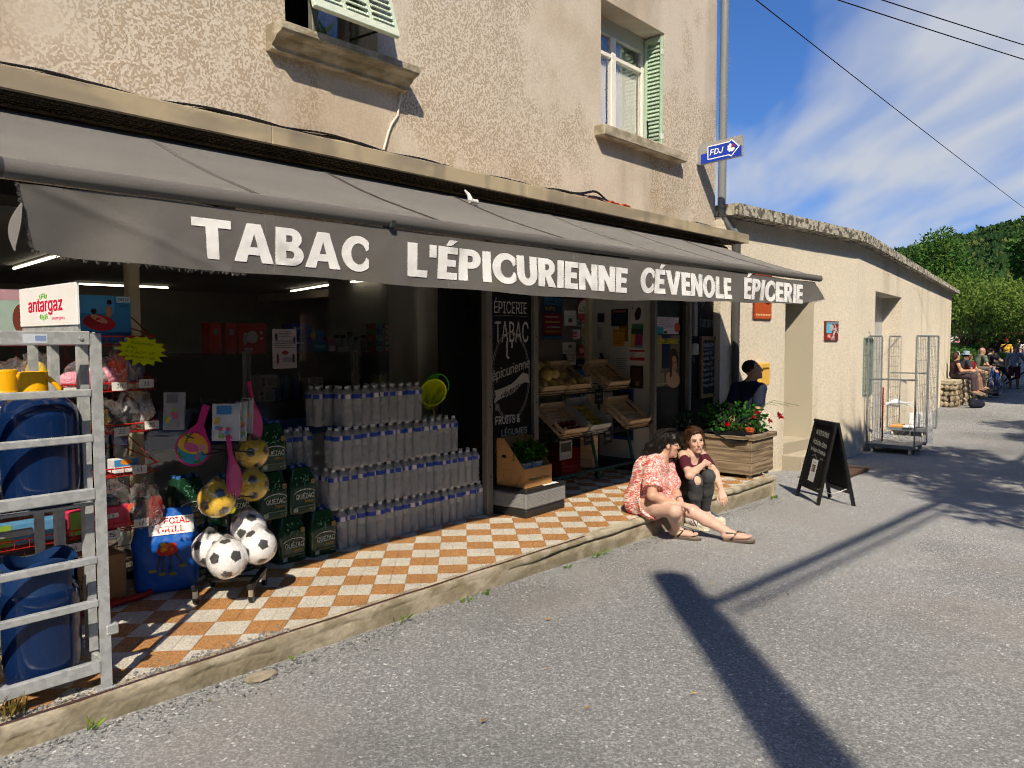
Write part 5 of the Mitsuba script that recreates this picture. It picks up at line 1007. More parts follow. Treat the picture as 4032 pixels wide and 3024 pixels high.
m = MB(); m.box((0, 0, 0), (.385, .005, .17), cb, M); m.box((0, .326, 0), (.385, .33, .42), cb, M); m.box((.004, .0052, 0), (.381, .325, .006), cb * .8, M); m.prism(side, .0, .004, cb, MS); m.prism(side, .381, .385, cb, MS); put(m, 'cardboard', 'matte', HBX, ang=0)
m = MB(); W = M @ mv(0, -.0005, 0) @ WALLX; m.prism(fit(text_poly('Herbes Aromatiques de Provence', .03), .05, .05, .33, .085), 0, .0008, C('#3e5a34'), W)
W2 = M @ basis(np.array([-.0005, .33, 0]), np.array([0, -1.0, 0]), np.array([0, 0, 1.0]), np.array([-1.0, 0, 0])); m.prism(sa.rotate(fit(text_poly('FRAGILE', .03), .17, .03, .29, .055), 62, origin=(.23, .06)), 0, .0008, C('#5d4327'), W2); m.prism(rect(.08, .06, .17, .15).exterior.buffer(.001), 0, .0008, C('#7d5a34'), W2); m.prism(rect(.06, .25, .11, .275), 0, .0008, C('#22190f'), W2); put(m, 'print', 'matte', HBX, ang=0)
k = thing('paper_sheet', 'white paper sheet poking out under the herb carton', 'paper'); m = MB(); m.box((5.38, 4.335, .4135), (5.58, 4.50, .4155), C('#dcdcd8'), rotz(0)); put(m, 'sheet', 'matte', k, ang=0)
def leaves(m, pts, nrm, size, cols, seed, fold=.25, asp=.5):
    """many small pointed leaves: pts (n,3), nrm (n,3) leaf axis; each leaf is 4 triangles folded along its rib"""
    g = rng(seed); n = len(pts); ax = nrm / (np.linalg.norm(nrm, axis=1, keepdims=True) + 1e-9); s = np.cross(ax, g.normal(size=(n, 3))); s /= np.linalg.norm(s, axis=1, keepdims=True) + 1e-9; u = np.cross(s, ax); L = size * g.uniform(.7, 1.3, n)[:, None]; w = L * asp * .5
    p0, p3 = pts, pts + ax * L; mid = pts + ax * L * .45; a, b = mid + s * w + u * w * fold, mid - s * w + u * w * fold
    V = np.stack([p0, a, mid, b, p3], 1).reshape(-1, 3); base = np.arange(n)[:, None] * 5; F = np.vstack([base + f for f in ([0, 2, 1], [1, 2, 4], [0, 3, 2], [2, 3, 4])]); c = np.asarray(cols)[g.integers(0, len(cols), n)] * g.uniform(.75, 1.2, (n, 1)); m.add(V, F, np.repeat(c, 5, 0)); return m
for i, (x, lab) in enumerate(((5.26, 'potted basil on the left in the herb carton'), (5.42, 'potted basil on the right in the herb carton'))):
    k = thing('basil_pot', lab, 'potted herb'); y = 4.50; m = MB(); m.lathe([(.04, .425), (.05, .50), (.075, .58), (.085, .62)], C('#bfc7c9'), mv(x, y, 0), 20); f = m.geo(); c = f[2]; c[(f[0][:, 2] < .53)] = C('#3f93b5'); put((f[0], f[1], c), 'sleeve', 'film' if False else 'gloss', k, ang=40)
    g = rng(40 + i); n = 240; d = g.normal(size=(n, 3)); d[:, 2] = np.abs(d[:, 2]) * .6; d /= np.linalg.norm(d, axis=1, keepdims=True); p = np.array([x, y, .66]) + d * np.array([.10, .10, .14]) * g.uniform(.45, 1, (n, 1)); m = leaves(MB(), p, d + [0, 0, -.15] + .5 * g.normal(size=(n, 3)), .05, [C('#2f5a1c'), C('#3f7424'), C('#23491a')], i, asp=.62); put(m, 'foliage', 'leaf', k, ang=0)
    m = MB(); 
    for j in range(14): q = p[j]; m.tube([(x, y, .58), (x * .6 + q[0] * .4, y * .6 + q[1] * .4, .63), q], .002, C('#4d7a33'), 4)
    put(m, 'stems', 'matte', k, ang=0, kind='stuff')

# ---------------------------------------------------------------- produce stand
PS = thing('produce_stand', 'dark green wheeled steel stand with slanting wire baskets of fruit crates', 'stand'); gm = C('#123f3a'); blk = C('#121314')
for x in (5.98, 6.98, 7.70):
    m = MB(); m.tube([(x, 4.86, .20), (x, 5.0, .75), (x, 5.35, 1.55)], .018, gm, 10); m.cyl((x, 5.40, .20), (x, 5.35, 1.5), .018, gm, 10); put(m, 'leg', 'satin', PS)
m = MB(); m.cyl((5.98, 4.86, .30), (7.70, 4.86, .30), .018, gm, 10); m.cyl((5.98, 5.40, .30), (7.70, 5.40, .30), .018, gm, 10); m.cyl((7.70, 4.86, .30), (7.70, 5.40, .30), .018, gm, 10); m.cyl((7.70, 4.86, .30), (7.70, 4.86, .165), .018, C('#1f7a6a'), 10); put(m, 'base_tubes', 'satin', PS)
for x, y in ((7.12, 4.97), (6.0, 4.9)):
    m = MB(); m.cyl((x, y - .015, .225), (x, y + .015, .225), .06, C('#2a2a2a'), 24); m.cyl((x, y - .018, .225), (x, y + .018, .225), .035, C('#6d6d6b'), 16); put(m, 'wheel', 'satin', PS)
def basket(y, z, sl, x0, x1):
    m = MB(); dv = np.array([0, math.cos(sl), math.sin(sl)]); up = np.array([0, -math.sin(sl), math.cos(sl)]); o = np.array([0, y, z])
    for t in (0, .14, .28, .42): p = o + dv * t; m.cyl(p + [x0, 0, 0], p + [x1, 0, 0], .005, blk, 6)
    for h in (0, .035, .07): p = o + up * h - dv * .012; m.tube([p + [x0, 0, 0] + dv * .44, p + [x0, 0, 0], p + [x1, 0, 0], p + [x1, 0, 0] + dv * .44], .0045, blk, 6)
    for x in np.linspace(x0, x1, 5): m.tube([o + [x, 0, 0] + up * .075 - dv * .014, o + [x, 0, 0] - dv * .014, o + [x, 0, 0] + dv * .44], .0045, blk, 6)
    put(m, 'wire_basket', 'satin', PS, ang=0); return o, dv, up
SL = math.radians(36)
o1, dv, up = basket(4.98, 1.135, SL, 6.02, 7.74); o2, _, _ = basket(4.74, .715, SL, 6.02, 7.78)
def crate(o, x, w, label, name='fruit_crate', bs='wood_pale', depth=.42, h=.12, inner=None, solid=False):
    k = thing(name, label, 'crate'); M = basis(o + np.array([x, 0, 0]) + up * .008, [1.0, 0, 0], dv, up); col = (.6, .45, .28); cc = col if bs == 'wood_pale' else inner
    if solid:
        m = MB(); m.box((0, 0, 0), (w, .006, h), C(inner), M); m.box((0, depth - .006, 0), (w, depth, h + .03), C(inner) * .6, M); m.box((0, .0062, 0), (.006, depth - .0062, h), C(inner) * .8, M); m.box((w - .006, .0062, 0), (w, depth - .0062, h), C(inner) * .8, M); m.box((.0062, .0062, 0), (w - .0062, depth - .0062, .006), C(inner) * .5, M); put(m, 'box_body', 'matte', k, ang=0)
    else:
        for y0, y1 in ((0, .010), (depth - .010, depth)):
            for z0, z1 in ((0, .045), (.053, h)): m = MB(); m.box((0.012, y0, z0), (w - .012, y1, z1), col, M, bev=.002); put(m, 'end_board', bs, k)
        for x0, x1 in ((0, .007), (w - .007, w)):
            for z0, z1 in ((0, .04), (.06, .10)): m = MB(); m.box((x0, .0, z0), (x1, depth, z1), col, M); put(m, 'side_slat', bs, k, ang=0)
        for i in range(4): m = MB(); m.box((.008, .011 + i * (depth - .02) / 4, 0), (w - .008, .011 + (i + .88) * (depth - .02) / 4, .005), col, M); put(m, 'bottom_slat', bs, k, ang=0)
        for a in (.008, w - .026):
            for b in (.011, depth - .028): m = MB(); m.box((a, b, .006), (a + .018, b + .017, h + .012), col, M); put(m, 'corner_post', bs, k, ang=0)
    return k, M
crate(o1, 6.08, .40, 'wooden crate heaped with melons, left on the upper shelf'); _, MM1 = crate(o1, 6.50, .40, 'wooden crate with a few melons, second on the upper shelf'); crate(o1, 7.26, .42, 'empty wooden crate lined in black, right on the upper shelf')
crate(o2, 6.12, .40, 'wooden crate with dark tomatoes, left on the lower shelf'); crate(o2, 6.56, .36, 'white cardboard fruit box of lemons on the lower shelf', 'fruit_box', 'card', inner='#b9b9b6', solid=True, h=.13); crate(o2, 7.30, .44, 'empty wooden crate tilted at the right end of the lower shelf')
g = rng(31)
def melon(p, r, label, i):
    k = thing('melon', label, 'melon', 'melons in the upper crates'); b = trimesh.creation.icosphere(subdivisions=3); v = b.vertices; a = np.arctan2(v[:, 1], v[:, 0]); c = np.where((np.cos(a * 10) > .88)[:, None] & (np.abs(v[:, 2:]) < .95), C('#6d6b3a'), C('#b59a5c') * (.85 + .3 * meshkit.noise(v * 9, i))[:, None]); rr = r * (1 + .012 * np.cos(a * 10)); R_ = np.linalg.qr(rng(i).normal(size=(3, 3)))[0]
    m = MB().add((v * rr[:, None]) @ R_.T + p, b.faces, c); f = m.geo(); scene[key_of('rind', k)] = mikit.ply((f[0], f[1]), 'matte', smooth=True, color=f[2])
MO = basis(o1 + np.array([6.08, 0, 0]) + up * .01, [1.0, 0, 0], dv, up); spots = [(.07, .08, .07), (.20, .07, .07), (.33, .08, .07), (.08, .21, .07), (.21, .20, .07), (.34, .21, .07), (.08, .34, .07), (.21, .33, .07), (.33, .34, .07), (.14, .14, .16), (.27, .15, .16), (.14, .27, .16), (.27, .28, .16), (.55, .08, .07), (.72, .09, .07), (.50, .20, .07)]
MW = ['at the front left', 'at the front middle', 'at the front right', 'in the middle row on the left', 'in the centre', 'in the middle row on the right', 'in the back row on the left', 'in the back row middle', 'in the back row on the right', 'on top towards the front left', 'on top towards the front right', 'on top towards the back left', 'on top towards the back right']
for i, s_ in enumerate(spots): p = MO[:3, :3] @ np.array(s_) + MO[:3, 3]; melon(p, .066 + .004 * math.sin(i * 3), (f'melon in the heaped crate, {MW[i]}' if i < 13 else ['melon alone near the front left of the second crate', 'melon alone at the front right of the second crate', 'melon lying further back in the second crate'][i - 13]), 60 + i)
MO = basis(o2 + np.array([6.57, 0, 0]) + up * .015, [1.0, 0, 0], dv, up); spots = [(.05 + .085 * i + .03 * (j % 2), .05 + .075 * j, .045) for j in range(5) for i in range(4)]
RW = ['front', 'second', 'third', 'fourth', 'back']
for i, s_ in enumerate(spots):
    p = MO[:3, :3] @ (np.array(s_) + g.normal(0, .006, 3)) + MO[:3, 3]; k = thing('lemon', f'lemon, {NTH[i % 4]} from the left in the {RW[i // 4]} row of the white fruit box', 'lemon', 'lemons in the white fruit box'); m = MB(); m.sphere(p, (.032, .042, .032), C('#a9922a'), 2, rotz(g.uniform(0, 3))); put(m, 'peel', 'satin', k, ang=60)
MO = basis(o2 + np.array([6.13, 0, 0]) + up * .015, [1.0, 0, 0], dv, up)
for i in range(8):
    p = MO[:3, :3] @ np.array([.06 + .09 * (i % 4), .07 + .09 * (i // 4), .035]) + MO[:3, 3]; k = thing('tomato', f'dark red tomato, {NTH[i % 4]} from the left in the {RW[i // 4]} row of the lower left crate', 'tomato', 'tomatoes in the lower left crate'); m = MB(); m.sphere(p, (.036, .036, .03), C('#6b1210'), 2); put(m, 'skin', 'satin', k, ang=60)
for x, z, t, lab in ((7.02, 1.06, ('MELONS', '1 kg'), 'black price slate hanging under the upper basket'), (6.50, .68, ('CITRON', '3,00'), 'black price slate on the lower basket by the lemon box'), (6.86, .66, ('TOMATE', 'RONDE'), 'black price slate on the lower basket right of the lemons')):
    k = thing('price_slate', lab, 'price sign'); M = mv(x, 4.725 if z < 1 else 4.955, z - .06) @ WALLX; m = MB(); m.box((0, 0, 0), (.15, .17, .004), C('#16181a'), M); 
    for i, w in enumerate(t): m.prism(fit(text_poly(w, .03), .03, .10 - i * .06, .12, .125 - i * .06), .0042, .005, C('#8d9091'), M)
    put(m, 'slate', 'matte', k, ang=0)
k = thing('red_crate', 'red plastic crate on the floor under the produce stand', 'crate'); m = MB()
for i in range(7): m.box((6.75, 5.20, .20 + i * .045), (7.10, 5.55, .235 + i * .045), C('#9b1a1a'))
m.box((6.76, 5.21, .18), (7.09, 5.54, .5), C('#6d1010')); put(m, 'plastic', 'satin', k, ang=0)
k = thing('wooden_box', 'pale wooden box standing on end under the produce stand', 'box'); m = MB(); m.box((7.02, 4.98, .30), (7.12, 5.15, .72), (.6, .45, .28), bev=.003); put(m, 'planks', 'wood_pale', k)
k = thing('notice_sheet', 'white printed notice on the red crate', 'paper'); m = MB(); m.box((6.58, 5.1, .42), (6.80, 5.104, .62), C('#b9b9b9')); m.box((6.60, 5.098, .50), (6.78, 5.0995, .60), C('#55585c')); put(m, 'sheet', 'matte', k, ang=0)

# ---------------------------------------------------------------- posters and notices
def poster(M, x, y, w, h, base, blocks, label, rot=0.0, name='notice'):
    k = thing(name, label, 'poster' if name == 'poster' else 'notice'); A = M @ mv(x, y, 0) @ rotz(rot); m = MB(); m.box((0, 0, .001), (w, h, .0028), C(base), A); put(m, 'sheet', 'matte', k, ang=0); m = MB()
    for i, (p, c) in enumerate(blocks): m.prism(p(w, h), .0030 + .0004 * i, .0034 + .0004 * i, C(c), A)
    if blocks: put(m, 'print', 'matte', k, ang=0)
def lines(n, y0, y1, c, a=.1, b=.9): return [(R(a, y1 - (i + .6) * (y1 - y0) / n, b - .12 * (i % 3 == 2), y1 - i * (y1 - y0) / n - .2 * (y1 - y0) / n), c) for i in range(n)]
BG = mv(0, 5.655, 0) @ WALLX                                               # back glass of the entrance
poster(BG, 6.98, 1.72, .36, .50, '#24324a', [(T('SAINTE CROIX', .05, .86, .95, .96), '#3f7fae'), (T('VALLÉE FRANÇAISE', .05, .78, .95, .85), '#3f7fae'), (T('EN FÊTE', .1, .66, .6, .76), '#b08a2a'), (R(0, .1, 1, .60), '#6e1d2c'), (R(.1, .5, .8, .53), '#b08a8a'), (R(.1, .38, .9, .41), '#b0902a'), (R(.2, .26, .9, .29), '#a0a0a0'), (R(.1, .16, .9, .19), '#a08a2a'), (R(0, 0, 1, .06), '#2c5c8c')], 'dark festival poster for Sainte Croix with red and blue lettering', name='poster')
poster(BG, 7.38, 1.88, .24, .18, '#c9c9c5', [(R(.35, .2, .65, .5), '#55565a')] + lines(3, .6, .95, '#8a8a8a', .25, .75), 'white notice with a small picture beside the festival poster')
poster(BG, 7.63, 1.87, .30, .08, '#b3b6b8', [(R(.05, .2, .35, .8), '#60656a'), (R(.66, .1, .97, .9), '#2f4b5e')], 'narrow white strip with a small blue picture on the entrance glass')
poster(BG, 7.55, 1.72, .15, .12, '#c9c6c4', [(R(.05, .2, .6, .7), '#b3283a'), (T('-18', .08, .3, .5, .6), '#e3d4d4')], 'white sticker with red minus eighteen warning')
poster(BG, 7.72, 1.75, .12, .12, '#a8a8a2', [(E(.5, .5, .42, .42), '#b3912c'), (R(.3, .45, .7, .55), '#2f3a52')], 'round yellow post emblem sticker'); poster(BG, 7.75, 1.62, .10, .10, '#b9bcbc', [(R(.1, .5, .5, .85), '#2a5a8c'), (R(.5, .1, .9, .4), '#3a6a9c')], 'white bank card sticker on the entrance glass')
poster(BG, 7.35, 1.41, .26, .27, '#bdbdb8', lines(9, .1, .7, '#85868a') + [(R(.4, .76, .7, .9), '#4a4a4c')], 'white typed notice below the round stickers'); poster(BG, 7.66, 1.51, .15, .14, '#8a2c40', [(R(.2, .3, .8, .7), '#c9a0a8')], 'dark red patterned leaflet beside the typed notice'); poster(BG, 7.62, 1.35, .18, .13, '#1d2530', [(R(.2, .3, .7, .5), '#8d949c')], 'dark leaflet with a white scrawl under the red leaflet')
k = thing('round_notice', 'white oval notice with red border reading ZERO JEU D\'ARGENT', 'notice'); m = MB(); q = sa.translate(sa.scale(sg.Point(0, 0).buffer(1), .145, .15), 7.78, 2.06); m.prism(q, .001, .003, C('#a02a34'), BG); m.prism(q.buffer(-.018), .0032, .0042, C('#c6c6c2'), BG); m.prism(fit(text_poly('ZÉRO', .03, True), 7.73, 2.09, 7.83, 2.12), .0044, .005, C('#3a3a3a'), BG); m.prism(fit(text_poly("JEU D'ARGENT", .03, True), 7.67, 2.05, 7.89, 2.08), .0044, .005, C('#3a3a3a'), BG); m.prism(q.buffer(-.018).intersection(rect(7, 1.94, 8.5, 2.03)), .0044, .005, C('#a9525c'), BG); put(m, 'sheet', 'matte', k, ang=0)
poster(BG, 7.58, .72, .26, .36, '#1f4f96', [(T('ICI', .3, .72, .7, .95), '#b9c4d4'), (T('retrouvez', .1, .55, .9, .68), '#b9c4d4'), (T('vos jeux', .1, .40, .8, .52), '#b9c4d4'), (T('à gratter', .1, .26, .8, .37), '#b9c4d4')], 'blue poster reading ICI retrouvez vos jeux', name='poster'); poster(BG, 7.55, 1.12, .28, .22, '#2a5a9c', [(R(.1, .2, .9, .7), '#a9b6c8')], 'blue and white poster above the ICI poster', name='poster')
SWL = basis(np.array([7.848, 0, 0]), np.array([0, -1.0, 0]), np.array([0, 0, 1.0]), np.array([-1.0, 0, 0]))      # side wall of the entrance, local x = -Y
poster(SWL, -5.30, 1.87, .235, .205, '#161b2a', [(R(.1, .8, .9, .92), '#8a5a4a')] + lines(4, .15, .7, '#33405c'), 'dark blue notice on the entrance side wall'); poster(SWL, -5.275, 1.635, .165, .205, '#c08a1c', [(T("atelier d'art", .08, .78, .92, .93), '#4a3510')] + lines(7, .1, .7, '#9a6c16'), "yellow sheet reading atelier d'art"); poster(SWL, -5.19, 1.69, .13, .20, '#6e5418', [], 'dull brown sheet behind the yellow one')
poster(SWL, -5.02, 1.905, .17, .235, '#c3c3c1', [(E(.55, .45, .25, .33, -12), '#3a2a30'), (T('Jimmy', .06, .62, .14, .9), '#3a3a3a')], 'white poster with a dark aubergine-like shape'); poster(SWL, -5.025, 1.62, .16, .275, '#3b6a4c', [(R(0, .6, 1, .8), '#2f3b38'), (R(0, 0, .35, .58), '#b9911f'), (R(.35, .1, 1, .58), '#8c2f6a'), (R(.35, 0, 1, .1), '#4a7a9a')], 'green, yellow and magenta leaflet on the side wall', rot=-.05)
poster(SWL, -5.05, 1.43, .23, .19, '#c8c6c4', [(R(.05, .72, .95, .84), '#a0303c'), (T('MARDI', .06, .58, .4, .66), '#333333'), (R(.05, .18, .95, .38), '#a0303c'), (T('SAMEDI', .06, .44, .4, .52), '#333333')], 'white and red notice reading MARDI and SAMEDI'); poster(SWL, -5.03, 1.14, .18, .265, '#2d211a', [(R(.15, .25, .85, .9), '#4f3422'), (R(.4, .1, .7, .3), '#8a7058')], 'dark brown theatre poster under the red notice', name='poster'); poster(SWL, -5.25, 1.31, .20, .22, '#bcbcba', lines(6, .2, .85, '#8c8c8c'), 'white sheet with a pencil drawing'); poster(SWL, -5.45, 1.38, .13, .14, '#a6a7a6', [(E(.5, .4, .3, .35), '#3a3c40')], 'grey sheet with a dark portrait'); poster(SWL, -5.50, 1.92, .10, .11, '#232d3a', [], 'small dark blue card near the corner post'); poster(SWL, -5.50, 1.70, .07, .17, '#8f9293', [], 'thin grey leaflet near the corner post')
k = thing('blue_frame_board', 'blue-framed lottery board low on the side wall', 'board'); m = MB(); m.box((-5.26, .52, .001), (-4.98, 1.13, .02), C('#1d3a86'), SWL); m.box((-5.235, .56, .0205), (-5.005, 1.09, .022), C('#20242c'), SWL); m.box((-5.2, .85, .0225), (-5.04, .98, .0235), C('#8f9aa8'), SWL); put(m, 'board', 'satin', k, ang=0)
DM = mv(0, 4.741, 0) @ WALLX
poster(DM, 7.96, 1.775, .50, .20, '#c9bfc4', [(R(0, 0, .28, .45), '#2f8a9a'), (E(.93, .4, .14, .3), '#b0503c'), (R(.3, .02, .45, .18), '#5a3c34')] + lines(5, .35, .95, '#a08a94', .1, .75), 'white landscape notice at the top of the dark door')
poster(DM, 7.93, 1.16, .56, .60, '#6e6248', [(R(0, 0, .35, 1), '#8a8264'), (R(.25, .35, .6, 1), '#232c48'), (E(.72, .5, .22, .24), '#3d2a20'), (E(.76, .42, .13, .17), '#b98a66'), (E(.72, .12, .3, .17, -10), '#c49a74'), (E(.62, .40, .06, .25), '#4a3226'), (E(.72, .45, .022, .012), '#241812'), (E(.82, .45, .022, .012), '#241812'), (E(.77, .33, .04, .012), '#8a4a40'), (T('LIBRE GARANCE !', .07, .83, .95, .94), '#cdbb22'), (R(.05, .04, .95, .06), '#b9a88a'), (T('21h', .2, .27, .35, .33), '#1c1814')], 'film poster reading LIBRE GARANCE with a young woman looking out', name='poster')

# paper notice on the window, goods on the shelves inside
poster(mv(0, 5.243, 0) @ WALLX, 3.235, 1.50, .21, .30, '#b5adb2', lines(4, .78, .95, '#6d6a70', .25, .8) + lines(4, .5, .72, '#74717a') + [(E(.15, .8, .05, .1), '#33403c'), (E(.9, .72, .05, .1), '#4a4550'), (E(.5, .4, .14, .05), '#8a3540'), (E(.2, .25, .05, .14), '#6a3040'), (E(.85, .25, .05, .12), '#3a3a44'), (R(.4, .16, .8, .28), '#8a8690')], 'white notice with small tennis figures taped to the window')
SH = thing('shelving', 'dark shelf unit with pale slotted uprights inside the window', 'shelving')
for x in (3.56, 4.71, 5.85): m = MB(); m.box((x - .03, 6.16, .16), (x + .03, 6.20, 1.62), C('#a9a69a')); m.box((x - .012, 6.158, .3), (x - .005, 6.16, 1.6), C('#3a3a38')); m.box((x + .006, 6.158, .3), (x + .013, 6.16, 1.6), C('#3a3a38')); put(m, 'upright', 'satin', SH, ang=0)
for z in (1.565, 1.13, .70, .30): m = MB(); m.box((2.4, 6.21, z), (5.9, 6.60, z + .03), C('#3a2418')); put(m, 'shelf', 'satin', SH, ang=0)
m = MB(); m.box((2.4, 6.62, .16), (5.9, 6.64, 1.6), C('#2a2624')); put(m, 'back', 'matte', SH, ang=0)
def goods(x, z, w, h, c, lab, d=.16, y=6.24, prints=(), name='grocery_box', cat='box'): carton(name, (x, y, z), (x + w, y + d, z + h), c, lab, cat, prints=prints)
S1, S2 = 1.597, 1.162
for i, x in enumerate((3.27, 3.41, 3.52)): goods(x, S1, .10 if i < 2 else .27, .27, '#b3202a', ['red nappy pack at the left end of the shelf', 'red nappy pack, second on the shelf', 'large red nappy pack with white circles'][i], prints=([(E(.5, .55, .2, .2), '#c9c4c4'), (E(.82, .7, .05, .05), '#c9c4c4'), (E(.82, .5, .05, .05), '#c9c4c4'), (E(.25, .5, .08, .2), '#b9a9b4'), (R(.2, .1, .5, .2), '#c4b4b4')] if i == 2 else [(R(.3, .6, .7, .8), '#8a8a86')]), name='nappy_pack', cat='nappy pack')
goods(4.05, S1, .22, .14, '#1c3c96', 'blue carton on the shelf, lower of the stacked pair', prints=[(R(.1, .6, .6, .75), '#a9b8d8')]); goods(4.05, S1 + .142, .22, .13, '#24469c', 'blue carton on the shelf, upper of the stacked pair', prints=[(R(.1, .6, .6, .75), '#a9b8d8')])
goods(4.29, S1, .15, .11, '#2a7ab0', 'bright blue packet on the shelf beside the stacked cartons', prints=[(R(.1, .4, .8, .7), '#7fc4d8')]); goods(4.27, S1 + .112, .13, .10, '#2f6fa8', 'blue and yellow packet on top of the bright blue one', prints=[(E(.1, .5, .2, .4), '#d0a83a')]); goods(4.45, S1, .09, .14, '#a56a8c', 'pink and white packet on the shelf', prints=[(R(.1, .1, .9, .5), '#c9bcc4')])
goods(4.56, S1, .14, .06, '#b5b0a0', 'stack of pale napkins on the shelf'); 
for i, x in enumerate((4.62, 4.70, 4.78, 4.86, 4.94)):
    k = thing('spray_can', f'dark-capped pale spray can, {NTH[i]} from the left on the upper shelf', 'can', 'spray cans on the upper shelf'); m = MB(); hh = (.17, .17, .20, .15, .17)[i]; m.lathe([(.03, 0), (.03, hh * .8), (.028, hh * .82)], C('#8d949c'), mv(x, 6.34, S1), 14); put(m, 'can', 'satin', k, ang=40); m = MB(); m.lathe([(.0285, hh * .82), (.027, hh), (0, hh)], C('#26282b'), mv(x, 6.34, S1), 14); put(m, 'cap', 'satin', k, ang=40)
for i in range(5): goods(5.03 + .01 * (i % 2), S1 + .058 * i, .38, .055, ['#a83a44', '#3a7a4c', '#b05a4a', '#6a8a4a', '#a03038'][i], f'long foil box, {NTH[i]} from the bottom of the stack on the upper shelf', prints=[(R(0, 0, .22, 1), '#2a3f8a' if i % 2 else '#3a8aa0'), (R(.86, 0, 1, 1), '#b83a24'), (R(.3, .2, .7, .8), '#b9a4a0')])
for i, x in enumerate((5.60, 5.68, 5.75)):
    k = thing('detergent_bottle', f'pale green detergent bottle, {NTH[i]} from the left at the right end of the shelf', 'bottle', 'pale green detergent bottles'); m = MB(); m.lathe([(.036, 0), (.04, .02), (.04, .18), (.032, .24), (.016, .265), (.015, .28)], C('#b4c04a'), mv(x, 6.30, S1), 16); put(m, 'body', 'satin', k, ang=40); m = MB(); m.lathe([(.017, .28), (.017, .305), (0, .305)], C('#2a2a2a'), mv(x, 6.30, S1), 12); put(m, 'cap', 'satin', k, ang=40)
k = thing('detergent_bottle', 'dark blue cleaner bottle with a white label beside the foil boxes', 'bottle'); m = MB(); m.lathe([(.04, 0), (.045, .02), (.045, .17), (.02, .23), (.018, .26), (0, .26)], C('#15254a'), mv(5.50, 6.30, S1), 16); put(m, 'body', 'satin', k, ang=40); m = MB(); m.box((5.47, 6.25, S1 + .04), (5.53, 6.254, S1 + .15), C('#b4bac4')); put(m, 'label', 'matte', k, ang=0)
for i in range(2): goods(3.72 - .02 * i, S2 + .0 + .125 * (1 - i), .17, .12, '#b9b5aa', ['white box with hazard diamonds, upper of the two', 'white box with hazard diamonds, lower of the two'][i], prints=[(lambda w, h: sa.rotate(rect(.1 * w, .55 * h, .3 * w, .8 * h), 45), '#9a3a34'), (lambda w, h: sa.rotate(rect(.1 * w, .15 * h, .3 * w, .4 * h), 45), '#9a3a34'), (R(.45, .2, .9, .8), '#9a978e')])
for i, (x, c) in enumerate(((3.93, '#5a7aa0'), (4.02, '#33507f'), (4.12, '#2a3f7a'))):
    k = thing('shampoo_bottle', ['pale blue shampoo bottle on the middle shelf', 'blue shampoo bottle on the middle shelf', 'dark blue shampoo bottle on the middle shelf'][i], 'bottle'); m = MB(); m.lathe([(.026, 0), (.03, .02), (.03, .18), (.022, .215), (.016, .22), (.016, .24), (0, .24)], C(c), mv(x, 6.30, S2), 14); put(m, 'body', 'satin', k, ang=40)
for i in range(4):
    for j in range(2): goods(4.22 + .085 * j, S2 + .052 * i, .08, .05, '#a9abae', f'small pale toothpaste box, {NTH[i]} from the bottom in the {["left", "right"][j]} stack', d=.12, prints=[(R(.3, .25, .8, .75), '#70747c')])
for i, (x, z) in enumerate(((4.55, 0), (4.66, 0), (4.60, .06), (4.76, .0), (4.84, .05))): bag(x, 6.34, S2 + z, (.055, .05, .035), ['#b8860f'], f'yellow cloth packet, {NTH[i]} from the left in the pile on the middle shelf', 'packet', seed=80 + i, film=False)
for i, (x, w, h, c) in enumerate(((4.95, .09, .2, '#2a4a44'), (5.06, .10, .2, '#8a9a94'), (5.2, .1, .21, '#a9922a'), (5.32, .09, .18, '#b08a24'), (5.43, .2, .16, '#4a7a72'), (5.66, .1, .22, '#2a4f8a'))): goods(x, S2, w, h, c, ['dark green packet on the middle shelf', 'grey green packet on the middle shelf', 'mustard packet on the middle shelf, left of two', 'mustard packet on the middle shelf, right of two', 'teal and white box above the second layer of bottles', 'blue packet at the right end of the middle shelf'][i], prints=[(R(.15, .3, .85, .6), '#b0b0a8')])
k = thing('chest_freezer', 'white chest freezer with a blue top strip behind the window', 'freezer'); m = MB(); m.box((2.35, 5.34, .2), (4.3, 5.95, .96), C('#aeb5b0'), bev=.015); put(m, 'cabinet', 'satin', k); m = MB(); m.box((2.33, 5.33, .962), (4.32, 5.96, 1.03), C('#1f4f9c'), bev=.01); put(m, 'rim', 'satin', k)
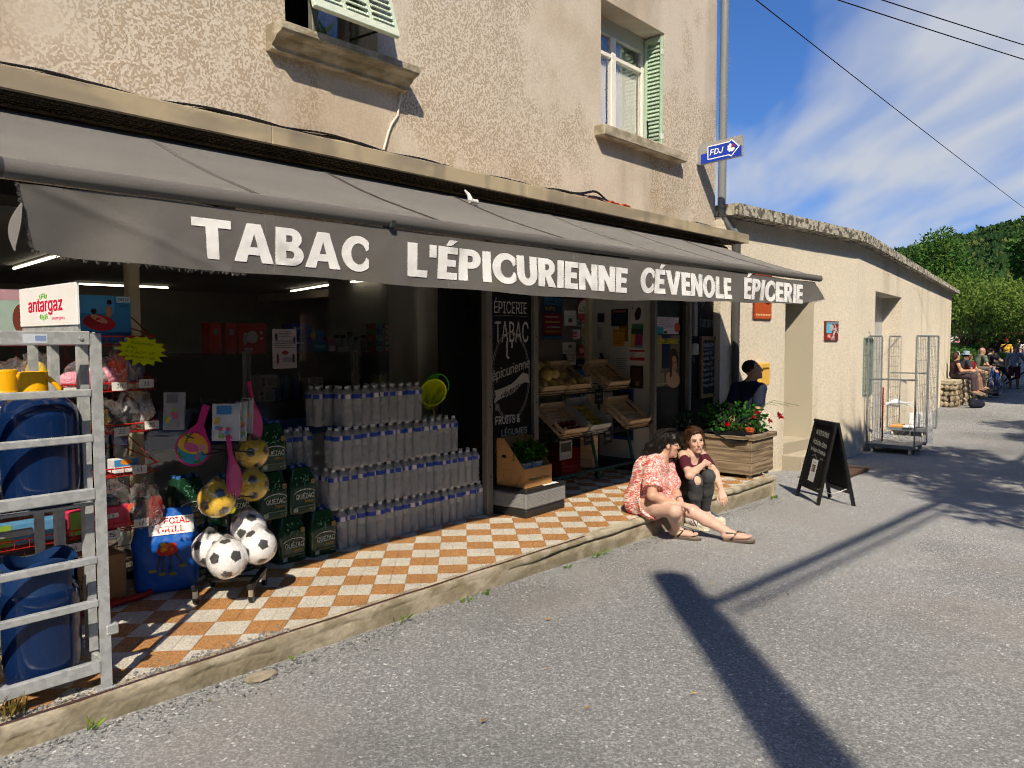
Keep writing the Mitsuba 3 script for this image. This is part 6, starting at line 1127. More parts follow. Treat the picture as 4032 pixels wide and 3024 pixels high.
# ---------------------------------------------------------------- people
def nrm(v): v = np.asarray(v, float); return v / (np.linalg.norm(v) + 1e-12)
def head_frame(fwd, roll=0.0):
    f = nrm(fwd); r = nrm(np.cross(f, [0, 0, 1.0])); u = np.cross(r, f); c, s = math.cos(roll), math.sin(roll)
    return np.stack([c * r + s * u, f, -s * r + c * u], 1)
def add_head(b, o, R, s=1.0, nose=1.0, wide=1.0):
    L = lambda x, y, z: np.asarray(o) + R @ (np.array([x * wide, y, z]) * s)
    b.ell(L(0, -.012, .035), np.array([.074 * wide, .093, .088]) * s, R, .02).ell(L(0, .022, -.02), np.array([.060 * wide, .070, .075]) * s, R, .03).ell(L(0, .040, -.072), np.array([.042 * wide, .045, .035]) * s, R, .03)
    b.ell(L(0, .074, -.098), np.array([.020, .018, .014]) * s, R, .02)
    for q in (-1, 1):
        b.ell(L(q * .036, .060, -.022), np.array([.022, .022, .020]) * s, R, .02); b.ell(L(q * .031, .098, .016), np.array([.017, .014, .011]) * s, R, .012, sub=True)
        b.ell(L(q * .075, -.008, -.006), np.array([.008, .017, .027]) * s, R, .006); b.ell(L(q * .030, .083, .036), np.array([.022, .010, .007]) * s, R, .012)
    b.cap(L(0, .090, .020), L(0, .104 + .006 * nose, -.022), .006 * s, .0095 * s, .012); b.ell(L(0, .097 + .006 * nose, -.028), np.array([.0140, .011, .008]) * s, R, .008)
    b.cap(L(-.020, .088, -.056), L(.020, .088, -.056), .0065 * s, None, .008); b.cap(L(-.016, .087, -.066), L(.016, .087, -.066), .007 * s, None, .008); b.ell(L(0, .102, -.0605), np.array([.026, .010, .0016]) * s, R, .004, sub=True)
    return L
def add_hand(b, w, d, n, thumb, curl=(.4, .5, .4), spread=.16, s=1.0):
    """w wrist, d towards the fingers, n palm normal (palm side), thumb: +1/-1 side of cross(d, n)"""
    d, n = nrm(d), nrm(n); n = nrm(n - d * (n @ d)); x = np.cross(d, n) * thumb; w = np.asarray(w, float)
    for i, (u, L) in enumerate(((.030, .072), (.010, .080), (-.010, .074), (-.028, .058))):
        kn = w + (d * (.088 - .006 * abs(i - 1)) + x * u) * s; b.cap(w + x * u * .55 * s + d * .012, kn, .0135 * s, .0115 * s, .014)
        a = 0.0; p = kn; dd = nrm(d + x * (u * spread * 14 * .5))
        for k, fr in enumerate((.46, .30, .24)):
            a += curl[k]; q = p + (dd * math.cos(a) + n * math.sin(a)) * L * fr * s; b.cap(p, q, (.0092, .0084, .0078)[k] * s, (.0085, .0078, .0066)[k] * s, .003); p = q
    t0 = w + (d * .022 + x * .022) * s; t1 = t0 + (d * .030 + x * .026 + n * .010) * s; t2 = t1 + (d * .030 + x * .008 + n * .008) * s; t3 = t2 + (d * .024 - x * .002 + n * .006) * s
    b.cap(t0, t1, .0145 * s, .011 * s, .012).cap(t1, t2, .0105 * s, .0095 * s, .004).cap(t2, t3, .0095 * s, .0072 * s, .004)
def add_foot(b, heel, toe, ank, s=1.0):
    heel, toe = np.asarray(heel, float), np.asarray(toe, float); d = nrm((toe - heel) * [1, 1, .6]); x = nrm(np.cross(d, [0, 0, 1.0])); L = np.linalg.norm(toe - heel); up = np.cross(x, d)
    H = heel + up * .03; ball = heel + d * L * .70 + up * .022
    b.cap(ank, H + d * .01, .033 * s, .030 * s, .02).cap(ank + d * .01, ball, .030 * s, .022 * s, .025)
    for i, u in enumerate((-.032, -.014, 0.0, .014, .027)): b.cap(H + x * u * .4, ball + x * u, .026 * s, .016 * s, .02)
    return d, x, up, ball, L
def shade(V, base, L_inv, lips, brow=(.10, .06, .045), cheek=(.0, .0, .0), s=1.0, blush=.10):
    q = L_inv(V); c = np.tile(np.asarray(base, float), (len(V), 1)); near = (q[:, 1] > .055) & (np.abs(q[:, 2]) < .14)
    lz = q[:, 2] + .061 - 7 * q[:, 0] ** 2; l = near & (np.abs(q[:, 0]) < .024 - .5 * np.abs(lz)) & (np.abs(lz) < .0100) & (q[:, 1] > .076); c[l] = lips
    c[l & (np.abs(lz - .0005) < .0020)] = np.array(lips) * .35
    for k in (-1, 1):
        d2 = ((q[:, 0] - k * .042) / .020) ** 2 + ((q[:, 2] + .028) / .018) ** 2; c = np.where((near & (d2 < 4))[:, None], c * (1 + np.exp(-d2)[:, None] * np.array([.05, -blush, -blush])), c)
        x = k * q[:, 0]; bz = .0335 + .006 * np.clip((x - .012) / .022, 0, 1) - .008 * np.clip((x - .036) / .018, 0, 1); c[near & (x > .012) & (x < .052) & (np.abs(q[:, 2] - bz) < .0036)] = brow
    return c
def eyes(k, L, R, s, iris='#4a3a28', lid=None):
    for q in (-1, 1):
        m = MB(); o = L(q * .031, .0785, .0155); m.sphere(o, .0122 * s, C('#d9d2c8'), 3); f = m.geo(); n = (f[0] - o) / (.0122 * s); c = f[2].copy(); a = n @ R[:, 1]; c[a > .80] = C(iris); c[a > .95] = C('#0c0a09'); put((f[0], f[1], c), 'eye', 'gloss', k, ang=60)
        m = MB(); t = np.linspace(-1, 1, 9); P = np.array([L(q * .031 + .0135 * u, .0915 - .005 * u * u, .0245 - .008 * u * u) for u in t]); m.tube(P, [.0012, .0020, .0024, .0026, .0026, .0026, .0024, .0020, .0012], C('#1d1410'), 5); put(m, 'lash', 'matte', k, ang=40)
def strands(m, P0, P1, P2, n, r, col, seed, jit=.012):
    """hair strands along quadratic curves"""
    g = rng(seed); t = np.linspace(0, 1, 7)[:, None]
    for i in range(n):
        a, b, c = [np.asarray(p) + g.normal(0, j, 3) for p, j in ((P0, jit * .6), (P1, jit), (P2, jit * 1.3))]
        m.tube(a * (1 - t) ** 2 + 2 * b * t * (1 - t) + c * t * t, np.linspace(r, r * .35, 7), col * g.uniform(.7, 1.5), 4, cap=False)
def coat(m, V, F, flow, n, length, r, col, seed, lift=.010):
    """strands lying over a hair surface: flow(P) gives the combing direction"""
    g = rng(seed); fn = np.cross(V[F[:, 1]] - V[F[:, 0]], V[F[:, 2]] - V[F[:, 0]]); a = np.linalg.norm(fn, axis=1); i = g.choice(len(F), n, p=a / a.sum()); P = V[F[i]].mean(1); N = fn[i] / a[i][:, None]; from scipy.spatial import cKDTree; T_ = cKDTree(V)
    VN = np.zeros_like(V); [np.add.at(VN, F[:, k], fn) for k in range(3)]; VN /= np.linalg.norm(VN, axis=1, keepdims=True) + 1e-12; pts = []; p = P + N * .001; up = g.uniform(.001, lift, n)
    for k in range(6):
        pts.append(p); d = flow(p) + g.normal(0, .18, (n, 3)); d /= np.linalg.norm(d, axis=1, keepdims=True) + 1e-9; q = p + d * length / 5 * g.uniform(.8, 1.2, (n, 1)); dist, j = T_.query(q); off = ((q - V[j]) * VN[j]).sum(1); p = q + VN[j] * (np.clip(.0015 + up * (k / 5.0) ** 1.5 - off, -.02, .02))[:, None]
    pts = np.stack(pts, 1)
    for k in range(n): m.tube(pts[k], np.linspace(r, r * .5, 6), col * g.uniform(.6, 1.7), 3, cap=False)
def solid(b, h, it=2, grow=0.0, keep=None, noise=None):
    V, F = b.mesh(h, grow, keep, noise); return relax(V, F, it), F
def folds(amp, fx=9, seed=0, st=(1, 1, .45)): return lambda X: (amp * (meshkit.fbm(X * fx * np.array(st), 3, seed) - .5) * 2).astype(np.float32)

# --- woman in the floral dress
def woman_floral():
    k = thing('person', 'woman with glasses in a red floral dress, one bare leg stretched out', 'person', None)
    pel = np.array([5.97, 3.70, .27]); hR, hL = np.array([5.885, 3.63, .255]), np.array([6.045, 3.69, .25]); kR, kL = np.array([5.757, 3.248, .275]), np.array([6.141, 3.29, .20]); aR, aL = np.array([6.035, 3.392, .045]), np.array([6.252, 2.967, .028])
    ch, nk = np.array([6.0, 3.62, .50]), np.array([6.055, 3.57, .655]); sR, sL = np.array([5.875, 3.53, .59]), np.array([6.18, 3.58, .575]); eR, wR = np.array([5.725, 3.446, .385]), np.array([5.862, 3.270, .310]); eL, wL = np.array([6.193, 3.50, .36]), np.array([6.085, 3.375, .29])
    o = np.array([6.095, 3.520, .775]); R = head_frame((.70, -.71, -.05), .04); b = Body()
    b.chain([pel, ch, nk], [.12, .115, .07], .05); b.chain([sR, nk + [0, 0, -.03], sL], [.055, .055, .055], .04); b.cap(nk + [0, 0, -.03], o + R @ np.array([0, -.02, -.05]), .052, .047, .03)
    L = add_head(b, o, R, 1.02, 1.1)
    for h, q, a in ((hR, kR, aR), (hL, kL, aL)):
        b.chain([h, h * .5 + q * .5, q], [.088, .076, .058], .03); f = q * .65 + a * .35; bk = nrm(np.cross(q - a, np.cross(q - h, q - a))); b.cap(q, f - bk * .0, .054, .055, .03).cap(f, a, .055, .032, .03)
    for s_, e_, w_ in ((sR, eR, wR), (sL, eL, wL)): b.chain([s_, e_], [.048, .041], .025); b.chain([e_, e_ * .6 + w_ * .4, w_], [.041, .039, .0265], .02)
    add_hand(b, wR, (.86, -.25, -.36), (-.25, .15, -.95), 1, (.25, .35, .3), .2); add_hand(b, wL, (-.15, -.62, -.75), (-.55, .6, -.4), -1, (.30, .35, .3), .2)
    fr = add_foot(b, (6.035, 3.42, -.008), (6.10, 3.21, -.008), aR); fl = add_foot(b, (6.235, 3.02, -.012), (6.305, 2.80, .012), aL)
    for (d, x, up, ball, Lf), sg_ in ((fr, -1), (fl, -1)):
        for i, (u, ln, r) in enumerate(((-.030, .050, .0125), (-.012, .046, .0095), (.001, .042, .009), (.014, .036, .0085), (.027, .028, .008))): b.cap(ball + x * u, ball + x * (u * 1.1) + d * ln - up * .002, r * 1.05, r, .006)
    V, F = solid(b, .005); inv = lambda X: (X - o) @ R / 1.02
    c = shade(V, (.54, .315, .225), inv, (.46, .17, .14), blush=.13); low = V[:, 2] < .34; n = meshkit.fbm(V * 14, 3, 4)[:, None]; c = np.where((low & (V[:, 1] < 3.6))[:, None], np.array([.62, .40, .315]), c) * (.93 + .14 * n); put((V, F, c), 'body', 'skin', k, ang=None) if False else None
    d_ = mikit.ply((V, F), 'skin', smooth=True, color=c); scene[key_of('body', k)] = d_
    eyes(k, L, R, 1.02)
    # dress: loose tunic, wide sleeves, skirt over the hips and half of the thighs
    b = Body(); b.chain([pel + [-.01, .01, -.0], ch + [-.015, .01, -.06], ch + [-.01, .005, .05], nk + [0, 0, -.055]], [.150, .146, .132, .082], .06); b.chain([sR, nk + [0, 0, -.04], sL], [.066, .066, .066], .05)
    b.cap(sR, sR * .25 + eR * .75, .070, .088, .04).cap(sL, sL * .25 + eL * .75, .068, .080, .04)
    b.chain([pel, hR * .6 + kR * .4], [.125, .107], .06); b.chain([pel, hL * .62 + kL * .38], [.125, .100], .06); b.cap(hR * .75 + kR * .25, hL * .75 + kL * .25, .095, .09, .06)
    nd = nrm(o - nk + np.array([.12, -.12, 0])); cutR, cutL = nrm(eR - sR), nrm(eL - sL)
    def keep(X):
        q = X - (nk + [.012, -.012, .012]); neck = np.where(np.linalg.norm(q, axis=-1) < .105, q @ nd, -1)
        vcut = np.maximum(.055 - np.linalg.norm((X - (nk + [.055, -.055, -.02])) * [1, 1, .8], axis=-1), -1)
        sl = ((X - (sR * .22 + eR * .78)) @ cutR); sl = np.where(np.linalg.norm(X - eR, axis=-1) < .20, sl, -1); tr = (X - (hR * .55 + kR * .45)) @ nrm(kR - hR); tr = np.where((X[..., 2] < .40) & (np.linalg.norm(X - kR, axis=-1) < .32), tr, -1)
        return np.maximum.reduce([neck, vcut, sl, np.where(X[..., 2] < .42, tr, -1), .168 - X[..., 2] + np.where(X[..., 1] < 3.56, -.07, 0)])
    Vd, Fd = solid(b, .007, 1, keep=keep, noise=lambda X: folds(.015, 9, 5)(X) + folds(.006, 26, 6, (1, 1, .3))(X)); scene[key_of('dress', k)] = mikit.ply((Vd, Fd), 'floral_cloth', smooth=True)
    # hair: cap, fringe, low pony tail and loose strands
    hc = C('#15110f'); b = Body(); b.ell(L(0, -.022, .045), (.086, .098, .090), R, .02).ell(L(0, .052, .085), (.066, .045, .036), R, .03).ell(L(-.045, .05, .055), (.030, .035, .036), R, .02).ell(L(.045, .05, .055), (.030, .035, .036), R, .02).ell(L(0, -.075, -.02), (.065, .045, .07), R, .03); b.chain([L(0, -.10, .0), L(0, -.145, -.03), L(-.01, -.175, -.085)], [.036, .044, .024], .02)
    def hk(X): q = (X - o) @ R / 1.02; return np.where((q[..., 1] > .045) & (q[..., 2] < .035), .02, -1) + 0 * q[..., 0]
    Vh, Fh = solid(b, .006, 1, keep=hk, noise=lambda X: (.010 * (meshkit.fbm(((X - o) @ R) * np.array([70, 26, 26]), 3, 3) - .5) * 2).astype(np.float32)); cc = hc * (.6 + .9 * meshkit.fbm(Vh * 60, 2, 2))[:, None]; scene[key_of('hair', k)] = mikit.ply((Vh, Fh), 'hair', smooth=True, color=cc)
    m = MB()
    for i, x in enumerate(np.linspace(-.055, .055, 9)): strands(m, L(x * .8, .035, .115), L(x, .092, .090), L(x * 1.1, .094, .046), 7, .0018, hc, 70 + i, .006)
    for q in (-1, 1): strands(m, L(q * .072, .020, .07), L(q * .086, .025, .0), L(q * .080, .0, -.085), 5, .0018, hc, 80 + q, .008); strands(m, L(q * .06, -.05, .10), L(q * .094, -.06, .04), L(q * .05, -.11, -.01), 24, .0020, hc, 90 + q, .014)
    for i in range(8): strands(m, L(0, -.12, -.01), L((i - 4) * .012, -.17, -.02 - .01 * i), L((i - 4) * .022, -.19 - .004 * i, -.10 + .01 * (i % 3)), 9, .0019, hc, 110 + i, .014)
    for i in range(6): strands(m, L((i - 2.5) * .02, .06, .13), L((i - 2.5) * .03, -.03, .155), L((i - 2.5) * .028, -.10, .06), 9, .0020, hc, 130 + i, .012)
    tail = L(0, -.15, -.03); coat(m, Vh, Fh, lambda p: np.where((((p - o) @ R)[:, 1:2] > .035), R[:, 1] * .5 - R[:, 2] * .9, tail - p), 1500, .075, .0011, hc * 1.3, 5)
    put(m, 'loose_strands', 'hair', k, ang=60, kind='stuff')
    gk = key_of('glasses', k); m = MB(); gc = C('#17130f')
    for q in (-1, 1):
        t = np.linspace(0, 2 * PI, 21); P = np.array([L(q * .035 + .027 * np.sign(math.cos(a)) * abs(math.cos(a)) ** .7, .108 - .25 * abs(.027 * math.cos(a)) * (q * math.cos(a) > 0), .010 + .020 * np.sign(math.sin(a)) * abs(math.sin(a)) ** .7) for a in t]); m.tube(P, .0026, gc, 6, cap=False); m.tube([L(q * .062, .098, .020), L(q * .078, .06, .020), L(q * .080, -.01, .014)], .0024, gc, 6)
    m.tube([L(-.009, .110, .014), L(.009, .110, .014)], .0024, gc, 6); f = split(*m.geo(), 50); scene[gk] = mikit.ply((f[0], f[1]), 'gloss', smooth=True, color=f[2]); tag(gk, 'dark-framed glasses')
    # sandals
    for (d, x, up, ball, Lf), hl in ((fr, np.array([6.035, 3.42, -.008])), (fl, np.array([6.235, 3.02, -.012]))):
        s_ = key_of('sandal', k); out = np.array([(-.012, -.028), (-.018, .0), (-.012, .028), (.06, .034), (.14, .042), (.20, .043), (.238, .030), (.245, .0), (.232, -.030), (.19, -.044), (.12, -.036), (.05, -.030)]); pg = sg.Polygon(out).buffer(.008).buffer(-.004); M = basis(hl - up * .004 - d * .0, d, -x, up); m = MB().prism(pg, -.020, -.001, C('#5d534b'), M); m.prism(pg.buffer(-.003), -.0008, .001, C('#8b7f74'), M)
        f = split(*m.geo(), 35); scene[s_] = mikit.ply((f[0], f[1]), 'matte', smooth=True, color=f[2]); m = MB(); pt = lambda a, bb, cc: hl + d * a - x * bb + up * cc; bc = C('#1d1917')
        m.tube([pt(.195, .018, .010), pt(.165, .012, .046), pt(.115, .004, .066)], .0075, bc, 6); m.tube([pt(.05, -.042, .0), pt(.09, -.036, .040), pt(.115, .004, .068), pt(.09, .040, .040), pt(.05, .044, .0)], .0085, bc, 6); m.tube([pt(.10, -.03, .05), pt(.02, -.042, .058), pt(-.018, .0, .05), pt(.02, .042, .058), pt(.10, .03, .05)], .0075, bc, 6); m.sphere(pt(.115, .004, .073), (.012, .009, .004), C('#8f8f8c'), 2); put(m, 'straps', 'satin', s_, ang=50)
    m = MB(); 
    for cpt, rr, col in ((wR * .9 + eR * .1, .029, '#c9a24a'), (wL * .86 + eL * .14, .030, '#5b4030'), (wL * .80 + eL * .20, .031, '#c8c4ba')):
        ax = nrm(wR - eR) if cpt is not None and abs(cpt[0] - wR[0]) < .08 and cpt[0] < 5.95 else nrm(wL - eL); a, bb, _ = frame(ax); t = np.linspace(0, 2 * PI, 25); mm = MB(); mm.tube([cpt + rr * (np.cos(q) * a + np.sin(q) * bb) for q in t], .0032, C(col), 6, cap=False); put(mm, 'bracelet', 'steel', k, ang=60)
woman_floral()

# --- young woman in the maroon top
def sneaker(k, heel, toe, ank, label=None):
    heel, toe = np.asarray(heel, float), np.asarray(toe, float); d = nrm((toe - heel) * [1, 1, .3]); x = nrm(np.cross(d, [0, 0, 1.0])); up = np.cross(x, d); s_ = key_of('sneaker', k); P = lambda a, b, c: heel + d * a + x * b + up * c
    b = Body(); b.cap(P(.03, 0, .05), P(.10, 0, .055), .040, .042, .03).cap(P(.10, 0, .05), P(.21, 0, .030), .042, .036, .03).cap(P(.20, -.012, .03), P(.225, -.006, .027), .032, .03, .03).cap(P(.02, 0, .07), P(.045, 0, .085), .034, .036, .03)
    V, F = solid(b, .006, 1, keep=lambda X: np.maximum((X - P(.03, 0, .098)) @ (up - .25 * d), -(X - heel) @ up + .014)); q = (V - heel) @ np.stack([d, x, up], 1); c = np.tile(C('#dedbd4'), (len(V), 1)); c[q[:, 0] > .195] = C('#cfc9b4')
    st = (q[:, 0] > .075) & (q[:, 0] < .165) & (q[:, 2] > .018) & (q[:, 2] < .066) & (np.abs(q[:, 1]) > .020); ph = ((q[:, 0] + .55 * q[:, 2]) / .031) % 1; ix = np.floor((q[:, 0] + .55 * q[:, 2]) / .031).astype(int); c[st & (ph < .45)] = C('#272a3d'); c[st & (ph < .45) & (ix % 3 == 1)] = C('#8a3d38'); scene[s_] = mikit.ply((V, F), 'matte', smooth=True, color=c)
    out = sg.Polygon([(-.012, -.03), (-.018, 0), (-.012, .03), (.06, .036), (.14, .044), (.20, .044), (.245, .03), (.256, 0), (.24, -.034), (.19, -.046), (.12, -.038), (.05, -.034)]).buffer(.004); M = basis(heel, d, -x, up); m = MB().prism(out, -.004, .018, C('#d8d3c4'), M); m.prism(out.buffer(-.004), -.007, -.0041, C('#24263a'), M); put(m, 'sole', 'matte', s_)
    m = MB()
    for i in range(4): a = .115 + .022 * i; z = .094 - .011 * i; m.tube([P(a, -.024, z - .016), P(a + .004, 0, z), P(a, .024, z - .016)], .0028, C('#c9c6bf'), 5)
    m.tube([P(.11, .02, .095), P(.12, .045, .08), P(.13, .05, .05)], .003, C('#26272c'), 5); put(m, 'laces', 'matte', s_, ang=50); m = MB(); m.box((-.012, -.02, .03), (-.004, .02, .085), C('#22243a'), M, bev=.004); put(m, 'heel_tab', 'matte', s_)
def woman_maroon():
    k = thing('person', 'smiling young woman in a maroon cold-shoulder top and ripped dark jeans', 'person', None)
    pel = np.array([6.76, 3.76, .275]); hR, hL = np.array([6.68, 3.70, .265]), np.array([6.85, 3.73, .265]); kR, kL = np.array([6.405, 3.40, .42]), np.array([6.635, 3.395, .43]); aR, aL = np.array([6.526, 3.479, .065]), np.array([6.765, 3.486, .07])
    ch, nk = np.array([6.715, 3.64, .51]), np.array([6.70, 3.60, .630]); sR, sL = np.array([6.56, 3.615, .615]), np.array([6.865, 3.59, .60]); eR, wR = np.array([6.34, 3.428, .478]), np.array([6.555, 3.392, .562]); eL, wL = np.array([6.755, 3.384, .45]), np.array([6.655, 3.27, .318])
    o = np.array([6.672, 3.552, .755]); R = head_frame((-.66, -.74, -.12), -.14); b = Body()
    b.chain([pel, ch, nk], [.105, .100, .06], .05); b.chain([sR, nk + [0, 0, -.03], sL], [.046, .05, .046], .04); b.cap(nk + [0, 0, -.03], o + R @ np.array([0, -.02, -.06]), .048, .044, .03); L = add_head(b, o, R, .98, .9)
    for s_, e_, w_ in ((sR, eR, wR), (sL, eL, wL)): b.chain([s_, e_], [.044, .036], .025); b.chain([e_, e_ * .6 + w_ * .4, w_], [.036, .034, .0235], .02)
    for h, q, a in ((hR, kR, aR), (hL, kL, aL)): b.chain([h, q], [.078, .054], .03); b.chain([q, q * .62 + a * .38, a], [.052, .052, .032], .03); b.cap(a, a + [0, 0, -.04], .032, .036, .02)
    add_hand(b, wR, (.93, .10, .12), (.10, .55, -.80), -1, (.30, .35, .25), .2, .95); add_hand(b, wL, (-.30, -.42, -.85), (.75, .35, -.4), -1, (.35, .30, .25), .25, .95)
    V, F = solid(b, .005); inv = lambda X: (X - o) @ R / .98; c = shade(V, (.62, .40, .305), inv, (.40, .10, .10), brow=(.20, .12, .085)); q = inv(V); th = (np.abs(q[:, 0]) < .013) & (np.abs(q[:, 2] + .0600) < .0028) & (q[:, 1] > .076); c[th] = (.50, .42, .38); c *= (.94 + .12 * meshkit.fbm(V * 14, 3, 4))[:, None]
    scene[key_of('body', k)] = mikit.ply((V, F), 'skin', smooth=True, color=c); eyes(k, L, R, .98, '#3d2c1c')
    b = Body(); b.chain([pel + [0, 0, .02], ch, nk + [0, 0, -.04]], [.118, .112, .066], .05); b.chain([sR * .62 + nk * .38 + [0, 0, -.035], nk + [0, 0, -.045], sL * .62 + nk * .38 + [0, 0, -.035]], [.056, .058, .056], .04)
    b.cap(sR * .75 + eR * .25, sR * .38 + eR * .62, .052, .052, .02).cap(sL * .75 + eL * .25, sL * .42 + eL * .58, .052, .051, .02); fv = nrm(np.array([-.6, -.75, 0])); up_ = nrm(o - nk)
    def keep(X):
        q = X - nk; near = np.linalg.norm(q, axis=-1) < .13; v = np.where((q @ fv > .02) & near, .050 - np.linalg.norm(np.stack([q @ nrm(np.cross(fv, [0, 0, 1])), (q[..., 2] + .03) * .55], -1), axis=-1), -1); return np.maximum(np.where(near, (X - (nk + up_ * .012)) @ up_, -1), v)
    Vt, Ft = solid(b, .006, 1, keep=keep, noise=lambda X: folds(.009, 11, 8)(X) + folds(.004, 30, 9, (1, 1, .4))(X)); scene[key_of('top', k)] = mikit.ply((Vt, Ft), 'matte', smooth=True, color=np.tile((.085, .016, .028), (len(Vt), 1)) * (.8 + .4 * meshkit.fbm(Vt * 40, 2, 1))[:, None])
    b = Body(); b.chain([pel + [0, 0, .0], hR], [.112, .088], .04); b.cap(pel, hL, .112, .088, .04)
    for h, q, a in ((hR, kR, aR), (hL, kL, aL)): b.chain([h, q], [.086, .064], .03); b.chain([q, q * .62 + a * .38, a * .96 + q * .04], [.062, .062, .043], .03)
    hole = kR + nrm(np.array([-.52, -.62, .28])) * .062
    Vj, Fj = solid(b, .006, 1, keep=lambda X: np.maximum(.034 - np.linalg.norm((X - hole) * [1, 1, .72], axis=-1), np.maximum(aR[2] + .012 - X[..., 2], -1)), noise=lambda X: folds(.008, 14, 4, (1, 1, 1))(X) + folds(.004, 30, 9, (.5, .5, 1.2))(X)); scene[key_of('jeans', k)] = mikit.ply((Vj, Fj), 'denim', smooth=True)
    hc = C('#3f2a1a'); b = Body(); b.ell(L(0, -.026, .040), (.083, .095, .090), R, .02).ell(L(0, -.04, -.02), (.076, .065, .075), R, .03).ell(L(0, .03, .098), (.066, .050, .028), R, .02); b.chain([L(0, -.10, .0), L(-.03, -.13, -.05), L(-.05, -.12, -.11)], [.03, .03, .014], .02)
    def hk(X): q = (X - o) @ R / .98; return np.where((q[..., 1] > .020 - .3 * (np.abs(q[..., 0]) - .06)) & (q[..., 2] < .088 - .010 * (q[..., 0] > 0)), .02, -1) + 0 * q[..., 0]
    Vh, Fh = solid(b, .006, 1, keep=hk, noise=lambda X: (.009 * (meshkit.fbm(((X - o) @ R) * np.array([60, 24, 24]), 3, 5) - .5) * 2).astype(np.float32)); cc = hc * (.55 + .9 * meshkit.fbm(Vh * 55, 2, 2))[:, None]; scene[key_of('hair', k)] = mikit.ply((Vh, Fh), 'hair', smooth=True, color=cc); m = MB()
    for q in (-1, 1):
        strands(m, L(q * .035, .075, .105), L(q * .078, .07, .07), L(q * .080, .030, .0), 26, .0018, hc, 170 + q, .009); strands(m, L(q * .05, .05, .11), L(q * .10, .0, .06), L(q * .075, -.06, -.04), 30, .0018, hc, 180 + q, .014); strands(m, L(q * .03, .0, .135), L(q * .07, -.07, .11), L(q * .02, -.11, .01), 26, .0018, hc, 190 + q, .014)
    strands(m, L(-.058, .065, .08), L(-.070, .080, .0), L(-.062, .080, -.10), 10, .0017, hc * 1.3, 200, .005); strands(m, L(-.072, .02, .0), L(-.09, .0, -.05), L(-.07, -.02, -.12), 18, .0017, hc * 1.2, 201, .012); strands(m, L(.07, .0, .0), L(.095, -.02, -.05), L(.08, -.03, -.13), 18, .0017, hc * 1.2, 202, .014); tail = L(-.01, -.12, -.02); coat(m, Vh, Fh, lambda p: tail - p + R[:, 2] * .03, 1500, .075, .0011, hc * 1.4, 6); put(m, 'loose_strands', 'hair', k, ang=60, kind='stuff')
    sneaker(k, (6.515, 3.535, -.028), (6.455, 3.34, -.030), aR); sneaker(k, (6.775, 3.545, -.030), (6.775, 3.33, -.032), aL)
    m = MB(); p = L(-.079, -.004, -.03); m.sphere(p, .005, C('#c9a24a'), 2); put(m, 'earring', 'steel', k, ang=60)
woman_maroon()

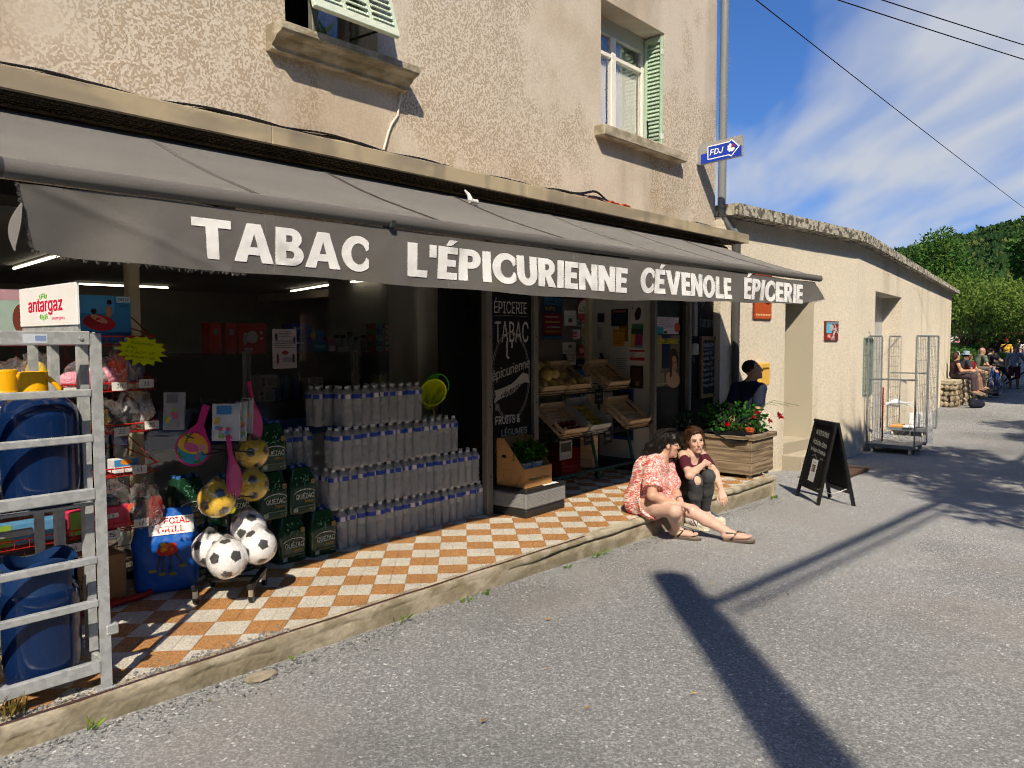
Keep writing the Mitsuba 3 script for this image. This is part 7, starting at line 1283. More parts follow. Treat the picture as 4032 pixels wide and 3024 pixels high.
# --- generic clothed figure for the people further off
def figure(name, label, J, top='#333333', legs='#333333', shoes='#222222', hair='#2a1c14', skin=(.45, .28, .19), fwd=(0, -1, 0), h=.010, s=1.0, sleeves=.5, shorts=1.0, hat=None, bald=False, extra=None, hands=True, female=False):
    """J: pel, nk, head, and (shoulder, elbow, wrist), (hip, knee, ankle, toe) for both sides"""
    k = thing('person', label, 'person', None); A = {q: np.asarray(v, float) for q, v in J.items()}; o, R = A['head'], head_frame(fwd); b = Body()
    ch = A['pel'] * .4 + A['nk'] * .6; b.chain([A['pel'], ch, A['nk']], [.115 * s, .118 * s, .065 * s], .06); b.chain([A['sR'], A['nk'] + [0, 0, -.04], A['sL']], [.05 * s, .055 * s, .05 * s], .05); b.cap(A['nk'] + [0, 0, -.04], o + R @ np.array([0, -.02, -.06]), .054, .05, .03); add_head(b, o, R, 1.03)
    for q in 'RL':
        b.chain([A['s' + q], A['e' + q]], [.048 * s, .040 * s], .03); b.chain([A['e' + q], A['w' + q]], [.040 * s, .027 * s], .02); dd = nrm(A['w' + q] - A['e' + q])
        if hands: add_hand(b, A['w' + q], dd, nrm(np.cross(dd, [.3, .2, .9])), 1, (.4, .5, .4))
        b.chain([A['h' + q], A['k' + q]], [.085 * s, .058 * s], .03); b.chain([A['k' + q], A['k' + q] * .65 + A['a' + q] * .35, A['a' + q]], [.055 * s, .056 * s, .036 * s], .03); b.cap(A['a' + q], A['t' + q], .036, .03, .03)
    V, F = solid(b, h, 1); inv = lambda X: (X - o) @ R / 1.03; scene[key_of('body', k)] = mikit.ply((V, F), 'skin', smooth=True, color=shade(V, skin, inv, np.array(skin) * [.8, .5, .5]))
    b = Body(); b.chain([A['pel'] + [0, 0, .0], ch, A['nk'] + [0, 0, -.03]], [.132 * s, .134 * s, .074 * s], .06); b.chain([A['sR'], A['nk'] + [0, 0, -.045], A['sL']], [.062 * s, .064 * s, .062 * s], .05)
    if sleeves > 0:
        for q in 'RL': b.cap(A['s' + q], A['s' + q] * (1 - sleeves) + A['e' + q] * sleeves, .062 * s, .064 * s, .03)
    V, F = solid(b, h, 1, noise=folds(.008, 10, 3)); scene[key_of('shirt', k)] = mikit.ply((V, F), 'matte', smooth=True, color=np.tile(C(top), (len(V), 1)))
    b = Body(); 
    for q in 'RL':
        b.cap(A['pel'], A['h' + q], .126 * s, .096 * s, .05)
        if shorts >= 1.0: b.chain([A['h' + q], A['k' + q], A['k' + q] * .12 + A['a' + q] * .88], [.097 * s, .074 * s, .056 * s], .03)
        else: kk = A['h' + q] * (1 - shorts) + A['k' + q] * shorts; b.cap(A['h' + q], kk, .099 * s, .090 * s, .03)
    V, F = solid(b, h, 1, noise=folds(.007, 10, 6)); scene[key_of('trousers', k)] = mikit.ply((V, F), 'matte', smooth=True, color=np.tile(C(legs), (len(V), 1)))
    for q in 'RL':
        b = Body(); d = nrm(A['t' + q] - A['a' + q]); b.cap(A['a' + q] - d * .02 + [0, 0, -.03], A['t' + q] + d * .05, .045, .038, .03); V, F = solid(b, h, 1); scene[key_of('shoe', k)] = mikit.ply((V, F), 'matte', smooth=True, color=np.tile(C(shoes), (len(V), 1)))
    if not bald:
        b = Body(); b.ell(o + R @ np.array([0, -.022, .045]), (.084, .098, .088), R, .02)
        if female: b.ell(o + R @ np.array([0, -.06, -.02]), (.085, .075, .085), R, .03)
        def hk(X): q = (X - o) @ R; return np.where((q[..., 1] > .035) & (q[..., 2] < .078) | (q[..., 2] < -.01) & (not female), .02, -1) + 0 * q[..., 0]
        V, F = solid(b, min(h, .009), 1, keep=hk, noise=folds(.008, 40, 2, (1, 1, 1))); scene[key_of('hair', k)] = mikit.ply((V, F), 'hair', smooth=True, color=np.tile(C(hair), (len(V), 1)))
    if hat:
        m = MB(); M = np.eye(4); M[:3, :3] = R; M[:3, 3] = o; m.lathe([(.15, .045), (.148, .055), (.098, .075), (.088, .15), (.075, .165), (0, .168)], C(hat), M, 28); put(m, 'hat', 'matte', k, ang=50)
    if extra: extra(k, A, R)
    return k
# man sitting in the shade behind the planter
def shade_face(k, A, R): pass
figure('person', 'man in a navy T-shirt sitting in the shade behind the planter, looking up', dict(pel=(9.05, 4.12, .66), nk=(8.985, 4.05, 1.185), head=(8.975, 4.02, 1.335), sR=(8.93, 3.90, 1.12), eR=(8.86, 3.90, .86), wR=(8.80, 3.99, .70), sL=(8.95, 4.21, 1.125), eL=(8.82, 4.24, .88), wL=(8.66, 4.12, .74), hR=(9.02, 4.05, .64), kR=(8.80, 4.06, .62), aR=(8.86, 4.04, .22), tR=(8.80, 4.02, .16), hL=(9.0, 4.22, .64), kL=(8.80, 4.26, .64), aL=(8.86, 4.24, .22), tL=(8.80, 4.22, .16)),
       top='#20283c', legs='#2a2d38', hair='#17120f', skin=(.42, .25, .17), fwd=(.36, -.90, .22), h=.007, s=1.1, sleeves=.62)
k = thing('stool', 'low dark stool under the shaded man', 'stool'); m = MB(); m.box((8.86, 3.95, .50), (9.22, 4.30, .535), C('#2b2622'), bev=.008); put(m, 'seat', 'satin', k)
for x in (8.89, 9.17):
    for y in (3.98, 4.25): m = MB(); m.cyl((x, y, -.12), (x, y, .499), .014, C('#1d1b1a'), 8); put(m, 'leg', 'satin', k)
# people on the low wall
zs = -.24
figure('person', 'woman in a dark purple dress and pale headband sitting first on the low stone wall', dict(pel=(25.62, 5.32, .66), nk=(25.50, 5.24, 1.07), head=(25.47, 5.24, 1.20), sR=(25.38, 5.18, 1.0), eR=(25.25, 5.06, .78), wR=(25.36, 4.84, .80), sL=(25.62, 5.32, 1.0), eL=(25.68, 5.12, .78), wL=(25.55, 4.9, .78), hR=(25.54, 5.24, .64), kR=(25.36, 4.78, .60), aR=(25.34, 4.76, .20), tR=(25.30, 4.60, .13), hL=(25.70, 5.36, .64), kL=(25.60, 4.80, .62), aL=(25.52, 4.70, .20), tL=(25.42, 4.54, .14)), top='#3a2630', legs='#4a3f46', shoes='#8b7f70', hair='#3a2216', skin=(.50, .27, .16), fwd=(.72, -.65, -.05), sleeves=0, shorts=1.0, female=True,
       extra=lambda k, A, R: put(MB().tube([A['head'] + R @ np.array([.088 * math.cos(t), .03, .035 + .10 * math.sin(t)]) for t in np.linspace(-.2, PI + .2, 16)], .013, C('#b9c4dc'), 6), 'headband', 'matte', k))
def backpack(k, A, R):
    m = MB(); m.sphere(A['pel'] + [-.10, -.22, .20], (.15, .14, .17), C('#7d1420'), 3); put(m, 'red_bag', 'matte', k, ang=60)
figure('person', 'bearded person in a grey bucket hat on the low wall with a red bag', dict(pel=(26.95, 5.36, .68), nk=(26.85, 5.28, 1.06), head=(26.80, 5.26, 1.17), sR=(26.72, 5.16, 1.0), eR=(26.62, 5.06, .76), wR=(26.7, 4.86, .72), sL=(26.98, 5.40, 1.0), eL=(26.95, 5.2, .74), wL=(26.8, 4.95, .72), hR=(26.88, 5.28, .66), kR=(26.44, 4.86, .64), aR=(26.46, 4.82, .2), tR=(26.44, 4.66, .14), hL=(27.04, 5.42, .66), kL=(26.74, 4.90, .64), aL=(26.76, 4.8, .2), tL=(26.7, 4.66, .14)), top='#3b4048', legs='#6a6a6e', hair='#2a1a12', skin=(.28, .16, .11), fwd=(.70, -.70, -.1), hat='#8fa3b0', shorts=.9, extra=backpack)
figure('person', 'person in a green top half hidden behind the one in the bucket hat', dict(pel=(27.9, 5.45, .68), nk=(27.75, 5.38, 1.02), head=(27.72, 5.34, 1.13), sR=(27.62, 5.26, .97), eR=(27.5, 5.1, .76), wR=(27.5, 4.9, .70), sL=(27.88, 5.5, .97), eL=(27.85, 5.3, .74), wL=(27.7, 5.0, .7), hR=(27.82, 5.38, .66), kR=(27.4, 4.92, .64), aR=(27.5, 4.9, .2), tR=(27.44, 4.74, .14), hL=(28.0, 5.5, .66), kL=(27.7, 5.0, .64), aL=(27.7, 4.9, .2), tL=(27.66, 4.74, .14)), top='#1f8a52', legs='#4a4540', hair='#5a3a26', fwd=(.9, -.4, -.1), female=True)
figure('person', 'bald man in a khaki T-shirt sitting behind a bicycle', dict(pel=(30.55, 5.62, .70), nk=(30.45, 5.52, 1.14), head=(30.43, 5.48, 1.27), sR=(30.30, 5.38, 1.08), eR=(30.22, 5.28, .82), wR=(30.28, 5.08, .66), sL=(30.60, 5.66, 1.08), eL=(30.74, 5.48, .82), wL=(30.66, 5.2, .74), hR=(30.44, 5.52, .68), kR=(30.08, 5.16, .66), aR=(30.06, 5.16, -.10), tR=(30.02, 5.0, -.16), hL=(30.64, 5.7, .68), kL=(30.44, 5.2, .68), aL=(30.42, 5.2, -.10), tL=(30.4, 5.04, -.16)), top='#6b735f', legs='#7d7868', skin=(.48, .26, .18), fwd=(.75, -.66, -.1), bald=True)
figure('person', 'dark-haired person in black raising a hand to the mouth on the low wall', dict(pel=(32.42, 5.66, .70), nk=(32.35, 5.60, 1.12), head=(32.38, 5.56, 1.24), sR=(32.22, 5.46, 1.06), eR=(32.3, 5.2, .90), wR=(32.42, 5.38, 1.10), sL=(32.5, 5.72, 1.06), eL=(32.62, 5.5, .82), wL=(32.6, 5.3, .74), hR=(32.32, 5.58, .68), kR=(32.5, 5.2, .62), aR=(32.66, 5.0, .28), tR=(32.72, 4.86, .3), hL=(32.52, 5.72, .68), kL=(32.8, 5.3, .62), aL=(33.0, 5.04, .3), tL=(33.06, 4.9, .3)), top='#23262c', legs='#16181c', hair='#2b1c14', fwd=(.8, -.6, 0), sleeves=.4)
figure('person', 'man in a grey patterned T-shirt and maroon shorts walking in the shade', dict(pel=(37.9, 5.66, .52), nk=(37.9, 5.66, 1.08), head=(37.9, 5.62, 1.23), sR=(37.82, 5.86, 1.02), eR=(37.76, 5.94, .74), wR=(37.7, 5.92, .48), sL=(37.98, 5.46, 1.02), eL=(38.1, 5.34, .76), wL=(38.0, 5.3, .52), hR=(37.86, 5.76, .48), kR=(37.82, 5.78, .05), aR=(37.9, 5.78, -.33), tR=(37.76, 5.74, -.37), hL=(37.94, 5.56, .48), kL=(37.88, 5.54, .05), aL=(37.98, 5.54, -.33), tL=(37.84, 5.5, -.37)), top='#6d7480', legs='#4a1f2a', skin=(.24, .14, .10), hair='#14100e', fwd=(-.95, -.2, 0), s=1.1, shorts=.85)
for i, (x, y, tc, lab, ht) in enumerate(((46.7, 7.35, '#c9a23a', 'person in yellow with a red and white cap at the far stall', '#c22a2a'), (47.6, 7.0, '#1d1d20', 'person in a black vest at the far stall', None), (47.0, 6.55, '#e4e4e4', 'person in a white shirt seen from behind at the far end of the street', None), (48.6, 6.75, '#4a3a34', 'person in brown beyond the white-shirted one', None))):
    z = .35
    figure('person', lab, dict(pel=(x, y, z + .52), nk=(x, y, z + 1.06), head=(x, y - .02, z + 1.21), sR=(x - .10, y + .17, z + 1.0), eR=(x - .12, y + .24, z + .74), wR=(x - .2, y + .2, z + .5), sL=(x + .10, y - .17, z + 1.0), eL=(x + .10, y - .24, z + .74), wL=(x - .05, y - .26, z + .6), hR=(x - .04, y + .09, z + .48), kR=(x - .06, y + .1, z + .05), aR=(x, y + .1, z - .36), tR=(x - .12, y + .1, z - .4), hL=(x + .04, y - .09, z + .48), kL=(x, y - .1, z + .05), aL=(x, y - .1, z - .36), tL=(x - .12, y - .1, z - .4)), top=tc, legs='#2a2c34', fwd=(-.7, -.6, 0) if i != 2 else (.9, .3, 0), h=.016, hat=ht, hands=False)
# ---------------------------------------------------------------- planter
PL = thing('planter', 'weathered wooden planter box on feet holding a red-flowering plant', 'planter'); wc = (.35, .28, .2)
x0, x1, y0, y1 = 8.155, 8.73, 3.65, 4.60
for i in range(3):
    z0 = .205 + .131 * i
    for nme, lo, hi in (('side_plank', (x0, y0 + .022, z0), (x0 + .022, y1 - .022, z0 + .128)), ('side_plank', (x1 - .022, y0 + .022, z0), (x1, y1 - .022, z0 + .128)), ('end_plank', (x0 - .003, y0, z0 + .001), (x1 + .003, y0 + .021, z0 + .127)), ('end_plank', (x0, y1 - .021, z0), (x1, y1, z0 + .128))):
        m = MB(); m.box(lo, hi, wc, bev=.004); put(m, nme, 'wood_grey', PL)
for lo, hi in (((x0 - .02, y0 - .03, .592), (x1 + .035, y0 + .075, .648)), ((x0 - .03, y0 + .077, .594), (x0 + .05, y1, .632))): m = MB(); m.box(lo, hi, wc, bev=.005); put(m, 'rim_board', 'wood_grey', PL)
m = MB(); m.box((x0 + .023, y0 + .022, .5), (x1 - .023, y1 - .022, .56), C('#2a2018')); put(m, 'soil', 'matte', PL, ang=0)
for x in (x0 + .06, x1 - .06):
    for y in (y0 + .06, y1 - .06): m = MB(); m.cyl((x, y, .163), (x, y, .204), .028, C('#9a978e'), 12); put(m, 'foot', 'matte', PL)
g = rng(50); U, V = np.meshgrid(np.linspace(0, 1, 50), np.linspace(0, 1, 22), indexing='ij'); nz = meshkit.fbm(np.stack([U * 7, V * 4, 0 * U], -1), 4, 8) - .5
P = np.stack([x0 - .035 + .62 * V + .05 * nz, y0 + .03 + .80 * U + .02 * nz, .66 + .06 * nz - .10 * np.exp(-(V / .06) ** 2) * (1 + .8 * np.sin(U * 9)) * .6], -1)
m = MB().slab(P, (0, 0, -.003), C('#131416')); m.slab(np.array([[(x0 - .036, 4.28, .655), (x0 - .036, 4.36, .655)], [(x0 - .040, 4.29, .46), (x0 - .040, 4.34, .45)]]), (-.004, 0, 0), C('#131416')); put(m, 'black_liner', 'satin', PL, ang=35, label='crumpled black plastic liner over the planter rim')
FP = thing('flowering_plant', 'bushy green plant with a few red flowers growing in the planter', 'plant'); n = 620
c0 = np.array([8.45, 4.02, .78]); d = g.normal(size=(n, 3)); d /= np.linalg.norm(d, axis=1, keepdims=True); p = c0 + d * np.array([.26, .42, .20]) * g.uniform(.35, 1.0, (n, 1)) ** .6 + .03 * g.normal(size=(n, 3)); p[:, 2] = np.maximum(p[:, 2], .64)
m = leaves(MB(), p, d * [1, 1, .5] + .7 * g.normal(size=(n, 3)) + [0, 0, .1], .062, [C('#20451c'), C('#2f5f24'), C('#173a17'), C('#44702c')], 3, .2, .52); put(m, 'foliage', 'waxy_leaf', FP, ang=0); m = MB()
for i in range(26): q = p[i * 20]; m.tube([(8.45 + .1 * g.normal(), 4.02 + .15 * g.normal(), .58), (q + [8.45, 4.02, .6]) / 2 + [0, 0, .06], q], .003, C('#3f5a2c'), 4)
for i in range(3): m.tube([(8.5, 3.8, .85), (8.55, 3.68 - .05 * i, .98 + .02 * i), (8.62 + .05 * i, 3.55 - .1 * i, .96)], .0022, C('#5a6a34'), 4)
put(m, 'stems', 'matte', FP, ang=0, kind='stuff')
for i, q in enumerate(((8.20, 3.98, .74), (8.58, 3.52, .84), (8.50, 3.60, .79), (8.42, 3.72, .88), (8.30, 3.86, .70), (8.30, 3.70, .84))):
    s_ = (.045, .05, .038, .03, .028, .03)[i]; dd = nrm([-.6, -.6, .4]); a, b, _ = frame(dd); t = np.arange(5) * 2 * PI / 5; m = MB(); m = leaves(m, np.repeat([q], 10, 0), np.concatenate([np.cos(t)[:, None] * a + np.sin(t)[:, None] * b + dd * .4, np.cos(t + .6)[:, None] * a + np.sin(t + .6)[:, None] * b + dd * .9]), s_, [C('#b81426'), C('#8f0f20')], i, .2, .6); put(m, 'flower', 'leaf', FP, ang=0)
k = thing('flower_pot', 'small terracotta pot standing in the planter', 'flower pot'); m = MB(); m.lathe([(.035, .60), (.048, .69), (.054, .69), (.055, .715), (.045, .715), (.044, .68)], C('#b3552f'), mv(8.33, 3.76, 0), 24); put(m, 'pot', 'matte', k, ang=40)
for q, lab in (((8.22, 4.75), 'dark shrub in a pot against the black shop panel'),):
    k = thing('potted_shrub', lab, 'plant'); m = MB(); m.lathe([(.08, .162), (.12, .36), (.13, .36)], C('#2a2522'), mv(*q[:1], 4.50, 0), 20); put(m, 'pot', 'matte', k, ang=40); nn = 220; d = g.normal(size=(nn, 3)); d /= np.linalg.norm(d, axis=1, keepdims=True); m = leaves(MB(), np.array([q[0], 4.50, .62]) + d * [.14, .12, .22], d + [0, 0, .5], .07, [C('#22382a'), C('#2f4a36')], 5, .2, .4); put(m, 'foliage', 'leaf', k, ang=0)

# ---------------------------------------------------------------- folding chalkboard on the street
AB = thing('pavement_board', 'black folding chalkboard standing on the asphalt, advertising chilled drinks', 'sign')
TL, TR = np.array([8.855, 3.225, .815]), np.array([8.475, 2.835, .812]); bk = C('#17181a')
def leaf_board(fl, fr, front):
    fl, fr = np.array(fl), np.array(fr); k = key_of('panel', AB); x = nrm(fr - fl); dn = nrm((fl + fr) / 2 - (TL + TR) / 2); n = nrm(np.cross(x, -dn)); H = np.linalg.norm((fl + fr) / 2 - (TL + TR) / 2); wt, wb = np.linalg.norm(TR - TL), np.linalg.norm(fr - fl); M = basis((fl + fr) / 2, x, -dn, n); m = MB()
    for s in (-1, 1):
        q = sg.Polygon([(s * wb / 2, 0), (s * (wb / 2 - .045), 0), (s * (wt / 2 - .045), H), (s * wt / 2, H)]); m.prism(q, -.012, .014, bk, M)
    m.prism(rect(-wt / 2 + .046, H - .05, wt / 2 - .046, H - .001), -.0118, .0138, bk, M); m.prism(rect(-wb / 2 + .05, .13, wb / 2 - .05, .18), -.0118, .0138, bk, M); f = split(*m.geo(), 30); scene[k] = mikit.ply((f[0], f[1]), 'satin', smooth=True, color=f[2])
    m = MB(); m.prism(sg.Polygon([(-wb / 2 + .05, .181), (wb / 2 - .05, .181), (wt / 2 - .046, H - .051), (-wt / 2 + .046, H - .051)]), -.004, .004, C('#1d1f20'), M); put(m, 'slate', 'matte', k, ang=0)
    if front:
        m = MB(); ch = C('#8d8f8d')
        for t, a, b, c, d_, ys in (('BOISSONS', -.17, .745, .17, .80, -3), ('Fraîche dans', -.19, .635, .17, .70, -4), ("le frigo à l'entrée", -.21, .545, .19, .605, -4)): m.prism(sa.skew(fit(text_poly(t, .05), a, b, c, d_), ys=ys, origin=(a, b)), .0042, .0054, ch, M)
        t = np.linspace(0, 1, 24); m.prism(sg.LineString(np.stack([-.12 + .28 * t, .50 - .03 * t + .02 * np.sin(t * 9)], 1)).buffer(.003), .0042, .0054, ch, M); put(m, 'handwriting', 'matte', k, ang=0)
        m = MB(); A = M @ mv(-.10, .22, .0045) @ rotz(-.02); m.box((0, 0, 0), (.15, .25, .0015), C('#d5d6d8'), A); m.box((.03, .11, .0018), (.12, .19, .0024), C('#6d4a3a'), A); m.box((.04, .12, .0026), (.075, .175, .003), C('#8a8f8c'), A); m.box((.03, .21, .0018), (.12, .22, .0024), C('#9a9a9c'), A); m.box((.03, .06, .0018), (.12, .065, .0024), C('#9a9a9c'), A); put(m, 'paper_flyer', 'matte', k, ang=0)
leaf_board((8.83, 3.41, -.083), (8.37, 2.99, -.072), True); leaf_board((8.62, 2.70, -.078), (9.02, 3.11, -.088), False)
m = MB(); m.tube([(8.40, 3.02, .10), (8.52, 2.90, .04), (8.60, 2.78, .10)], .004, C('#a9a9a6'), 5); put(m, 'chain', 'steel', AB)

# ---------------------------------------------------------------- roll cages by the warehouse
def mesh_panel(o, d, w, z0, z1, k, nv, nh, name='mesh_side', label=None, col=C('#74797d')):
    o, d = np.asarray(o, float), nrm([d[0], d[1], 0]); m = MB(); P = lambda a, z: np.array([o[0] + d[0] * a, o[1] + d[1] * a, z]); r = .03
    m.tube([P(0, z0), P(0, z1 - r), P(r, z1), P(w - r, z1), P(w, z1 - r), P(w, z0)], .015, col, 8); m.cyl(P(0, z0 + .02), P(w, z0 + .02), .012, col, 6)
    for i in range(1, nv): m.cyl(P(w * i / nv, z0), P(w * i / nv, z1), .0042, col, 4)
    for i in range(1, nh): m.cyl(P(0, z0 + (z1 - z0) * i / nh), P(w, z0 + (z1 - z0) * i / nh), .0042, col, 4)
    put(m, name, 'satin', k, ang=40, label=label)
def roll_cage(x, y, z, label, w=.78, l=.76):
    k = thing('roll_cage', label, 'roll cage'); c = C('#6d7478')
    mesh_panel((x, y + l, 0), (1, 0), w, z + .15, z + 2.02, k, 5, 9); mesh_panel((x, y, 0), (1, 0), w, z + .15, z + 2.02, k, 7, 9)
    m = MB(); m.box((x, y, z + .15), (x + w, y + l, z + .175), c)
    for q in (0, w - .03): m.box((x + q, y + .001, z + .12), (x + q + .03, y + l - .001, z + .149), c)
    put(m, 'base', 'satin', k, ang=0); m = MB(); m.cyl((x + w * .15, y, z + 1.28), (x + w * .15, y + l, z + 1.28), .014, c, 8); put(m, 'cross_bar', 'satin', k)
    for a in (.09, w - .09):
        for b in (.08, l - .08):
            m = MB(); m.cyl((x + a, y + b - .018, z + .065), (x + a, y + b + .018, z + .065), .062, C('#c9c4b8'), 18); m.cyl((x + a, y + b - .02, z + .065), (x + a, y + b + .02, z + .065), .03, C('#5a5a58'), 12); m.box((x + a - .02, y + b - .026, z + .06), (x + a + .02, y + b - .021, z + .119), c); put(m, 'castor', 'satin', k)
    return k
k = roll_cage(14.15, 3.50, -.265, 'empty wire roll cage with torn plastic film, nearest the street')
mesh_panel((14.02, 4.30, 0), (1, .06), .62, .72, 1.72, k, 9, 10, 'folded_gate', 'greenish folded mesh gate hooked on the left side', C('#6a7f78')); mesh_panel((14.05, 4.34, 0), (1, .05), .50, .50, 1.82, k, 5, 8, 'folded_gate', None, C('#7a8084'))
m = MB(); m.cyl((14.20, 4.02, -.05), (14.20, 4.02, .88), .014, C('#8a2a26'), 8); put(m, 'red_post', 'satin', k, label='red-painted post of the roll cage')
def wrap(k, P0, w, h, d, seed, wt):
    U, V = np.meshgrid(np.linspace(0, 1, 30), np.linspace(0, 1, 24), indexing='ij'); nz = meshkit.fbm(np.stack([U * 6, V * 6, 0 * U + seed], -1), 4, seed) - .5; d = nrm([d[0], d[1], 0]); e = np.array([-d[1], d[0], 0]); P = np.array(P0) + (U * w)[..., None] * d + (V * h * (.55 + .45 * np.sin(U * 3 + seed)))[..., None] * np.array([0, 0, 1.0]) + (nz * .22)[..., None] * e
    put(MB().sheet(P, (1, 1, 1)), 'plastic_film', 'film', k, ang=22, label=wt)
wrap(k, (14.3, 3.56, -.05), .75, .62, (.4, .6), 3, 'torn clear plastic film'); wrap(k, (14.9, 3.45, -.10), .5, .85, (.7, .15), 5, None)
m = MB(); g = rng(12)
for j in range(3): m.tube([(14.2, 3.98, .62 - .02 * j), (14.5, 3.9, .60 + .03 * g.normal()), (14.8, 3.7, .56 + .03 * g.normal())], [.012, .03, .006], C('#dfe3e8'), 6)
put(m, 'film_rope', 'satin', k, ang=50)
k = roll_cage(16.95, 3.98, -.26, 'wire roll cage behind, with a white box on its base', .8, .72); wrap(k, (16.9, 4.02, .0), .8, .9, (.85, .2), 8, None)
k = thing('white_box', 'white plastic box lying on the base of the rear roll cage', 'box'); m = MB(); m.box((17.15, 4.02, -.078), (17.6, 4.36, .20), C('#dcdde0'), bev=.015); put(m, 'box_body', 'satin', k)
k = thing('flat_carton', 'flattened cardboard and a white tray on the rear roll cage', 'cardboard'); m = MB(); m.box((16.98, 4.4, -.083), (17.5, 4.68, -.055), C('#b98a52')); m.box((16.9, 4.2, -.075), (17.12, 4.40, -.03), C('#dfe0e2'), bev=.01); put(m, 'sheet', 'matte', k)

# ---------------------------------------------------------------- low stone wall, bicycle and bags
SWA, SWB = np.array([24.45, 5.02]), np.array([38.4, 6.15]); sd_ = nrm(SWB - SWA); sn = np.array([-sd_[1], sd_[0]]); Ls = float(np.linalg.norm(SWB - SWA))
SWK = thing('stone_wall', 'low dry-stone wall with a concrete top where people sit', 'wall'); M = basis(np.array([SWA[0], SWA[1], 0]), np.array([sd_[0], sd_[1], 0]), np.array([sn[0], sn[1], 0]), np.array([0, 0, 1.0])); m = MB(); m.box((.03, .03, -.5), (Ls, .45, .42), C('#5d564a'), M); put(m, 'core', 'matte', SWK, ang=0)
g = rng(14)
for i in range(int(Ls // 1.5)): m = MB(); m.box((i * 1.5 - (.03 if i == 0 else 0), -.03, .42), (i * 1.5 + 1.49, .50, .53 + g.uniform(-.01, .01)), (.4, .36, .3), M, bev=.012); put(m, 'cap_stone', 'concrete', SWK)
def stone(c, r, colr, parent=SWK, name='stone'):
    pts = g.normal(size=(16, 3)); pts /= np.linalg.norm(pts, axis=1, keepdims=True); pts = pts * r * g.uniform(.8, 1.1, (16, 1)) + c; m = MB().tm(trimesh.convex.convex_hull(pts), colr, M); put(m, name, 'matte', parent, ang=0)
for row in range(5):
    x = -.02 + .1 * (row % 2)
    while x < 5.0: w = g.uniform(.10, .26); stone((x + w / 2, .01, -.28 + row * .155 + g.normal() * .01), (w * .55, .07, .085), C(['#8a7f6c', '#9a8f7a', '#6d6456', '#a79a82', '#7a7264'][g.integers(5)]) * g.uniform(.7, 1.1)); x += w
    for yy in (.10, .24, .38): stone((-.01, yy, -.28 + row * .155), (.07, .09, .085), C('#a09480') * g.uniform(.8, 1.15))
mm = MB()
for row in range(5):
    x = 5.0
    while x < Ls: w = g.uniform(.12, .3); pts = g.normal(size=(12, 3)); pts /= np.linalg.norm(pts, axis=1, keepdims=True); mm.tm(trimesh.convex.convex_hull(pts * np.array([w * .55, .06, .085]) + [x + w / 2, .01, -.28 + row * .155]), C('#85796a') * g.uniform(.7, 1.1), M); x += w
put(mm, 'far_stones', 'matte', SWK, ang=0, kind='stuff', label='small stones of the wall further along')
BK = thing('bicycle', 'blue bicycle leaning by the seated people', 'bicycle'); f0 = np.array([29.85, 5.12, .10]); hd = nrm([.99, -.10, 0]); up3 = np.array([0, 0, 1.0]); sd3 = np.cross(hd, up3); r0 = f0 + hd * 1.02
for c in (f0, r0):
    wk = key_of('wheel', BK); t = np.linspace(0, 2 * PI, 41); m = MB(); m.tube([c + .325 * (np.cos(a) * hd + np.sin(a) * up3) for a in t], .016, C('#3a3a3a'), 8, cap=False); m.tube([c + .303 * (np.cos(a) * hd + np.sin(a) * up3) for a in t], .009, C('#c9c9c6'), 6, cap=False)
    for a in np.linspace(0, 2 * PI, 21)[:-1]: m.cyl(c, c + .30 * (np.cos(a) * hd + np.sin(a) * up3), .0015, C('#b9b9b6'), 3)
    f = split(*m.geo(), 50); scene[wk] = mikit.ply((f[0], f[1]), 'satin', smooth=True, color=f[2])
m = MB(); bb, st, hb = f0 + hd * .56 - up3 * .05, f0 + hd * .70 + up3 * .52, f0 + hd * .14 + up3 * .56; bl = C('#1c4fb0')
for a, b_ in ((hb, bb), (hb, st), (st, bb), (bb, r0), (st, r0), (hb, f0), (hb, hb + up3 * .12)): m.cyl(a, b_, .018, bl, 8)
put(m, 'frame', 'gloss', BK); m = MB(); m.tube([hb + up3 * .14 + sd3 * .24, hb + up3 * .16, hb + up3 * .14 - sd3 * .24], .014, C('#1a1a1a'), 6); put(m, 'handlebar', 'satin', BK); m = MB(); m.sphere(st + up3 * .10, (.12, .06, .03), C('#1a1a1a'), 2); m.cyl(st, st + up3 * .1, .012, C('#8a8a88'), 6); put(m, 'saddle', 'satin', BK); m = MB(); m.cyl(bb - sd3 * .01, bb + sd3 * .01, .09, C('#8a8a88'), 16); put(m, 'chainring', 'steel', BK)
k = thing('backpack', 'dark backpack lying on the ground by the low wall', 'bag'); b = Body(); b.cap((24.72, 4.66, -.12), (24.98, 4.50, -.13), .10, .09, .04).cap((24.8, 4.72, -.02), (24.9, 4.6, -.05), .07, .06, .05); V, F = solid(b, .012, 1, noise=folds(.02, 9, 2)); scene[key_of('bag_body', k)] = mikit.ply((V, F), 'matte', smooth=True, color=np.tile(C('#1e2330'), (len(V), 1))); m = MB(); m.tube([(24.75, 4.72, 0), (24.82, 4.80, .3), (24.84, 4.86, .55)], .012, C('#1b1c22'), 6); m.tube([(24.84, 4.68, 0), (24.90, 4.78, .3), (24.92, 4.84, .55)], .012, C('#1b1c22'), 6); put(m, 'strap', 'matte', k)
k = thing('stone_trough', 'grey stone trough with low plants at the end of the wall', 'planter'); m = MB(); m.box((37.9, 6.02, .53), (39.1, 6.55, .86), C('#7d776b'), bev=.03); put(m, 'trough', 'matte', k); nn = 260; g = rng(15); m = leaves(MB(), np.array([38.5, 6.28, .92]) + g.uniform(-1, 1, (nn, 3)) * [.5, .22, .12], g.normal(size=(nn, 3)) + [0, 0, 1], .12, [C('#4a7a2c'), C('#6a8f34')], 2); put(m, 'plants', 'leaf', k, ang=0)
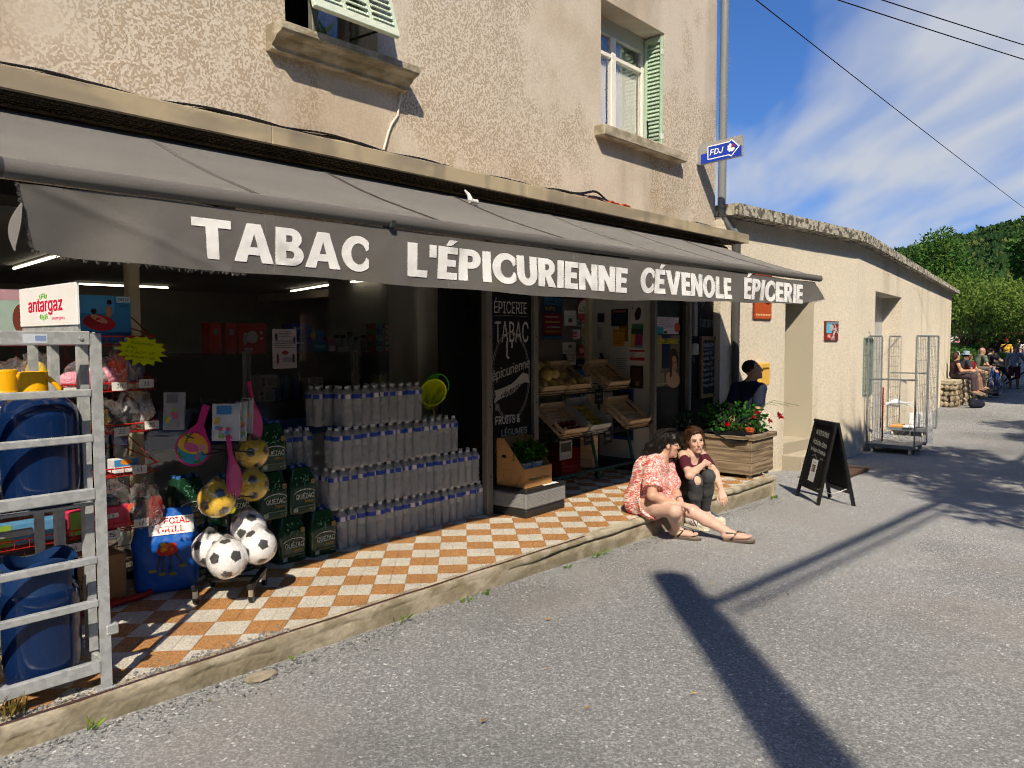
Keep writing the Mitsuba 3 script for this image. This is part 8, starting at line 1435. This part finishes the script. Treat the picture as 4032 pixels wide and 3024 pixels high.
k = thing('white_board', 'white board with dark diagonal bars leaning at the end of the street', 'board'); M = basis(np.array([41.6, 6.75, -.38]), nrm([.25, -.95, 0]), np.array([0, 0, 1.0]), nrm([-.95, -.25, 0])); m = MB(); m.box((0, 0, -.03), (.95, 1.45, 0), C('#d9d9d8'), M); put(m, 'panel', 'matte', k, ang=0); m = MB(); 
for a, b_ in (((.1, .05), (.75, .95)), ((.2, .0), (.9, .55))): m.prism(sg.LineString([a, b_]).buffer(.03), .001, .02, C('#33363c'), M)
put(m, 'bars', 'matte', k, ang=0)
for x, y, z, lab in ((51.5, 10.3, 1.5, 'pink and white parasol half hidden behind the feathery tree'), (54.5, 9.6, 1.6, 'second pink and white parasol, further back and to the right')):
    k = thing('parasol', lab, 'parasol'); t = np.linspace(0, 2 * PI, 25); P = np.stack([np.stack([x + r * np.cos(t), y + r * np.sin(t), z + h + 0 * t], -1) for r, h in ((.01, .62), (1.0, .2), (1.5, 0))], 1); cc = np.where((np.arange(25) % 4 < 2)[:, None, None], C('#d98aa0'), C('#dcd4d4')) * np.ones((25, 3, 1)); m = MB().slab(P, (0, 0, -.01), C('#d99aaa')); m.c[0] = cc.reshape(-1, 3); put(m, 'canopy', 'matte', k, ang=0); m = MB(); m.cyl((x, y, -.4), (x, y, z + .6), .025, C('#8a8a88'), 8); put(m, 'pole', 'satin', k)
k = thing('stall', 'dark stall with a yellow and black cloth at the end of the street', 'stall'); m = MB(); m.box((46.0, 6.6, -.4), (47.0, 8.6, .55), C('#26262a')); m.box((45.95, 6.55, .55), (47.05, 8.65, .62), C('#b08f2c')); put(m, 'table', 'matte', k, ang=0); m = MB(); m.box((48.5, 6.0, 1.9), (50.5, 9.2, 2.0), C('#6d3a2a')); m.box((50.4, 6.0, -.4), (50.5, 9.2, 1.9), C('#2a2422')); m.cyl((48.6, 6.1, -.4), (48.6, 6.1, 1.9), .05, C('#333333'), 8); put(m, 'shelter', 'matte', k, ang=0)
def far_house(x, y, a, w, d, h, wall, roof, label):
    k = thing('far_house', label, 'house'); M = mv(x, y, -.5) @ rotz(a); m = MB(); m.box((0, 0, 0), (w, d, h), C(wall), M); put(m, 'wall', 'matte', k, ang=0)
    m = MB(); v = np.array([(-.4, -.4, h), (w + .4, -.4, h), (w + .4, d + .4, h), (-.4, d + .4, h), (-.4, d / 2, h + d * .28), (w + .4, d / 2, h + d * .28)]); m.add(v, [(0, 1, 5), (0, 5, 4), (2, 3, 4), (2, 4, 5), (0, 4, 3), (1, 2, 5), (0, 2, 1), (0, 3, 2)], C(roof), M); put(m, 'roof', 'matte', k, ang=0)
    for i in range(int(w // 2.6)):
        for z in ((1.0, 3.6) if h > 5 else (1.0,)): m = MB(); m.box((1.0 + 2.6 * i, -.04, z), (1.9 + 2.6 * i, .02, z + 1.3), C('#3a3f44'), M); put(m, 'window', 'satin', k, ang=0)
far_house(80, 10.5, -1.3, 9, 8, 4.6, '#b9a88c', '#a3502c', 'house with an orange tiled roof showing between the trees'); far_house(66, 4.0, -1.35, 8, 7, 5.4, '#6d6862', '#7d4a34', 'dark grey house at the right end of the street')

# ---------------------------------------------------------------- trees
def tree(label, base, trunk_h, r0, clumps, nleaf, size, cols, seed, asp=.5, droop=0.0, name='tree', bark='#4a3f33', shell=.5, cat='tree'):
    """clumps: [(centre, radii)] of leaf clumps; limbs lead to each of them"""
    k = thing(name, label, cat); g = rng(seed); base = np.asarray(base, float); top = base + [0, 0, trunk_h]; m = MB(); bc = C(bark); m.tube([base - [0, 0, .3], base + [.04, 0, trunk_h * .5], top], [r0 * 1.25, r0 * .9, r0 * .7], bc, 10)
    for c, r in clumps: c = np.asarray(c, float); mid = top * .45 + c * .55 + [0, 0, -.15 * np.linalg.norm(c - top)]; m.tube([top - [0, 0, .1 * trunk_h], mid, c], [r0 * .5, r0 * .28, r0 * .10], bc, 6)
    put(m, 'trunk', 'matte', k, ang=50); vol = np.array([np.prod(np.broadcast_to(r, 3)) ** (2 / 3) for c, r in clumps]); m = MB()
    for (c, r), n in zip(clumps, (nleaf * vol / vol.sum()).astype(int)):
        d = g.normal(size=(n, 3)); d /= np.linalg.norm(d, axis=1, keepdims=True); rad = g.uniform(shell ** 3, 1.05, (n, 1)) ** (1 / 3); lump = .50 + 1.0 * meshkit.fbm(d * 2.6 + np.asarray(c), 3, seed)[:, None]; p = np.asarray(c) + d * np.broadcast_to(r, 3) * rad * lump
        leaves(m, p, d * .8 + .8 * g.normal(size=(n, 3)) - [0, 0, droop], size, cols, int(g.integers(1e6)), .15, asp)
    put(m, 'crown', 'leaf', k, ang=0); return k
def blob(c, R, n, seed, rmin=.35, rmax=.6):
    g = rng(seed); d = g.normal(size=(n, 3)); d /= np.linalg.norm(d, axis=1, keepdims=True); R = np.broadcast_to(R, 3); return [(np.asarray(c) + d[i] * R * g.uniform(.35, .8), R * g.uniform(rmin, rmax)) for i in range(n)]
LG = [C('#5f7c36'), C('#718c42'), C('#84984e'), C('#4a682c')]; DG = [C('#3f6430'), C('#4c7238'), C('#325628'), C('#5f8044')]
tree('feathery bright green tree beyond the end of the warehouse', (41.8, 8.2, -.4), 1.8, .20, blob((41.6, 7.9, 3.3), (2.1, 2.1, 1.7), 16, 1), 11000, .17, LG, 1, .32, .5)
tree('second feathery tree spilling over the seated people', (44.5, 7.9, -.4), 1.4, .16, blob((44.2, 7.5, 2.7), (1.9, 1.9, 1.5), 14, 2), 8500, .17, LG, 2, .32, .5)
tree('rounded tree rising above the warehouse roof against the sky', (67, 15.6, -.5), 3.4, .3, blob((66.9, 15.2, 6.2), (3.2, 3.0, 3.6), 16, 3), 9000, .30, DG + LG[:1], 3, .5, .2)
tree('dark green tree between the warehouse and the hill', (72, 13.2, -.5), 3.0, .3, blob((72, 13.0, 4.4), (3.6, 3.4, 2.9), 14, 4), 8000, .32, DG, 4, .5, .2)
tree('yellowish bushy tree below the hillside', (62, 11.4, -.5), 2.4, .25, blob((62, 11.2, 3.6), (3.0, 2.8, 2.4), 13, 5), 9000, .28, LG + [C('#7d7a2c')], 5, .45, .3)
tree('pale green tree just left of the plane tree', (56, 8.6, -.5), 2.0, .22, blob((56, 8.4, 3.4), (2.6, 2.6, 2.2), 12, 6), 9000, .24, LG, 6, .42, .4)
tree('broad-leaved plane tree with dark foliage at the right edge', (36.9, 3.9, -.4), 3.6, .26, blob((37.4, 3.7, 5.0), (2.0, 2.0, 1.1), 15, 7, .38, .6), 8000, .26, DG, 7, .85, .1, bark='#2f2a24')
for i, (x, y, r, lab) in enumerate(((36.5, 7.2, .75, 'dark low bush behind the woman in purple'), (38.2, 7.5, .8, 'low bush behind the bucket hat'), (40.4, 7.4, .8, 'low bush behind the bald man'), (42.3, 7.6, .85, 'low bush behind the person in black'))): tree(lab, (x, y, -.4), .5, .06, blob((x, y, .72), (r, r, .65), 7, 20 + i), 3000, .13, DG, 20 + i, .45, name='bush', cat='bush')
# trees standing outside the view on the sunny side of the street: they cast the leafy shade on the asphalt
tree('tree across the street casting leafy shade beyond the drain cover', (9.4, -3.4, 0), 4.2, .2, blob((8.6, -2.3, 6.0), (2.3, 1.9, 1.1), 12, 31, .22, .36) + blob((5.4, -3.1, 5.8), (1.8, .9, .8), 6, 34, .22, .36), 3600, .40, LG, 31, .22, .6)
tree('second tree across the street, shading the far asphalt', (15.5, -3.2, -.2), 4.0, .2, blob((13.6, -2.9, 6.0), (2.8, 1.9, 1.2), 12, 32, .22, .36), 3000, .40, LG, 32, .22, .6)
for i, (x, y, z) in enumerate(((26.0, -.6, 5.2), (30.5, .2, 5.6), (35.0, .5, 5.6), (21.0, -3.4, 5.6), (40, .8, 5.8))): tree(f'street tree {NTH[i]} along the shaded right side of the far street', (x, y - .4, -.3), 3.2, .25, blob((x, y, z), (2.6, 2.4, 1.8), 12, 40 + i, .4, .6), 4500, .34, DG, 40 + i, .7)
for i, (x, y, R_) in enumerate(((-9, -9, 4.2), (-4, -13, 4.4), (3, -12, 4.6), (9, -11, 4.0), (17, -11, 4.4), (-14, -2, 4.2), (26, -9, 4.4))): tree(f'big tree {(NTH + ["seventh"])[i]} in the row behind the street', (x, y, -.2), 3.0, .3, blob((x, y, 5.0), (R_, R_, 3.2), 14, 50 + i, .4, .6), 5000, .5, DG, 50 + i, .6)
far_house(-22, -17.5, .05, 24, 7, 5.6, '#8a7f6c', '#7d4a34', 'long house across the street behind the viewer'); far_house(6, -19.5, -.03, 26, 7, 5.6, '#93866f', '#7d4a34', 'second house across the street behind the viewer')

# hill with its wood
az = np.radians(np.linspace(-40, 60, 120)); rr = np.array([95, 130, 165, 200, 240, 280, 320, 360, 420, 560.]); A, Rr = np.meshgrid(az, rr, indexing='ij'); Hd = np.interp(np.degrees(az), [-40, -10, 0, 6, 8, 10, 11.35, 12.75, 14.8, 20, 35, 60], [62, 60, 52, 43.5, 41.5, 39.5, 37.5, 36.3, 33.5, 28, 22, 20])
tt = np.clip((Rr - 95) / 265, 0, 1); Hh = Hd[:, None] * (tt ** 1.15) + 5 * (meshkit.fbm(np.stack([A * 30, Rr * .02, 0 * A], -1), 3, 2) - .5) * tt - np.clip(Rr - 360, 0, None) * .10 - .5
P = np.stack([Rr * np.cos(A), Rr * np.sin(A), Hh], -1); m = MB().sheet(P, C('#2f3f1c')); put(m, 'hill', 'matte', ang=60, kind='structure', label='wooded hillside rising to the right')
az2 = np.radians(np.linspace(-178, -38, 90)); A2, R2 = np.meshgrid(az2, np.array([110, 160, 220, 290, 370, 460, 600.]), indexing='ij'); t2 = np.clip((R2 - 110) / 350, 0, 1); H2 = np.interp(np.degrees(A2), [-178, -150, -100, -60, -38], [90, 140, 150, 110, 62]) * t2 ** 1.1 + 14 * (meshkit.fbm(np.stack([A2 * 9, R2 * .02, 0 * A2], -1), 3, 5) - .5) * t2 - .6
m = MB().sheet(np.stack([R2 * np.cos(A2), R2 * np.sin(A2), H2], -1), C('#3d5528')); put(m, 'hill', 'matte', ang=60, kind='structure', label='wooded valley side across the street behind the viewer')
g = rng(77); m = MB(); n = 2600; a_ = np.where(np.arange(n) < 1500, np.radians(g.uniform(5.5, 17, n)), np.radians(g.uniform(-30, 45, n))); r_ = 95 + 268 * g.uniform(0, 1, n) ** .75
from scipy.interpolate import RegularGridInterpolator
zi = RegularGridInterpolator((az, rr), Hh)(np.stack([a_, r_], 1)); PC = [C('#34502f'), C('#3f5c34'), C('#4c6636'), C('#627a44'), C('#3e583a'), C('#727e48')]
for i in range(n):
    con = g.uniform() < .45; h = g.uniform(4.0, 7.0); w = h * (.24 if con else .40); nl = 70 if i < 1500 else 26; d = g.normal(size=(nl, 3)); d /= np.linalg.norm(d, axis=1, keepdims=True); u = g.uniform(0, 1, nl)
    p = np.stack([d[:, 0] * w * (1.05 - u) * 1.3, d[:, 1] * w * (1.05 - u) * 1.3, h * (.12 + .88 * u)], 1) if con else d * [w, w, h * .42] * g.uniform(.75, 1.05, (nl, 1)) + [0, 0, h * .55]
    leaves(m, p + [r_[i] * math.cos(a_[i]), r_[i] * math.sin(a_[i]), zi[i] - .4], d + [0, 0, .2], 1.25 if i < 1500 else 2.2, [PC[int(g.integers(0, 2)) if con else int(g.integers(1, 6))]], i, .2, .75)
put(m, 'forest', 'leaf', ang=0, kind='stuff', label='mixed pine and broadleaf wood covering the hillside', cat='wood')

# ---------------------------------------------------------------- pole and wires
k = thing('utility_pole', 'tall utility pole behind the viewer whose shadow falls across the asphalt', 'pole'); pb = np.array([-1.96, -3.51]); m = MB(); m.cyl((*pb, -.3), (*pb, 8.0), .25, C('#8f8a80'), 18, .15); put(m, 'shaft', 'matte', k); m = MB(); m.box((pb[0] - .05, pb[1] - .18, 7.2), (pb[0] + .05, pb[1] + .18, 7.35), C('#55585a')); put(m, 'bracket', 'satin', k, ang=0)
m = MB(); x = np.linspace(0, 1, 40)[:, None]; P = np.array([-1.85, -3.6, 7.4]) * (1 - x) + np.array([28, -3.2, 7.4]) * x; P[:, 2] -= 1.3 * 4 * (x * (1 - x))[:, 0] * .6; [m.tube(P + [0, dy, dz], .028, C('#1b1b1c'), 6) for dy, dz in ((-.11, 0), (0, .05), (.11, 0))]; put(m, 'street_cable', 'satin', label='thick twisted cable strung from the pole along the street', cat='cable')
for i, (a, b_, sag, lab) in enumerate((((9.32, 4.80, 6.45), (70, 4.6, 6.3), .15, 'single thin wire slanting down across the sky from the house'), ((9.35, 4.74, 6.5), (30, -2.7, 6.6), .12, 'lower wire of the pair crossing the top right sky'), ((9.35, 4.66, 6.62), (30, -3.0, 6.75), .10, 'upper wire of the pair crossing the top right sky'))):
    x = np.linspace(0, 1, 50)[:, None]; P = np.array(a) * (1 - x) + np.array(b_) * x; P[:, 2] -= sag * 4 * (x * (1 - x))[:, 0]; m = MB(); m.tube(P, .009, C('#1d1d1f'), 5); put(m, 'overhead_wire', 'satin', label=lab, cat='wire')

# ---------------------------------------------------------------- weeds, gravel and litter
wl = ['weed tuft at the near left foot of the kerb', 'weed at the kerb foot near the flat stone', 'small grassy weed below the orange tiles', 'round-leaved weed at the kerb, left of a pair', 'round-leaved weed at the kerb, right of a pair', 'weed at the kerb below the crack', 'larger grassy weed at the kerb left of the seated women', 'weeds at the broken right end of the kerb', 'dry grass tuft under the gas rack']
for i, (x, y) in enumerate(((1.27, 3.52), (2.31, 3.53), (3.01, 3.52), (3.56, 3.52), (3.75, 3.53), (4.62, 3.50), (5.02, 3.50), (8.40, 3.50), (.98, 3.60))):
    k = key_of('weed'); tag(k, wl[i], 'weed'); g = rng(300 + i); n = (8, 6, 14, 16, 18, 10, 30, 30, 26)[i]; z = float(zg(x)) if i < 8 else .165; m = MB()
    p = np.stack([x + g.normal(0, .03 + .02 * (i in (6, 7)), n), y + g.normal(0, .008, n), np.full(n, z) + g.uniform(0, .02, n)], 1); grass = i in (0, 2, 6, 8); leaves(m, p, g.normal(size=(n, 3)) * [.6, .5, .3] + [0, -.2, 1.1 if grass else .5], (.06 if i != 8 else .10) if grass else .026, [C('#5d7a2a'), C('#7a9434')] if i != 8 else [C('#8a7a44'), C('#6d5f34')], i, .1, .14 if grass else .7); scene[k] = mikit.ply(m.geo()[:2], 'leaf', color=m.geo()[2])
m = MB(); g = rng(60)
for i in range(420): x, y = g.uniform(.75, 2.3), 3.52 + abs(g.normal(0, .05)) + .07; r = g.uniform(.003, .008); m.tm(trimesh.creation.icosahedron(), C('#7d7f82') * g.uniform(.5, 1.4), mv(x, y, .161 + r * .4) @ scl(r, r * g.uniform(.7, 1.2), r * .7))
for i in range(2600): x = g.uniform(.3, 9); y = 3.555 - abs(g.normal(0, .10)); r = g.uniform(.003, .0075); m.tm(trimesh.creation.icosahedron(), C('#85878a') * g.uniform(.45, 1.5), mv(x, y, float(zg(x)) + r * .5) @ scl(r, r * g.uniform(.7, 1.2), r * .7))
put(m, 'gravel', 'matte', ang=0, kind='stuff', label='loose grey chippings along the kerb', cat='gravel')
k = thing('flat_stone', 'flat round stone at the foot of the kerb', 'stone'); b = trimesh.creation.icosphere(subdivisions=3); v = b.vertices; v = v * (.8 + .4 * meshkit.fbm(v * 2, 3, 2))[:, None] * [.085, .055, .014] + [2.04, 3.47, .035]; put((v, b.faces, np.tile(C('#8a857a'), (len(v), 1))), 'slab', 'concrete', k, ang=60)
lit = [((3.04, 2.46), '#c9a25a'), ((2.84, 2.02), '#d0b070'), ((4.94, 2.51), '#b98a3a'), ((5.04, 1.98), '#c9b27a'), ((3.27, 1.75), '#c9a25a'), ((1.72, 3.35), '#c9a82c'), ((3.6, 2.9), '#a07a4a'), ((2.4, 2.3), '#8f7a4a'), ((5.6, 2.9), '#c9b070'), ((4.2, 2.2), '#9a8a6a'), ((6.3, 2.4), '#b99a5a'), ((3.9, 3.2), '#8a5a34')]
WHERE = ['in the middle foreground', 'near the bottom edge', 'below the seated women', 'beside the pole shadow', 'on the left of the bottom edge', 'near the kerb on the left', 'between the kerb and the pole shadow', 'in the left foreground', 'in front of the extended foot', 'left of the pole shadow', 'to the right of the pole shadow', 'near the kerb crack']
for i, ((x, y), c) in enumerate(lit):
    k = key_of('dry_leaf'); tag(k, f'small dry leaf on the asphalt {WHERE[i]}', 'leaf', 'dry leaves scattered on the asphalt'); g = rng(400 + i); m = leaves(MB(), np.array([[x, y, float(zg(x)) + .022]]), np.array([[g.normal(), g.normal(), .05]]), .045, [C(c)], i, .3, .35); scene[k] = mikit.ply(m.geo()[:2], 'leaf', color=m.geo()[2])
for k, v in labels.items():
    for q in [q for q, t in v.items() if t is None]: del v[q]
